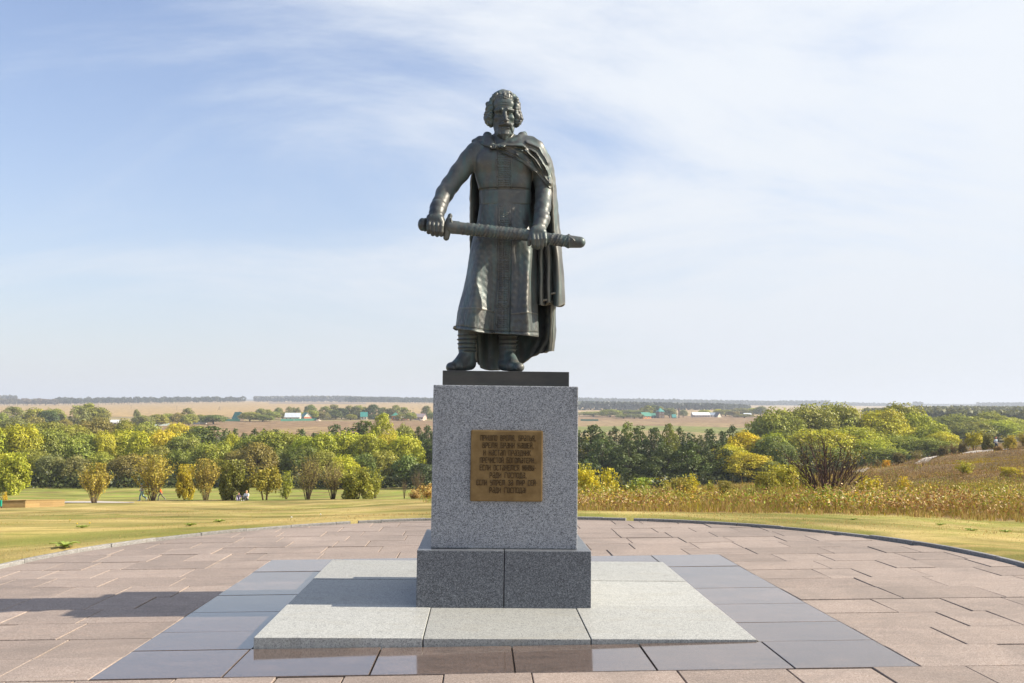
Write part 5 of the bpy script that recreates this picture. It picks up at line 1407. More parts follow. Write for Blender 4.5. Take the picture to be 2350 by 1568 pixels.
band('skirt_band', [(1092, 756, 850), (1270, 758, 852), (1445, 756, 854), (1745, 752, 848), (1985, 738, 842), (2140, 732, 838), (2190, 731, 837)], [skirt_bvh])

# ---- belt
bl = []
for cy, e in ((962, 6), (972, 9), (1020, 9), (1068, 9), (1080, 5)):
    bl.append([(594 - e, cy, 0), (620, cy, -86 - e), (690, cy, -118 - e), (800, cy - 4, -126 - e), (930, cy, -118 - e), (1004, cy, -84 - e), (1028 + e, cy, 0), (1000, cy, 96 + e), (810, cy, 128 + e), (620, cy, 96 + e), (594 - e, cy, 0)])
gb = np.stack([catmull(r, 121)[:-1] for r in bl]); gb = catmull(gb, 30)
Pb = np.array([[S(*p) for p in row] for row in gb]).reshape(-1, 3)
Pb += 0.0012 * smooth_noise(Pb, 70, 5)[:, None]
solid(link('belt', npmesh('belt', Pb, grid_faces(30, 120, True), BRONZE, True), statue), 0.016, -1)

# ---- cloak: the part over his left shoulder follows the body, with deep diagonal folds
Cg = Grid((-0.34, -0.30, 1.50), (0.56, 0.28, 2.40), 0.006)
for cx, l, r, f, b in ((0, 0, 0, 0, 0),): pass
ell_(Cg, (860, 760, 20), (250, 165, 260), 0)
cap_(Cg, (1052, 640, 20), (1120, 780, 25), 106, 100, 60); cap_(Cg, (1120, 780, 25), (1150, 930, 0), 100, 92, 40)
cap_(Cg, (700, 540, 40), (1060, 600, 20), 84, 96, 60); cap_(Cg, (800, 500, 30), (803, 570, 30), 100, 110, 40)
cap_(Cg, (930, 640, -60), (1080, 760, -20), 95, 100, 70)
_sl, _X, _Y, _Z = Cg.box((-1, -1, 0), (1, 1, 3))
pts_ = np.stack(np.broadcast_arrays(_X, _Y, _Z), -1).reshape(-1, 3)
px_, py_ = S_inv(pts_)
fold = np.zeros(len(pts_))
for pl, h, w in (([(760, 582), (880, 592), (1000, 625), (1090, 720), (1160, 850), (1190, 900)], 0.046, 11), ([(780, 570), (960, 572), (1080, 640), (1170, 790), (1205, 900)], 0.044, 12),
                 ([(900, 640), (1000, 720), (1090, 800)], 0.026, 14), ([(975, 600), (990, 640), (1030, 700)], 0.014, 9),
                 ([(820, 583), (960, 606), (1060, 700), (1150, 830)], -0.040, 12), ([(1000, 590), (1100, 680), (1185, 840)], -0.034, 12),
                 ([(1000, 540), (1110, 590), (1180, 720)], 0.022, 16), ([(735, 602), (860, 660), (960, 717), (1060, 792), (1150, 878), (1200, 945)], 0.013, 9),
                 ([(740, 590), (868, 646), (970, 700), (1072, 776), (1160, 862)], -0.012, 6)):
    fold += h * np.exp(-(polyline_dist(px_, py_, pl) / w) ** 2)
poly = [(690, 560), (740, 520), (860, 505), (985, 470), (1060, 500), (1130, 545), (1190, 660), (1226, 800), (1246, 940), (1240, 985), (1205, 955), (1150, 880), (1060, 795), (960, 720), (860, 663), (735, 606)]
inside = np.zeros(len(pts_), bool); pd = polyline_dist(px_, py_, poly + poly[:1])
for (x0, y0), (x1, y1) in zip(poly, poly[1:] + poly[:1]):
    c_ = (y0 > py_) != (y1 > py_)
    inside ^= c_ & (px_ < (x1 - x0) * (py_ - y0) / (y1 - y0 + 1e-9) + x0)
mask = np.where(inside, -pd, pd) * 0.00104
d0 = Cg.d.reshape(-1) - fold * (pts_[:, 1] < 0.06) - 0.012
Cg.d = np.maximum(d0, mask - 0.004).reshape(Cg.d.shape).astype(np.float32)
# rolled collar round the neck and the gathered end on his right shoulder
for pl in ([((975, 478, 60), 32), ((958, 492, 10), 38), ((925, 520, -50), 36), ((868, 556, -105), 28), ((800, 574, -125), 22), ((720, 580, -140), 20)],
           [((985, 500, 40), 30), ((960, 535, -40), 30), ((900, 568, -110), 22)],
           [((665, 478, 60), 30), ((655, 488, 10), 36), ((672, 522, -45), 38), ((696, 566, -112), 28)],
           [((540, 538, 40), 24), ((590, 524, 0), 34), ((636, 520, -40), 36), ((690, 566, -112), 26)],
           [((552, 552, 10), 20), ((618, 556, -52), 24), ((690, 580, -118), 20)]):
    for (a, ra), (b, rb) in zip(pl[:-1], pl[1:]): cap_(Cg, a, b, ra, rb, 14)
v6, q6 = Cg.mesh()
v6 = v6 + 0.0016 * (smooth_noise(v6, 60, 31) + smooth_noise(v6, 130, 33) * 0.6)[:, None]
# back panel falling to the ground
BK = [
 [(618, 540, 60), (690, 535, 120), (800, 530, 150), (930, 530, 140), (1030, 545, 110), (1100, 565, 70), (1140, 590, 30), (1150, 620, -10)],
 [(560, 700, 110), (650, 700, 160), (800, 700, 190), (960, 700, 185), (1090, 700, 150), (1180, 700, 90), (1208, 700, 20), (1190, 700, -50)],
 [(518, 850, 80), (600, 850, 165), (800, 850, 215), (1000, 850, 205), (1130, 850, 165), (1218, 850, 90), (1236, 850, 0), (1216, 850, -66)],
 [(508, 1000, 60), (600, 1000, 180), (800, 1000, 245), (1000, 1000, 225), (1150, 1000, 175), (1232, 1000, 95), (1250, 1000, 10), (1222, 1000, -80)],
 [(505, 1250, 40), (600, 1250, 180), (800, 1250, 260), (1000, 1250, 240), (1170, 1250, 185), (1252, 1250, 95), (1270, 1250, -10), (1228, 1250, -110)],
 [(503, 1445, 40), (600, 1445, 190), (800, 1445, 275), (1000, 1445, 255), (1180, 1445, 190), (1270, 1445, 90), (1290, 1445, -30), (1240, 1445, -120)],
 [(510, 1745, 50), (600, 1745, 195), (800, 1745, 285), (1000, 1745, 262), (1180, 1745, 185), (1262, 1745, 85), (1278, 1745, -10), (1240, 1745, -60)],
 [(535, 1975, 60), (640, 1975, 195), (800, 1975, 285), (1000, 1975, 255), (1150, 1975, 180), (1222, 1975, 95), (1240, 1975, 20), (1215, 1975, -20)],
 [(548, 2225, 80), (645, 2225, 185), (800, 2225, 270), (1000, 2225, 250), (1140, 2225, 170), (1222, 2225, 90), (1238, 2225, 20), (1205, 2225, -20)],
 [(556, 2448, 90), (635, 2522, 170), (790, 2526, 250), (930, 2490, 250), (1050, 2410, 200), (1150, 2375, 120), (1222, 2362, 30), (1195, 2362, -16)],
]
gk = sheet(BK, 110, 150)
P7 = gk.reshape(-1, 3); f7 = grid_faces(150, 110)
u_ = np.tile(np.linspace(0, 1, 110), 150); w_ = np.repeat(np.linspace(0, 1, 150), 110)
wave = 0.020 * np.sin(u_ * 46 + 2.2 * np.sin(w_ * 3)) * np.clip(w_ * 1.6, 0, 1) * (0.5 + 0.5 * np.sin(u_ * 9 + 1))
P7[:, 1] += wave; P7[:, 0] += 0.35 * wave * (u_ > 0.6)
P7 += 0.002 * smooth_noise(P7, 70, 41)[:, None]
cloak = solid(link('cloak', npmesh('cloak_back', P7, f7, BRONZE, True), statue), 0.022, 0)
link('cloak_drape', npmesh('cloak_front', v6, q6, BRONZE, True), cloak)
# the end thrown over the forearm: stacked pleats ending in open tubes
FR = [
 [(1098, 1400, -30), (1120, 1400, -105), (1150, 1400, -70), (1180, 1400, -125), (1210, 1400, -85), (1240, 1400, -130), (1275, 1400, -70), (1288, 1400, 20)],
 [(1098, 1560, -25), (1124, 1560, -120), (1158, 1560, -58), (1190, 1560, -138), (1226, 1560, -72), (1262, 1560, -148), (1300, 1560, -70), (1300, 1560, 25)],
 [(1100, 1745, -25), (1126, 1745, -118), (1160, 1745, -50), (1192, 1745, -140), (1228, 1745, -62), (1270, 1745, -158), (1314, 1745, -74), (1306, 1745, 25)],
 [(1103, 1880, -25), (1126, 1885, -118), (1162, 1890, -44), (1192, 1880, -140), (1226, 1866, -55), (1272, 1862, -165), (1322, 1866, -76), (1312, 1870, 25)],
 [(1103, 1955, -25), (1126, 1962, -116), (1162, 1965, -42), (1190, 1940, -136), (1226, 1955, -52), (1270, 1972, -160), (1324, 1945, -74), (1314, 1940, 25)],
]
g8 = sheet(FR, 120, 70); P8 = g8.reshape(-1, 3); P8 += 0.0022 * smooth_noise(P8 * np.array([1, 1, .4]), 70, 51)[:, None]
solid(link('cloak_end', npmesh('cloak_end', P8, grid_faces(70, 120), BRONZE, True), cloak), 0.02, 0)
bm = bmesh.new()                                        # rolled lips of the tube folds
for c, rx, ry in (((1256, 1876, -90), 56, 50), ((1176, 1934, -80), 40, 40), ((1284, 1950, -70), 40, 44)):
    pts = [S(c[0] + rx * math.cos(a), c[1] + 20 * math.sin(a), c[2] + ry * math.sin(a)) for a in np.linspace(0, 2 * math.pi, 25)]
    tube_bm(bm, pts, 0.010, 6, False)
link('fold_lip', bm_mesh('fold_lip', bm, BRONZE, True), cloak)

# ---- clasp
K = Grid((-0.2, -0.26, 1.86), (0.0, -0.06, 2.06), 0.0036)
ell_(K, (702, 578, -152), (34, 22, 25), 0)
for i in range(9):
    a = i / 9 * 2 * math.pi
    ell_(K, (702 + 24 * math.cos(a), 578 + 17 * math.sin(a), -168), (9, 10, 8), 3)
ell_(K, (702, 578, -176), (10, 8, 8), 2); ell_(K, (702, 578, -170), (15, 6, 11), 2, 'sub')
v9, q9 = K.mesh()
link('clasp', npmesh('clasp', v9, q9, BRONZE, True), statue)

# ---- sword: pommel, grip, guard, wrapped scabbard with chape
sword = link('sword', npmesh('sword_grip', *(lambda g: (cap_(g, (110, 1262, -318), (310, 1284, -316), 29, 29, 0), g.mesh())[1])(Grid((-0.8, -0.45, 1.1), (-0.4, -0.2, 1.45), 0.006)), BRONZE, True), statue)
K = Grid((-0.86, -0.45, 1.12), (-0.6, -0.15, 1.50), 0.005)
ell_(K, (90, 1259, -318), (38, 52, 56), 0); cap_(K, (118, 1215, -318), (114, 1308, -318), 14, 14, 8)
link('pommel', npmesh('pommel', *K.mesh(), BRONZE, True), sword)
K = Grid((-0.60, -0.45, 0.98), (-0.30, -0.15, 1.45), 0.005)
cap_(K, (298, 1374, -322), (310, 1290, -322), 26, 36, 8); cap_(K, (310, 1290, -322), (320, 1225, -322), 36, 28, 8); cap_(K, (320, 1225, -322), (332, 1178, -322), 24, 17, 6); cap_(K, (322, 1184, -318), (344, 1186, -318), 12, 9, 6)
cap_(K, (338, 1210, -350), (348, 1262, -352), 9, 9, 6); cap_(K, (348, 1264, -352), (420, 1275, -352), 9, 11, 6); cap_(K, (330, 1235, -320), (410, 1240, -322), 12, 9, 6)
link('guard', npmesh('guard', *K.mesh(), BRONZE, True), sword)
K = Grid((-0.56, -0.42, 0.80), (0.80, -0.18, 1.36), 0.0055)
sc_ = [((335, 1284, -316), 54), ((500, 1300, -316), 51), ((700, 1322, -314), 51), ((1000, 1352, -312), 50), ((1200, 1386, -310), 50), ((1365, 1407, -308), 50)]
for (a, ra), (b, rb) in zip(sc_[:-1], sc_[1:]): cap_(K, a, b, ra, rb, 4)
x = 425
while x < 1350:                                         # spiral leather binding
    x += 36 + 12 * math.sin(x * 0.37)
    if 985 < x < 1190: continue
    cc = np.interp(x, [335, 500, 700, 1000, 1200, 1365], [1284, 1300, 1322, 1352, 1386, 1407])
    hh = 0.2 if 690 < x < 990 else 1.5 if x < 690 else 0.6
    prev = None
    for a in np.linspace(-0.2, math.pi + 0.2, 10):
        p = (x + 26 * math.cos(a) + 3 * math.sin(a * 3 + x), cc - 50 * math.cos(a), -314 - 48 * math.sin(a))
        if prev: cap_(K, prev, p, hh + 1.5 * math.sin(x), hh, 16)
        prev = p
v10, q10 = K.mesh(); v10 += 0.001 * smooth_noise(v10, 120, 61)[:, None]
link('scabbard', npmesh('scabbard', v10, q10, BRONZE, True), sword)
K = Grid((0.45, -0.42, 0.74), (0.90, -0.18, 1.26), 0.005)
cap_(K, (1362, 1407, -308), (1462, 1414, -306), 55, 48, 0); cap_(K, (1366, 1352, -308), (1356, 1456, -308), 12, 10, 8)
pv = None
for a in np.linspace(-0.3, math.pi + 0.3, 12):
    p = (1362, 1405 - 54 * math.cos(a), -308 - 54 * math.sin(a))
    if pv: cap_(K, pv, p, 8, 8, 4)
    pv = p
cap_(K, (1372, 1370, -352), (1400, 1390, -362), 7, 7, 3); cap_(K, (1400, 1390, -362), (1412, 1400, -362), 7, 5, 3)
link('chape', npmesh('chape', *K.mesh(), BRONZE, True), sword)
bsl = link('bronze_base', box_mesh('bronze_base', -1.0766 / 2, 1.0766 / 2, -0.538, 0.47, 0.001 + ph, ph + 0.1251, dark_bronze(), 0.004), None)
bsl.matrix_world = Matrix.Translation(Vector(MO)) @ mrot
_mw = bsl.matrix_world.copy()
bsl.parent = statue
bsl.matrix_parent_inverse = Matrix.Translation(-Vector(ST))
bsl.matrix_basis = _mw
# ================================================================== shrubs, rough grass, lawn
def make_shrub(seed, kind):
    """unit shrub 1 high, 1 wide: stems fanning from the root, leaves along the outer shoots"""
    rg = np.random.default_rng(seed)
    ns, tw, nleaf, ls, spread, low = dict(vase=(22, 9, 4200, 0.026, 1.0, 0.16), dense=(12, 6, 5200, 0.036, 0.9, 0.03), twiggy=(28, 12, 1700, 0.022, 1.0, 0.24), bare=(24, 8, 30, 0.02, 0.8, 0.5),
                                          bigbare=(36, 12, 900, 0.019, 1.08, 0.62), sprig=(20, 5, 1500, 0.05, 0.95, 0.10), treelet=(3, 12, 2000, 0.046, 0.9, 0.30))[kind]
    bm = bmesh.new(); pts = []
    for i in range(ns):
        th = i * 2.399 + rg.normal() * 0.3; rr = 0.5 * spread * math.sqrt((i + 0.5) / ns); 
        top = np.array([rr * math.cos(th), rr * math.sin(th), rg.uniform(0.80 if kind != 'sprig' else 0.5, 1.0) - 0.32 * (rr / 0.5) ** 2.5 * rg.uniform(0.6, 1.3)])
        b = np.array([top[0] * 0.10 + rg.normal() * 0.012, top[1] * 0.10 + rg.normal() * 0.012, -0.03])
        c = b * 0.55 + top * 0.45 + np.array([-top[0] * 0.12 * (1 if kind != 'bigbare' else -0.2), -top[1] * 0.12, 0.05]) + rg.normal(size=3) * 0.02
        w = {'treelet': 0.018, 'bigbare': 0.0085}.get(kind, 0.0075) * rg.uniform(0.7, 1.3)
        curve = [b + (c - b) * t * 2 if t < .5 else c + (top - c) * (t - .5) * 2 for t in (0, .25, .5, .75, 1)]
        tube_bm(bm, [tuple(p) for p in curve], [w * 1.3, w, w * .75, w * .5, w * .2], 5)
        for k in range(tw):
            t = rg.uniform(0.3, 0.95); p0 = b + (c - b) * t * 2 if t < .5 else c + (top - c) * (t - .5) * 2
            dv = (top - b) * rg.uniform(0.14, 0.36) + rg.normal(size=3) * 0.085 + np.array([0, 0, 0.03]); p1 = p0 + dv
            pm = (p0 + p1) / 2 + rg.normal(size=3) * 0.012
            tube_bm(bm, [tuple(p0), tuple(pm), tuple(p1)], [w * .42, w * .3, w * .1], 3, False)
            for u in np.linspace(0.25, 1, 6): pts.append(p0 + dv * u)
        for t in np.linspace(0.3, 1, 10): pts.append(b + (c - b) * t * 2 if t < .5 else c + (top - c) * (t - .5) * 2)
    stems = bm_mesh('stems', bm, TWIG if kind != 'bigbare' else bpy.data.materials.get('dark_twig') or bark('dark_twig', (0.10, 0.062, 0.05)), True)
    pts = np.array(pts); pts = pts[pts[:, 2] > low]
    k = rg.integers(0, len(pts), nleaf)
    if kind == 'bigbare': k = k[rg.random(nleaf) < (pts[k, 2] / 1.0) ** 1.5]; nleaf = len(k)
    p = pts[k] + rg.normal(size=(nleaf, 3)) * (0.055 if kind in ('dense', 'sprig', 'treelet') else 0.028)
    if kind == 'dense' or kind == 'treelet':
        q = []
        for j in range(18 if kind == 'dense' else 12):
            u = (j + rg.random()) / (18 if kind == 'dense' else 12); th = j * 2.399 + rg.normal() * 0.3
            zc = (0.12 + 0.66 * u if kind == 'dense' else 0.42 + 0.42 * u); rc = 0.34 * math.sqrt(max(0.03, 1 - ((zc - 0.38 if kind == 'dense' else zc - 0.6) / 0.46) ** 2)) * rg.uniform(0.75, 1.1)
            k = rg.uniform(0.11, 0.21); m_ = int(nleaf * 1.1 / 14 * (k / 0.17) ** 2); d = rg.normal(size=(m_, 3)); d /= np.linalg.norm(d, axis=1)[:, None]
            q.append(np.array([rc * math.cos(th), rc * math.sin(th), zc]) + d * k * (1 - np.abs(rg.normal(size=m_)) * 0.25)[:, None])
        p = np.concatenate([p[: nleaf // 2]] + q); nleaf = len(p)
    p[:, 2] = np.clip(p[:, 2], 0.02, 1.03)
    n = p * np.array([1, 1, 0.5]) + rg.normal(size=p.shape) * 0.2 + np.array([0, 0, 0.2]); n /= np.linalg.norm(n, axis=1)[:, None]
    lob = 0.5 + 0.3 * np.sin(p[:, 0] * 14 + seed) * np.sin(p[:, 2] * 12 + p[:, 1] * 9)
    fol = leaves(rg, p, n, ls, 1.7, lob, 0.15 + 0.35 * (rg.random(nleaf) < 0.2), 0.2, 'foliage')
    return stems, fol
SHR = {k: [make_shrub(17 * i + len(k) * 3, k) for i in range(3 if k in ('vase', 'dense', 'sprig') else 2)] for k in ('vase', 'dense', 'twiggy', 'bare', 'bigbare', 'sprig', 'treelet')}
scount = {}
def shrub(kind, X, d, top, wpx, col, label, group=None, name='shrub', cat='shrub', sink=0.05):
    i = scount.get(kind, 0); scount[kind] = i + 1
    st, fo = SHR[kind][i % len(SHR[kind])]
    x, y, z = at(X, d); h = height_to(X, d, top); w = wpx / 2208 * d
    o = tag(empty(name, (x, y, z - sink), (0, 0, i * 1.7)), label, cat, group); o.scale = (w, w, h + sink)
    link('stems', st, o); c = link('foliage', fo, o); c.color = (col[0] * 1.15, col[1] * 1.15, col[2] * 1.1, 1)
    return o
OR, TN, GY, YL, GN, RB = (0.30, 0.255, 0.042), (0.28, 0.255, 0.072), (0.22, 0.245, 0.03), (0.44, 0.40, 0.025), (0.16, 0.24, 0.034), (0.22, 0.135, 0.06)
gl = 'shrubs along the far edge of the left lawn'
shrub('vase', 217, 78, 1068, 78, OR, 'orange-gold vase-shaped shrub nearest the wooden sandbox', gl)
shrub('vase', 352, 90, 1050, 92, (0.30, 0.26, 0.040), 'large golden vase-shaped shrub between the two running boys', gl)
shrub('dense', 425, 92, 1070, 46, (0.36, 0.31, 0.025), 'narrow bright yellow shrub right of the boy in orange', gl)
shrub('vase', 473, 90, 1058, 70, (0.31, 0.26, 0.05), 'tan-gold twiggy shrub between the yellow shrub and the dense green one', gl)
shrub('dense', 536, 88, 1060, 72, (0.155, 0.165, 0.028), 'dense dark green and yellow shrub with people sitting at its foot', gl)
shrub('treelet', 610, 88, 1073, 82, (0.22, 0.20, 0.03), 'green and orange small tree on two dark stems', gl, 'small_tree', 'small tree')
shrub('sprig', 658, 92, 1083, 32, GY, 'slender sparse sapling beside the two-stemmed small tree', gl)
shrub('twiggy', 707, 78, 1053, 76, TN, 'tall tan twiggy shrub, the taller of the almost leafless pair', gl)
shrub('twiggy', 765, 77, 1062, 66, TN, 'tan twiggy shrub, the lower of the almost leafless pair', gl)
shrub('dense', 820, 76, 1076, 78, (0.20, 0.21, 0.030), 'low rounded green-yellow shrub right of the almost leafless pair', gl)
shrub('sprig', 862, 90, 1079, 30, (0.24, 0.26, 0.03), 'upright yellow-green sapling behind the low rounded shrub', gl)
shrub('bare', 960, 62, 1082, 46, RB, 'bare reddish-brown twig clump left of the pedestal', gl)
shrub('bare', 929, 64, 1104, 18, RB, 'small bare dead stem beside the reddish twig clump', gl)
shrub('sprig', 984, 58, 1110, 46, (0.42, 0.29, 0.085), 'orange-gold weed clump against the left edge of the pedestal', gl)
shrub('sprig', 952, 59, 1122, 34, (0.38, 0.27, 0.10), 'straw-coloured low weed clump under the reddish twig clump', gl)
shrub('dense', 28, 120, 1046, 84, (0.27, 0.30, 0.03), 'bright yellow-green thicket at the left photo edge behind the sandbox', gl)
shrub('sprig', 12, 66, 1132, 14, (0.45, 0.33, 0.02), 'little golden tuft behind the left end of the sandbox', gl)
gr = 'shrubs in the rough grass on the right'
shrub('dense', 1352, 56, 1080, 62, YL, 'golden yellow shrub touching the right edge of the pedestal', gr)
shrub('sprig', 1400, 58, 1076, 60, (0.40, 0.37, 0.025), 'tall yellow-green shrub beside the golden yellow one', gr)
shrub('sprig', 1344, 62, 1066, 50, (0.30, 0.30, 0.03), 'yellow-green shoots behind the golden yellow shrub', gr)
shrub('dense', 1470, 58, 1097, 68, (0.20, 0.27, 0.04), 'fresh green rounded bush before the dark alders', gr)
shrub('dense', 1560, 66, 1095, 70, (0.25, 0.22, 0.045), 'olive bush with yellow shoots before the dark alders', gr)
shrub('sprig', 1590, 68, 1086, 34, YL, 'bright yellow sprig beside the olive bush', gr)
shrub('sprig', 1532, 64, 1102, 30, (0.28, 0.26, 0.05), 'small olive sprig left of the olive bush', gr)
shrub('sprig', 1632, 66, 1100, 18, (0.24, 0.26, 0.03), 'thin yellow-green sapling on the crest of the rough grass', gr)
shrub('dense', 1668, 52, 1103, 50, (0.22, 0.20, 0.05), 'low olive bush half sunk in the rough grass', gr)
shrub('dense', 1760, 62, 1082, 62, (0.27, 0.26, 0.04), 'olive-yellow bush left of the big bare bush', gr)
shrub('dense', 1802, 70, 1066, 80, (0.34, 0.33, 0.035), 'large yellow-green bush behind the big bare bush', gr)
shrub('dense', 1724, 46, 1118, 44, (0.21, 0.19, 0.06), 'brownish green low bush in the middle of the rough grass', gr)
shrub('sprig', 1838, 72, 1058, 50, (0.27, 0.30, 0.035), 'yellow-green shoots rising behind the big bare bush', gr)
shrub('bigbare', 1900, 47, 1002, 178, (0.215, 0.20, 0.052), 'big spreading bush with bare purple-brown stems and a thin leafy top', gr, 'bare_bush', 'bush')
shrub('dense', 1872, 43, 1134, 46, (0.16, 0.26, 0.03), 'small fresh green bush at the foot of the big bare bush', gr)
shrub('sprig', 1994, 51, 1090, 66, (0.42, 0.37, 0.03), 'yellow goldenrod clump right of the big bare bush', gr)
shrub('sprig', 2077, 50, 1090, 30, (0.46, 0.37, 0.02), 'tall thin yellow weed behind the dark dock stalks', gr)
shrub('sprig', 2218, 74, 1054, 44, (0.33, 0.33, 0.03), 'pale yellow-green shrub on the brown slope', gr)
shrub('dense', 2322, 68, 1068, 56, (0.40, 0.36, 0.03), 'yellow bush at the right edge of the brown slope', gr)
shrub('sprig', 2150, 48, 1112, 60, (0.26, 0.24, 0.04), 'loose olive weeds below the brown slope', gr)
shrub('sprig', 2260, 46, 1104, 60, (0.30, 0.25, 0.05), 'tall golden olive weeds below the yellow bush', gr)
shrub('dense', 2035, 112, 1053, 20, (0.52, 0.33, 0.02), 'little orange-yellow bush beside the hillside path', gr)
gp = 'bushes along the hillside path'
DBR = (0.13, 0.11, 0.04)
for k, X, d, top, w, c, lab in (('dense', 2016, 124, 1052, 16, DBR, 'small dark bush where the path meets the willows'), ('dense', 2064, 128, 1036, 32, DBR, 'dark brownish bush above the orange-yellow bush'),
    ('twiggy', 2106, 130, 1030, 34, TN, 'thin brown bush on the path edge under the willow clump'), ('dense', 2146, 134, 1032, 18, DBR, 'smallest dark bush beside the path'),
    ('dense', 2166, 134, 1020, 26, DBR, 'dark bush on the path right of the smallest one'), ('twiggy', 2188, 136, 1014, 30, RB, 'reddish bare bush on the path edge'), ('dense', 2211, 136, 1010, 24, DBR, 'dark bush left of the yellow-green small tree'),
    ('treelet', 2236, 132, 986, 42, (0.32, 0.30, 0.03), 'yellow-green small tree beside the hillside path'), ('dense', 2268, 134, 992, 32, (0.18, 0.18, 0.05), 'olive bush left of the walker on the path'),
    ('dense', 2291, 120, 1020, 24, (0.22, 0.14, 0.04), 'low rusty bush hiding the walker on the path'), ('dense', 2319, 128, 996, 32, (0.34, 0.29, 0.025), 'dark green and yellow bush right of the walker'), ('vase', 2350, 134, 988, 34, OR, 'orange-brown shrub at the right photo edge by the path')):
    shrub(k, X, d, top, w, c, lab, gp)

# ---- dark brown dock stalks
DOCK = plain('dock_seed', (0.070, 0.026, 0.015), 0.9, 0.3, 20)
def dock(X, d, top, n, label):
    x, y, z = at(X, d); h = height_to(X, d, top)
    o = tag(empty('dock_stalk', (x, y, z)), label, 'dried plant', 'dark dock stalks in the rough grass')
    r = random.Random(X)
    for i in range(n):
        ox, oy, hh = r.uniform(-.12, .12) * n * 0.5, r.uniform(-.08, .08), h * r.uniform(0.72, 1)
        bm = bmesh.new(); lean = r.uniform(-.06, .06)
        tube_bm(bm, [(ox, oy, -0.05), (ox + lean * .5, oy, hh * .5), (ox + lean, oy, hh)], [0.010, 0.008, 0.004], 5)
        for k in range(70):
            t = r.uniform(0.38, 1.0); a = r.uniform(0, 6.28); rr = 0.042 * (1.25 - t) * r.uniform(.5, 1.2)
            c = Vector((ox + lean * t + rr * math.cos(a), oy + rr * math.sin(a), hh * t)); s = 0.018
            v = [bm.verts.new(c + Vector((r.uniform(-s, s), r.uniform(-s, s), r.uniform(-s, s) * 1.6))) for _ in range(4)]
            bm.faces.new((v[0], v[1], v[2])); bm.faces.new((v[0], v[2], v[3]))
        link('seed_stalk', bm_mesh('seed_stalk', bm, DOCK), o)
dock(2014, 37, 1130, 1, 'thinnest dark dock stalk nearest the goldenrod'); dock(2043, 37, 1129, 2, 'short pair of dark dock stalks left of the tallest'); dock(2078, 36, 1120, 3, 'tallest dark dock clump below the thin yellow weed'); dock(2094, 36, 1130, 4, 'broad low dark dock clump beside the tallest')

# ---- rough grass on the right bank
def blade_field(name, mat_col, x, y, h, wid, lean, rg, cols):
    n = len(x); z = ground_z(x, y)
    th = rg.uniform(0, math.pi, n); la = rg.uniform(0, 2 * math.pi, n)
    b = np.stack([np.cos(th), np.sin(th) * 0.5, np.zeros(n)], 1) * wid[:, None] * 0.5
    p = np.stack([x, y, z - 0.03], 1)
    tip = p + np.stack([np.cos(la) * lean * h, np.sin(la) * lean * h, h * np.sqrt(np.maximum(0.1, 1 - lean ** 2))], 1)
    mid = p * 0.45 + tip * 0.55 + np.stack([-np.cos(la) * lean * h * .12, -np.sin(la) * lean * h * .12, h * 0.04], 1)
    v = np.stack([p - b, p + b, mid + b * 0.75, tip, mid - b * 0.75], 1).reshape(-1, 3)
    i = np.arange(n)[:, None] * 5
    f = np.concatenate([i + np.array([[0, 1, 2, 4]])], 0)
    t = np.concatenate([i + np.array([[4, 2, 3, 3]])], 0)
    me = bpy.data.meshes.new(name)
    me.vertices.add(len(v)); me.vertices.foreach_set('co', v.astype(np.float32).ravel())
    q4 = f.astype(np.int32); q3 = (i + np.array([[4, 2, 3]])).astype(np.int32)
    loops = np.concatenate([np.concatenate([q4, q3], 1).ravel()])
    me.loops.add(len(loops)); me.loops.foreach_set('vertex_index', loops)
    st = np.stack([np.arange(n) * 7, np.arange(n) * 7 + 4], 1).ravel().astype(np.int32)
    me.polygons.add(2 * n); me.polygons.foreach_set('loop_start', st)
    me.materials.append(mat_col); me.update(calc_edges=True)
    ca = me.color_attributes.new('soil', 'FLOAT_COLOR', 'POINT')
    c = np.ones((n, 5, 4), np.float32); c[..., :3] = cols[:, None, :]; ca.data.foreach_set('color', c.ravel())
    return tag(link(name, me), kind='stuff')
def grass_mat(name, tr=0.3):
    m = M(name); c = m.attr('soil')
    d = m.n('ShaderNodeBsdfDiffuse'); m.l(c, d.inputs[0]); t = m.n('ShaderNodeBsdfTranslucent'); m.l(c, t.inputs[0])
    a = m.n('ShaderNodeMixShader'); a.inputs[0].default_value = tr; m.l(d.outputs[0], a.inputs[1]); m.l(t.outputs[0], a.inputs[2]); m.l(a.outputs[0], m.out.inputs[0]); return m.m
GM = grass_mat('dry_grass')
rg = np.random.default_rng(5)
def pal(rg, n, w):
    P = np.array([(0.52, 0.36, 0.15), (0.40, 0.235, 0.085), (0.33, 0.28, 0.05), (0.47, 0.36, 0.03), (0.22, 0.125, 0.06), (0.24, 0.26, 0.042)])
    cum = np.cumsum(w, 1); cum /= cum[:, -1:]
    k = (rg.random(n)[:, None] > cum).sum(1)
    return P[np.clip(k, 0, 5)] * rg.uniform(0.65, 1.3, (n, 1))
n = 210000
X = np.where(rg.random(n) < 0.93, rg.uniform(1290, 2420, n), rg.uniform(960, 1300, n)); d = np.exp(rg.uniform(math.log(20.5), math.log(150), n))
k = d > lawn_edge(X) * (1 + 0.05 * np.sin(X * 0.05) + 0.04 * np.sin(X * 0.21) + 0.03 * np.sin(X * 0.63) - 0.10 * rg.random(n) ** 4); X, d = X[k], d[k]; n = len(X)
x = (X - 1175) / 2208 * d
n1 = hash_noise(x, d, 14, 41); n2 = hash_noise(x, d, 5, 42); n3 = hash_noise(x, d, 3, 43)
near = np.clip((34 - d) / 12, 0, 1); slope = np.clip((X - 1900) / 300, 0, 1) * np.clip((d - 55) / 20, 0, 1)
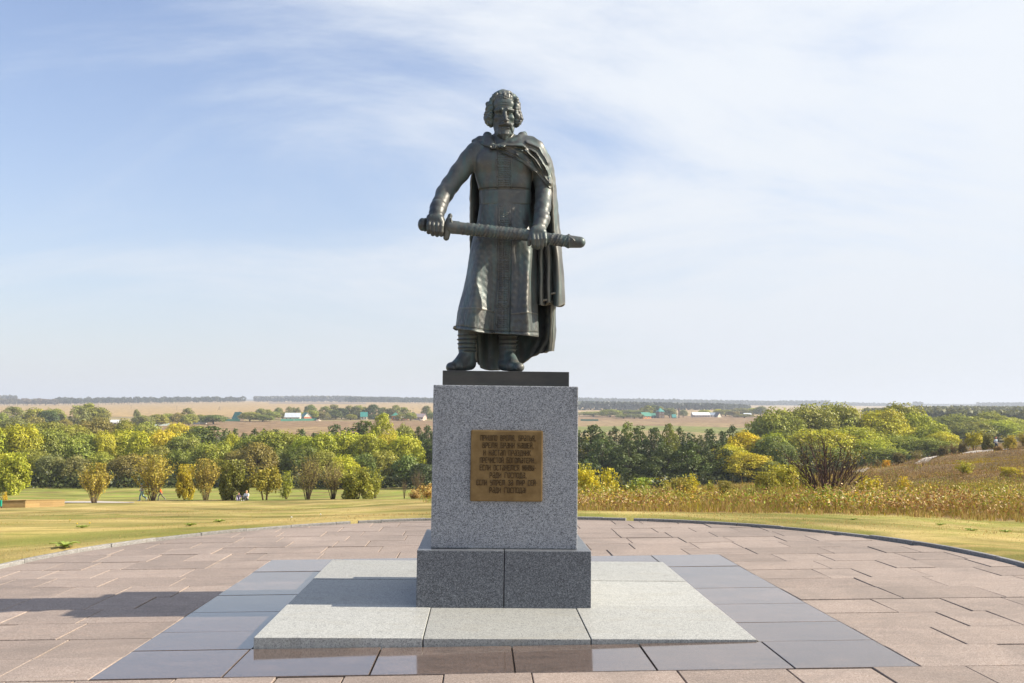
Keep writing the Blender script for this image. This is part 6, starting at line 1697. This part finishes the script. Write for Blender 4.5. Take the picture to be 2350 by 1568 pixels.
wts = np.stack([0.7 + 0.7 * n1 + 0.5 * near - 0.3 * slope, 0.8 - 0.4 * n1 + 0.9 * slope, 0.5 + 0.7 * n2 - 0.3 * slope, 0.10 + 0.6 * np.clip(n3, 0, 1) * (1 - slope), 0.35 + 1.6 * slope + 0.6 * np.clip(-n2, 0, 1), 0.45 + 1.1 * np.clip(-n1, 0, 1) - 0.2 * slope], 1).clip(0.02, None)
cols = pal(rg, n, wts)
band_ = (X > 2180) & (d > 88) & (d < 108); cols[band_] = np.array([0.42, 0.30, 0.02]) * rg.uniform(0.7, 1.2, (band_.sum(), 1))
h = (0.20 + 0.30 * rg.random(n) ** 1.5 + 0.20 * np.clip(n2, -1, 1) + 0.10 * n3) * (1 - 0.45 * slope) * np.clip(0.35 + 0.65 * (d - lawn_edge(X) * 0.97) / 4.5, 0.3, 1) * np.where(X < 1300, 0.6, 1)
h *= np.where(rg.random(n) < 0.05, 1.8, 1.0)
blade_field('tall_grass', GM, x, d, np.maximum(h, 0.15), 0.013 * (d / 24) ** 0.9 * rg.uniform(0.6, 1.5, n), 0.05 + 0.9 * rg.random(n) ** 1.2, rg, cols)
# broad-leaved weeds and flower heads among it, clump by clump
for nm, cnt, col, hh, sd, bias in (('green_weeds', 420, (0.24, 0.29, 0.035), 0.55, 61, 0), ('golden_weeds', 200, (0.46, 0.33, 0.035), 0.60, 62, 0), ('russet_weeds', 460, (0.28, 0.155, 0.06), 0.5, 63, 1), ('olive_weeds', 480, (0.27, 0.275, 0.045), 0.65, 64, 0), ('straw_weeds', 320, (0.46, 0.33, 0.16), 0.6, 65, 0), ('slope_scrub', 900, (0.20, 0.135, 0.065), 0.75, 66, 2)):
    r2 = np.random.default_rng(sd); P_, N_ = [], []
    for j in range(cnt):
        Xc = r2.uniform(1300, 2420) if bias < 2 else r2.uniform(1880, 2420); dc = math.exp(r2.uniform(math.log(52), math.log(122))) if bias == 2 else math.exp(r2.uniform(math.log(22.5), math.log(110)))
        if dc < lawn_edge(Xc) * 1.02 or hash_noise(np.array([(Xc - 1175) / 2208 * dc]), np.array([dc]), 11, sd)[0] < -0.2: continue
        if Xc > 1950 and dc > 52 and nm not in ('russet_weeds', 'slope_scrub') and r2.random() < 0.75: continue
        m_ = int(r2.uniform(60, 190)); s_ = r2.uniform(0.25, 0.75) * (1 + dc / 90); H_ = hh * r2.uniform(0.5, 1.35)
        xx = (Xc - 1175) / 2208 * dc + r2.normal(size=m_) * s_; yy = dc + r2.normal(size=m_) * s_
        yy = np.maximum(yy, 21.5); zz_ = ground_z(xx, yy) + H_ * np.sqrt(r2.random(m_)) * np.exp(-((xx - (Xc - 1175) / 2208 * dc) / s_ / 2) ** 2)
        P_.append(np.stack([xx, yy, zz_ + 0.03], 1)); N_.append(r2.normal(size=(m_, 3)) + np.array([0.2, -0.2, 0.5]))
    o = link(nm, leaves(r2, np.concatenate(P_), np.concatenate(N_), 0.034, 2.2, None, None, 0.3, nm)); o.color = (*col, 1); tag(o, kind='stuff')
# ---- short lawn blades near the terrace
n = 170000
d = np.exp(rg.uniform(math.log(9.0), math.log(60), n)); X = rg.uniform(-60, 2410, n); k = d < lawn_edge(X); X, d = X[k], d[k]; x = (X - 1175) / 2208 * d
xl, yl = w2loc(x, d); k = np.hypot(xl - KC[0], yl - KC[1]) > KR + 0.045; x, d, X = x[k], d[k], X[k]; n = len(x)
n1, n2 = hash_noise(x, d, 7, 51), hash_noise(x * 0.5, d * 1.6, 1.6, 52)
n1 = 0.7 * n1 + 0.5 * hash_noise(x, d, 22, 9); n2 = n2 + 0.4 * hash_noise(x * 0.4, d, 3.2, 53)
wts = np.stack([1.5 + 1.9 * n1, 0.45 + 0.8 * n2, 0.45 - 0.6 * n1, 0.10 + 0 * n1, 0.10 + 0.15 * np.clip(n2, 0, 1), 0.35 - 0.8 * n1 + 0.25 * np.clip((X - 1250) / 300, 0, 1)], 1).clip(0.02, None)
blade_field('lawn_grass', GM, x, d, rg.uniform(0.018, 0.055, n) * (1 + 0.3 * n1), 0.0055 * (d / 11) * rg.uniform(0.6, 1.4, n), rg.uniform(0.2, 0.85, n), rg, pal(rg, n, wts) * 1.05)

# ---- leafy weeds, dandelions in the lawn
WEED = leaf_material('weed_leaf'); 
def rosette(X, d, r, up, label, n=13):
    x, y, z = at(X, d); rr = random.Random(X * 7 + d)
    o = tag(empty('lawn_weed', (x, y, z), (0, 0, rr.uniform(0, 6))), label, 'weed', 'green weeds in the lawn')
    for i in range(n):
        a = i * 2.399; L = r * rr.uniform(0.6, 1.1); w = L * 0.42; u = up * rr.uniform(0.3, 0.8)
        ca, sa = math.cos(a), math.sin(a)
        prof = [(0.05, 0.2), (0.35, 0.9), (0.65, 1.0), (0.9, 0.5), (1.0, 0.05)]
        vs, fs_ = [], []
        for t, ww in prof:
            zz_ = u * math.sin(t * 2.2) 
            for s in (-1, 0, 1): vs.append((ca * L * t - sa * w * ww * s * 0.5, sa * L * t + ca * w * ww * s * 0.5, zz_ + (0.012 if s else 0)))
        for j in range(4):
            for s in range(2): fs_.append((j * 3 + s, j * 3 + s + 1, j * 3 + s + 4, j * 3 + s + 3))
        me = pymesh('leaf', vs, fs_, WEED); ct = me.color_attributes.new('tint', 'FLOAT_COLOR', 'POINT')
        ct.data.foreach_set('color', np.tile(np.array([rr.uniform(.3, .8), 0, 0, 1], np.float32), len(vs)))
        l = link('leaf', me, o); l.color = (0.27, 0.33, 0.08, 1)
for X, d, r, up, lab in ((152, 12.6, 0.20, 0.08, 'broad-leaved dock weed on the left lawn, the largest weed by the kerb'), (438, 15.8, 0.10, 0.05, 'small green weed just beyond the left kerb'), (505, 17.5, 0.10, 0.05, 'green weed in the left lawn, second from the kerb'),
    (190, 16.5, 0.11, 0.05, 'low green weed behind the largest dock weed'), (2230, 15.5, 0.10, 0.03, 'bright leafy weed patch on the right lawn nearest the kerb bend'), (2160, 17.2, 0.09, 0.03, 'leafy weed on the right lawn left of the bright patch'),
    (2310, 16.0, 0.09, 0.03, 'leafy weed on the right lawn at the photo edge'), (1960, 17.5, 0.08, 0.03, 'pale green weed on the right lawn below the bare bush'), (2090, 11.35, 0.10, 0.06, 'green weed growing over the right kerb')):
    rosette(X, d, r, up, lab)
YF = plain('dandelion_yellow', (0.75, 0.52, 0.01), 0.8, 0.1); WF = plain('dandelion_seed', (0.72, 0.70, 0.66), 0.9, 0.1); STM = plain('flower_stem', (0.12, 0.17, 0.04), 0.8)
for X, d, m, lab in ((31, 10.75, WF, 'white dandelion clock beside the kerb at the left photo edge'), (176, 17.0, YF, 'pair-like yellow dandelion on the left lawn'), (205, 17.3, YF, 'yellow dandelion beside the low green weed'), (160, 21.0, YF, 'yellow dandelion farthest back on the left lawn'),
                     (668, 16.2, WF, 'white dandelion clock by the kerb gap side of the left lawn'), (735, 18.0, WF, 'white flower head in the middle of the left lawn')):
    x, y, z = at(X, d); o = tag(empty('dandelion', (x, y, z)), lab, 'flower', 'dandelions in the lawn')
    bm = bmesh.new(); tube_bm(bm, [(0, 0, -0.02), (0.01, 0, 0.03), (0.015, 0.005, 0.055)], 0.003, 5); link('stem', bm_mesh('stem', bm, STM), o)
    bm = bmesh.new(); bmesh.ops.create_icosphere(bm, subdivisions=2, radius=0.013)
    for v in bm.verts: v.co = v.co * (1 + 0.18 * math.sin(v.co.x * 900) * math.sin(v.co.y * 800)) * (1 if m is WF else 0.9) + Vector((0.015, 0.005, 0.062))
    link('flower_head', bm_mesh('flower_head', bm, m), o)

# ---- grass sprouting from a few paving joints
r3 = np.random.default_rng(91); bx_, by_ = [], []
for (lx, ly) in ((-1.88, -1.02), (-2.62, -1.2), (-2.63, 0.5), (2.63, -1.9), (2.64, -2.35), (1.80, -1.79), (-3.6, 1.1), (3.9, 3.4), (4.6, 4.3), (-2.3, 5.2), (3.2, -2.54), (4.9, 2.9)):
    n_ = int(r3.uniform(14, 34)); wx_, wy_ = loc2w(lx + r3.normal(size=n_) * 0.05, ly + r3.normal(size=n_) * 0.012); bx_ += list(wx_); by_ += list(wy_)
bx_, by_ = np.array(bx_), np.array(by_)
_gz0 = ground_z
lx_, ly_ = w2loc(bx_, by_)
def ground_z(x, y): return plaza_z(*w2loc(x, y))
blade_field('joint_grass', GM, bx_, by_, r3.uniform(0.015, 0.05, len(bx_)), np.full(len(bx_), 0.005), r3.uniform(0.2, 0.9, len(bx_)), r3, np.array([(0.16, 0.19, 0.045)]) * r3.uniform(0.6, 1.5, (len(bx_), 1)))
ground_z = _gz0

# ---- pale paths
GRV = plain('pale_gravel', (0.46, 0.41, 0.36), 0.95, 0.2, 8)
def path(name, pts, lift=0.05):
    """pts: (X, near distance, far distance)"""
    bm = bmesh.new(); prev = None
    xs_ = np.linspace(pts[0][0], pts[-1][0], 60); A = np.array(pts, float)
    for Xv in xs_:
        a, b = np.interp(Xv, A[:, 0], A[:, 1]), np.interp(Xv, A[:, 0], A[:, 2]); a += 0.15 * math.sin(Xv * 0.3); cur = []
        for t in (0, 0.5, 1):
            x, y, z = at(Xv, a + (b - a) * t); cur.append(bm.verts.new((x, y, z + lift)))
        if prev:
            for k in range(2): bm.faces.new((prev[k], cur[k], cur[k + 1], prev[k + 1]))
        prev = cur
    tag(link(name, bm_mesh(name, bm, GRV)), kind='structure')
path('gravel_path', [(110, 67, 80), (150, 70, 84), (230, 76, 86), (310, 82, 84)])
path('hillside_path', [(1950, 103, 106), (1985, 104, 110), (2030, 110, 116), (2080, 117, 122), (2140, 123, 127), (2200, 126, 130), (2260, 126, 131), (2310, 125, 131), (2420, 126, 134)], 0.12)
# ================================================================== sandbox, playground panel, people
def plankmat():
    m = M('weathered_pine_board'); n = m.noise(5, 6, 0.65, m.coord('Object', (1, 1, 9)), 0.4)
    c = m.ramp(n, [(0.3, (0.24, 0.155, 0.065)), (0.7, (0.37, 0.255, 0.115))])
    c = m.mix(1.0, c, m.math('MULTIPLY_ADD', m.random(), 0.3, 0.85), 'MULTIPLY')
    return m.bsdf(c, 0.8, 0, m.bump(n, 0.3, 0.01), 0.2)
PLK = plankmat()
A = Vector(at(60, 55)); u = Vector((-1.5, 8.0, 0)).normalized(); v = Vector((-8.0, -1.5, 0)).normalized()
sb = tag(empty('sandbox', tuple(A), (0, 0, math.atan2(u.y, u.x))), 'long low box of yellow pine boards on the left lawn', 'sandbox')
LU, LV = 8.2, 4.2
zu = gz(*(A + u * LU).xy) - A.z; zv = gz(*(A + v * LV).xy) - A.z
def board(x0, x1, y0, y1, z0, z1, sx=0.0, sy=0.0):
    me = box_mesh('board', x0, x1, y0, y1, z0, z1, PLK, 0.006, 1)
    for q in me.vertices: q.co.z += q.co.x * sx + q.co.y * sy
    return link('board', me, sb)
sx, sy = zu / LU, zv / LV
for k in range(3):
    z0, z1 = -0.08 + k * 0.16, 0.075 + k * 0.16
    for j in range(3): board(j * LU / 3 + 0.004, (j + 1) * LU / 3 - 0.004, 0, 0.05, z0, z1, sx, sy)
    board(0, LU, LV - 0.05, LV, z0, z1, sx, sy); board(-0.05, -0.002, 0, LV, z0, z1, sx, sy); board(LU + 0.002, LU + 0.05, 0, LV, z0, z1, sx, sy)
for a in ((-0.08, LU + 0.08, -0.04, 0.20), (-0.08, LU + 0.08, LV - 0.16, LV + 0.08)): board(*a, 0.401, 0.44, sx, sy)
for a in ((-0.08, 0.16, 0.205, LV - 0.165), (LU - 0.16, LU + 0.08, 0.205, LV - 0.165)): board(*a, 0.401, 0.44, sx, sy)
sd_ = box_mesh('sand', 0.06, LU - 0.02, 0.06, LV - 0.06, -0.1, 0.22, SAND)
for q in sd_.vertices: q.co.z += q.co.x * sx + q.co.y * sy
link('sand', sd_, sb)
TEAL = plain('teal_plastic', (0.0, 0.42, 0.30), 0.35, 0.08); DKM = plain('dark_metal', (0.06, 0.04, 0.035), 0.5)
x, y, z = at(1, 51.5)
tp = tag(empty('playground_panel', (x, y, z)), 'teal playground panel with a dark loop handle at the left photo edge', 'playground toy')
link('panel', box_mesh('panel', -0.45, 0.10, -0.03, 0.03, 0.10, 0.44, TEAL, 0.02, 2), tp)
bm = bmesh.new(); tube_bm(bm, [(0.10, 0, -0.2), (0.10, 0, 0.1)], 0.03, 8); link('post', bm_mesh('post', bm, DKM), tp)
bm = bmesh.new(); tube_bm(bm, [(-0.1 + 0.18 * math.cos(a), 0, 0.44 + 0.18 * math.sin(a)) for a in np.linspace(0, math.pi, 12)], 0.02, 6); link('handle', bm_mesh('handle', bm, DKM), tp)
x, y, z = at(341.5, 90.5); bm = bmesh.new(); tube_bm(bm, [(0, 0, -0.2), (0, 0, 0.8), (0.0, 0, 0.9)], [0.045, 0.042, 0.012], 8)
o = link('wooden_stake', bm_mesh('wooden_stake', bm, PLK)); o.location = (x, y, z); tag(o, 'pale wooden stake beside the large golden shrub', 'stake')

SKIN = plain('skin', (0.55, 0.30, 0.20), 0.6, 0.05)
def cloth(n, c): return plain(n, c, 0.9, 0.12, 12)
def fig(g, parts, k=0.02):
    for a, b, ra, rb in parts: g.cap(a, b, ra, rb, k)
def person(X, d, rz, scale, J, cols, label, hat=True, seated=False, hairc=(0.08, 0.05, 0.03)):
    """J: joints in metres, x forward, y left, z up; one body mesh, clothes over it"""
    x, y, z = at(X, d)
    o = tag(empty('person', (x, y, z - 0.02), (0, 0, rz)), label, 'person'); o.scale = (scale,) * 3
    h = 0.0105
    lo, hi = (-0.75, -0.5, -0.05), (0.75, 0.5, 1.75)
    G1 = Grid(lo, hi, h); V = {k: np.array(v) for k, v in J.items()}
    hd, nk, ch, pv = V['head'], V['neck'], V['chest'], V['pelvis']
    G1.ell(hd, (0.095, 0.078, 0.118), 0); G1.cap(hd + (0.05, 0, -0.06), hd + (0.055, 0, -0.07), 0.05, 0.05, 0.02); G1.cap(hd + (0.095, 0, 0.0), hd + (0.112, 0, -0.025), 0.012, 0.016, 0.01)
    for s in (-1, 1):
        G1.ell(hd + (0.0, s * 0.08, -0.01), (0.018, 0.012, 0.03), 0.005); G1.ell(hd + (0.092, s * 0.03, 0.012), (0.012, 0.016, 0.009), 0.008, 'sub')
    G1.cap(hd + (0.09, -0.025, -0.055), hd + (0.09, 0.025, -0.055), 0.006, 0.006, 0.004, 'sub')
    G1.cap(hd + (-0.01, 0, -0.06), nk, 0.052, 0.055, 0.02)
    G1.cap(ch, pv, 0.115, 0.105, 0.03)
    for s, q in ((1, 'l'), (-1, 'r')):
        sh, el, wr, hp, kn, an = (V[q + n_] for n_ in ('sh', 'el', 'wr', 'hp', 'kn', 'an'))
        G1.cap(nk - (0, 0, 0.04), sh, 0.05, 0.055, 0.03); G1.cap(sh, el, 0.047, 0.038, 0.015); G1.cap(el, wr, 0.038, 0.026, 0.01)
        f = (wr - el) / np.linalg.norm(wr - el); G1.cap(wr, wr + f * 0.07, 0.03, 0.032, 0.01)
        for i in range(4): b0 = wr + f * 0.08 + np.array([0, (i - 1.5) * 0.017, 0]); G1.cap(b0, b0 + f * (0.06 - 0.006 * abs(i - 1)) + np.array([0, 0, -0.015]), 0.0095, 0.008, 0.003)
        G1.cap(wr + f * 0.03, wr + f * 0.07 + np.array([0.02, -s * 0.035, 0.01]), 0.011, 0.009, 0.004)
        G1.cap(hp, kn, 0.075, 0.055, 0.02); G1.cap(kn, an, 0.053, 0.036, 0.015)
    link('body', npmesh('person_body', *G1.mesh(), SKIN, True), o)
    G2 = Grid(lo, hi, h); G2.cap(ch + (0, 0, 0.02), pv + (0, 0, 0.02), 0.142, 0.135, 0.03); G2.cap(V['lsh'], V['rsh'], 0.078, 0.078, 0.05)
    for q in 'lr': m_ = V[q + 'sh'] * 0.35 + V[q + 'el'] * 0.65; G2.cap(V[q + 'sh'], m_, 0.072, 0.068, 0.02)
    link('shirt', npmesh('shirt', *G2.mesh(), cols[0], True), o)
    G3 = Grid(lo, hi, h); G3.cap(pv + (0, -0.05, 0), pv + (0, 0.05, 0), 0.128, 0.128, 0.02)
    for q in 'lr':
        G3.cap(V[q + 'hp'], V[q + 'kn'], 0.094, 0.074, 0.02); e = cols[4] if len(cols) > 4 else 0.95; G3.cap(V[q + 'kn'], V[q + 'kn'] * (1 - e) + V[q + 'an'] * e, 0.074, 0.066, 0.02)
    link('trousers', npmesh('trousers', *G3.mesh(), cols[1], True), o)
    for q in 'lr':
        G4 = Grid(V[q + 'an'] - 0.25, V[q + 'an'] + 0.3, 0.009); a = V[q + 'an']; f = V.get(q + 'toe', a + np.array([0.17, 0, -0.05]))
        G4.cap(a + (-0.02, 0, -0.03), f, 0.048, 0.038, 0); G4.cap(a, a + (-0.02, 0, -0.03), 0.045, 0.05, 0.02)
        link('shoe', npmesh('shoe', *G4.mesh(), cols[2], True), o)
    if hat:
        G5 = Grid(hd - 0.2, hd + 0.28, 0.008); G5.ell(hd + (-0.008, 0, 0.045), (0.108, 0.092, 0.095), 0); G5.ell(hd + (0.0, 0, -0.06), (0.2, 0.2, 0.088), 0.005, 'sub'); G5.ell(hd + (0.13, 0, 0.03), (0.085, 0.07, 0.012), 0.01)
        link('cap', npmesh('cap', *G5.mesh(), cols[3], True), o)
    else:
        G5 = Grid(hd - 0.2, hd + 0.22, 0.008); G5.ell(hd + (-0.015, 0, 0.03), (0.105, 0.09, 0.105), 0); G5.ell(hd + (0.10, 0, -0.05), (0.085, 0.12, 0.12), 0.01, 'sub')
        link('hair', npmesh('hair', *G5.mesh(), cloth('dark_hair', hairc), True), o)
    return o
RUN = dict(head=(0.06, 0, 1.50), neck=(0.03, 0, 1.34), chest=(0.02, 0, 1.16), pelvis=(0, 0, 0.84), lsh=(0.0, 0.17, 1.28), rsh=(0.04, -0.17, 1.28), lel=(-0.13, 0.22, 1.04), rel=(0.02, -0.23, 1.02), lwr=(0.10, 0.18, 0.97), rwr=(0.24, -0.14, 1.0),
           lhp=(0, 0.09, 0.82), rhp=(0, -0.09, 0.82), lkn=(0.16, 0.09, 0.46), rkn=(-0.06, -0.09, 0.45), lan=(0.17, 0.09, 0.09), ran=(-0.40, -0.09, 0.24), ltoe=(0.34, 0.09, 0.045), rtoe=(-0.36, -0.09, 0.06))
RUN2 = dict(RUN, head=(0.22, 0, 1.43), neck=(0.14, 0, 1.30), chest=(0.08, 0, 1.14), lsh=(0.08, 0.17, 1.24), rsh=(0.12, -0.17, 1.24), rel=(0.06, -0.22, 0.98), rwr=(0.32, -0.16, 1.0), lel=(-0.06, 0.22, 1.0), lwr=(0.2, 0.18, 0.98),
            lkn=(0.26, 0.09, 0.50), lan=(0.24, 0.09, 0.09), ltoe=(0.40, 0.09, 0.045), rkn=(-0.16, -0.09, 0.48), ran=(-0.50, -0.09, 0.20), rtoe=(-0.46, -0.09, 0.05))
SIT = dict(head=(0.02, 0, 0.80), neck=(0.0, 0, 0.64), chest=(-0.02, 0, 0.46), pelvis=(-0.05, 0, 0.12), lsh=(0.0, 0.17, 0.58), rsh=(0.0, -0.17, 0.58), lel=(0.10, 0.24, 0.36), rel=(0.10, -0.24, 0.36), lwr=(0.30, 0.16, 0.34), rwr=(0.30, -0.16, 0.34),
           lhp=(0, 0.09, 0.11), rhp=(0, -0.09, 0.11), lkn=(0.32, 0.16, 0.40), rkn=(0.32, -0.16, 0.40), lan=(0.50, 0.10, 0.08), ran=(0.50, -0.10, 0.08))
WALK = dict(RUN, ran=(-0.30, -0.09, 0.12), rkn=(-0.04, -0.09, 0.47), rtoe=(-0.16, -0.09, 0.05), head=(0.02, 0, 1.52))
WHITE = cloth('white_cotton', (0.72, 0.74, 0.76))
person(327, 91, PI, 0.985, RUN, (cloth('grey_white_shirt', (0.60, 0.64, 0.70)), cloth('grey_blue_trousers', (0.22, 0.34, 0.36)), WHITE, cloth('grey_blue_cap', (0.22, 0.33, 0.34))), 'boy in a grey cap, pale shirt and blue-grey trousers running left')
person(370.5, 93, PI, 0.80, RUN2, (cloth('orange_shirt', (0.85, 0.10, 0.012)), cloth('khaki_trousers', (0.19, 0.17, 0.12)), cloth('grey_shoe', (0.4, 0.4, 0.4)), None), 'smaller boy in a bright orange shirt running behind the golden shrub', hat=False, hairc=(0.20, 0.07, 0.03))
person(567, 86, -1.9, 1.0, SIT, (WHITE, cloth('dark_trousers', (0.05, 0.055, 0.06)), WHITE, None), 'person in a white shirt sitting by the dense dark green shrub', hat=False, hairc=(0.45, 0.30, 0.15))
person(549, 86.2, -1.4, 0.82, SIT, (cloth('dark_plum_shirt', (0.12, 0.09, 0.13)), cloth('lilac_trousers', (0.5, 0.45, 0.55)), WHITE, None), 'smaller person in dark clothes sitting left of the one in white', hat=False)
person(2287, 129, -PI / 2 + 0.3, 1.05, WALK, (cloth('pale_blue_shirt', (0.50, 0.60, 0.68)), cloth('dark_shorts', (0.06, 0.06, 0.07)), WHITE, cloth('salmon_cap', (0.60, 0.22, 0.17))), 'walker in a pale blue shirt behind the rusty bush on the hillside path')
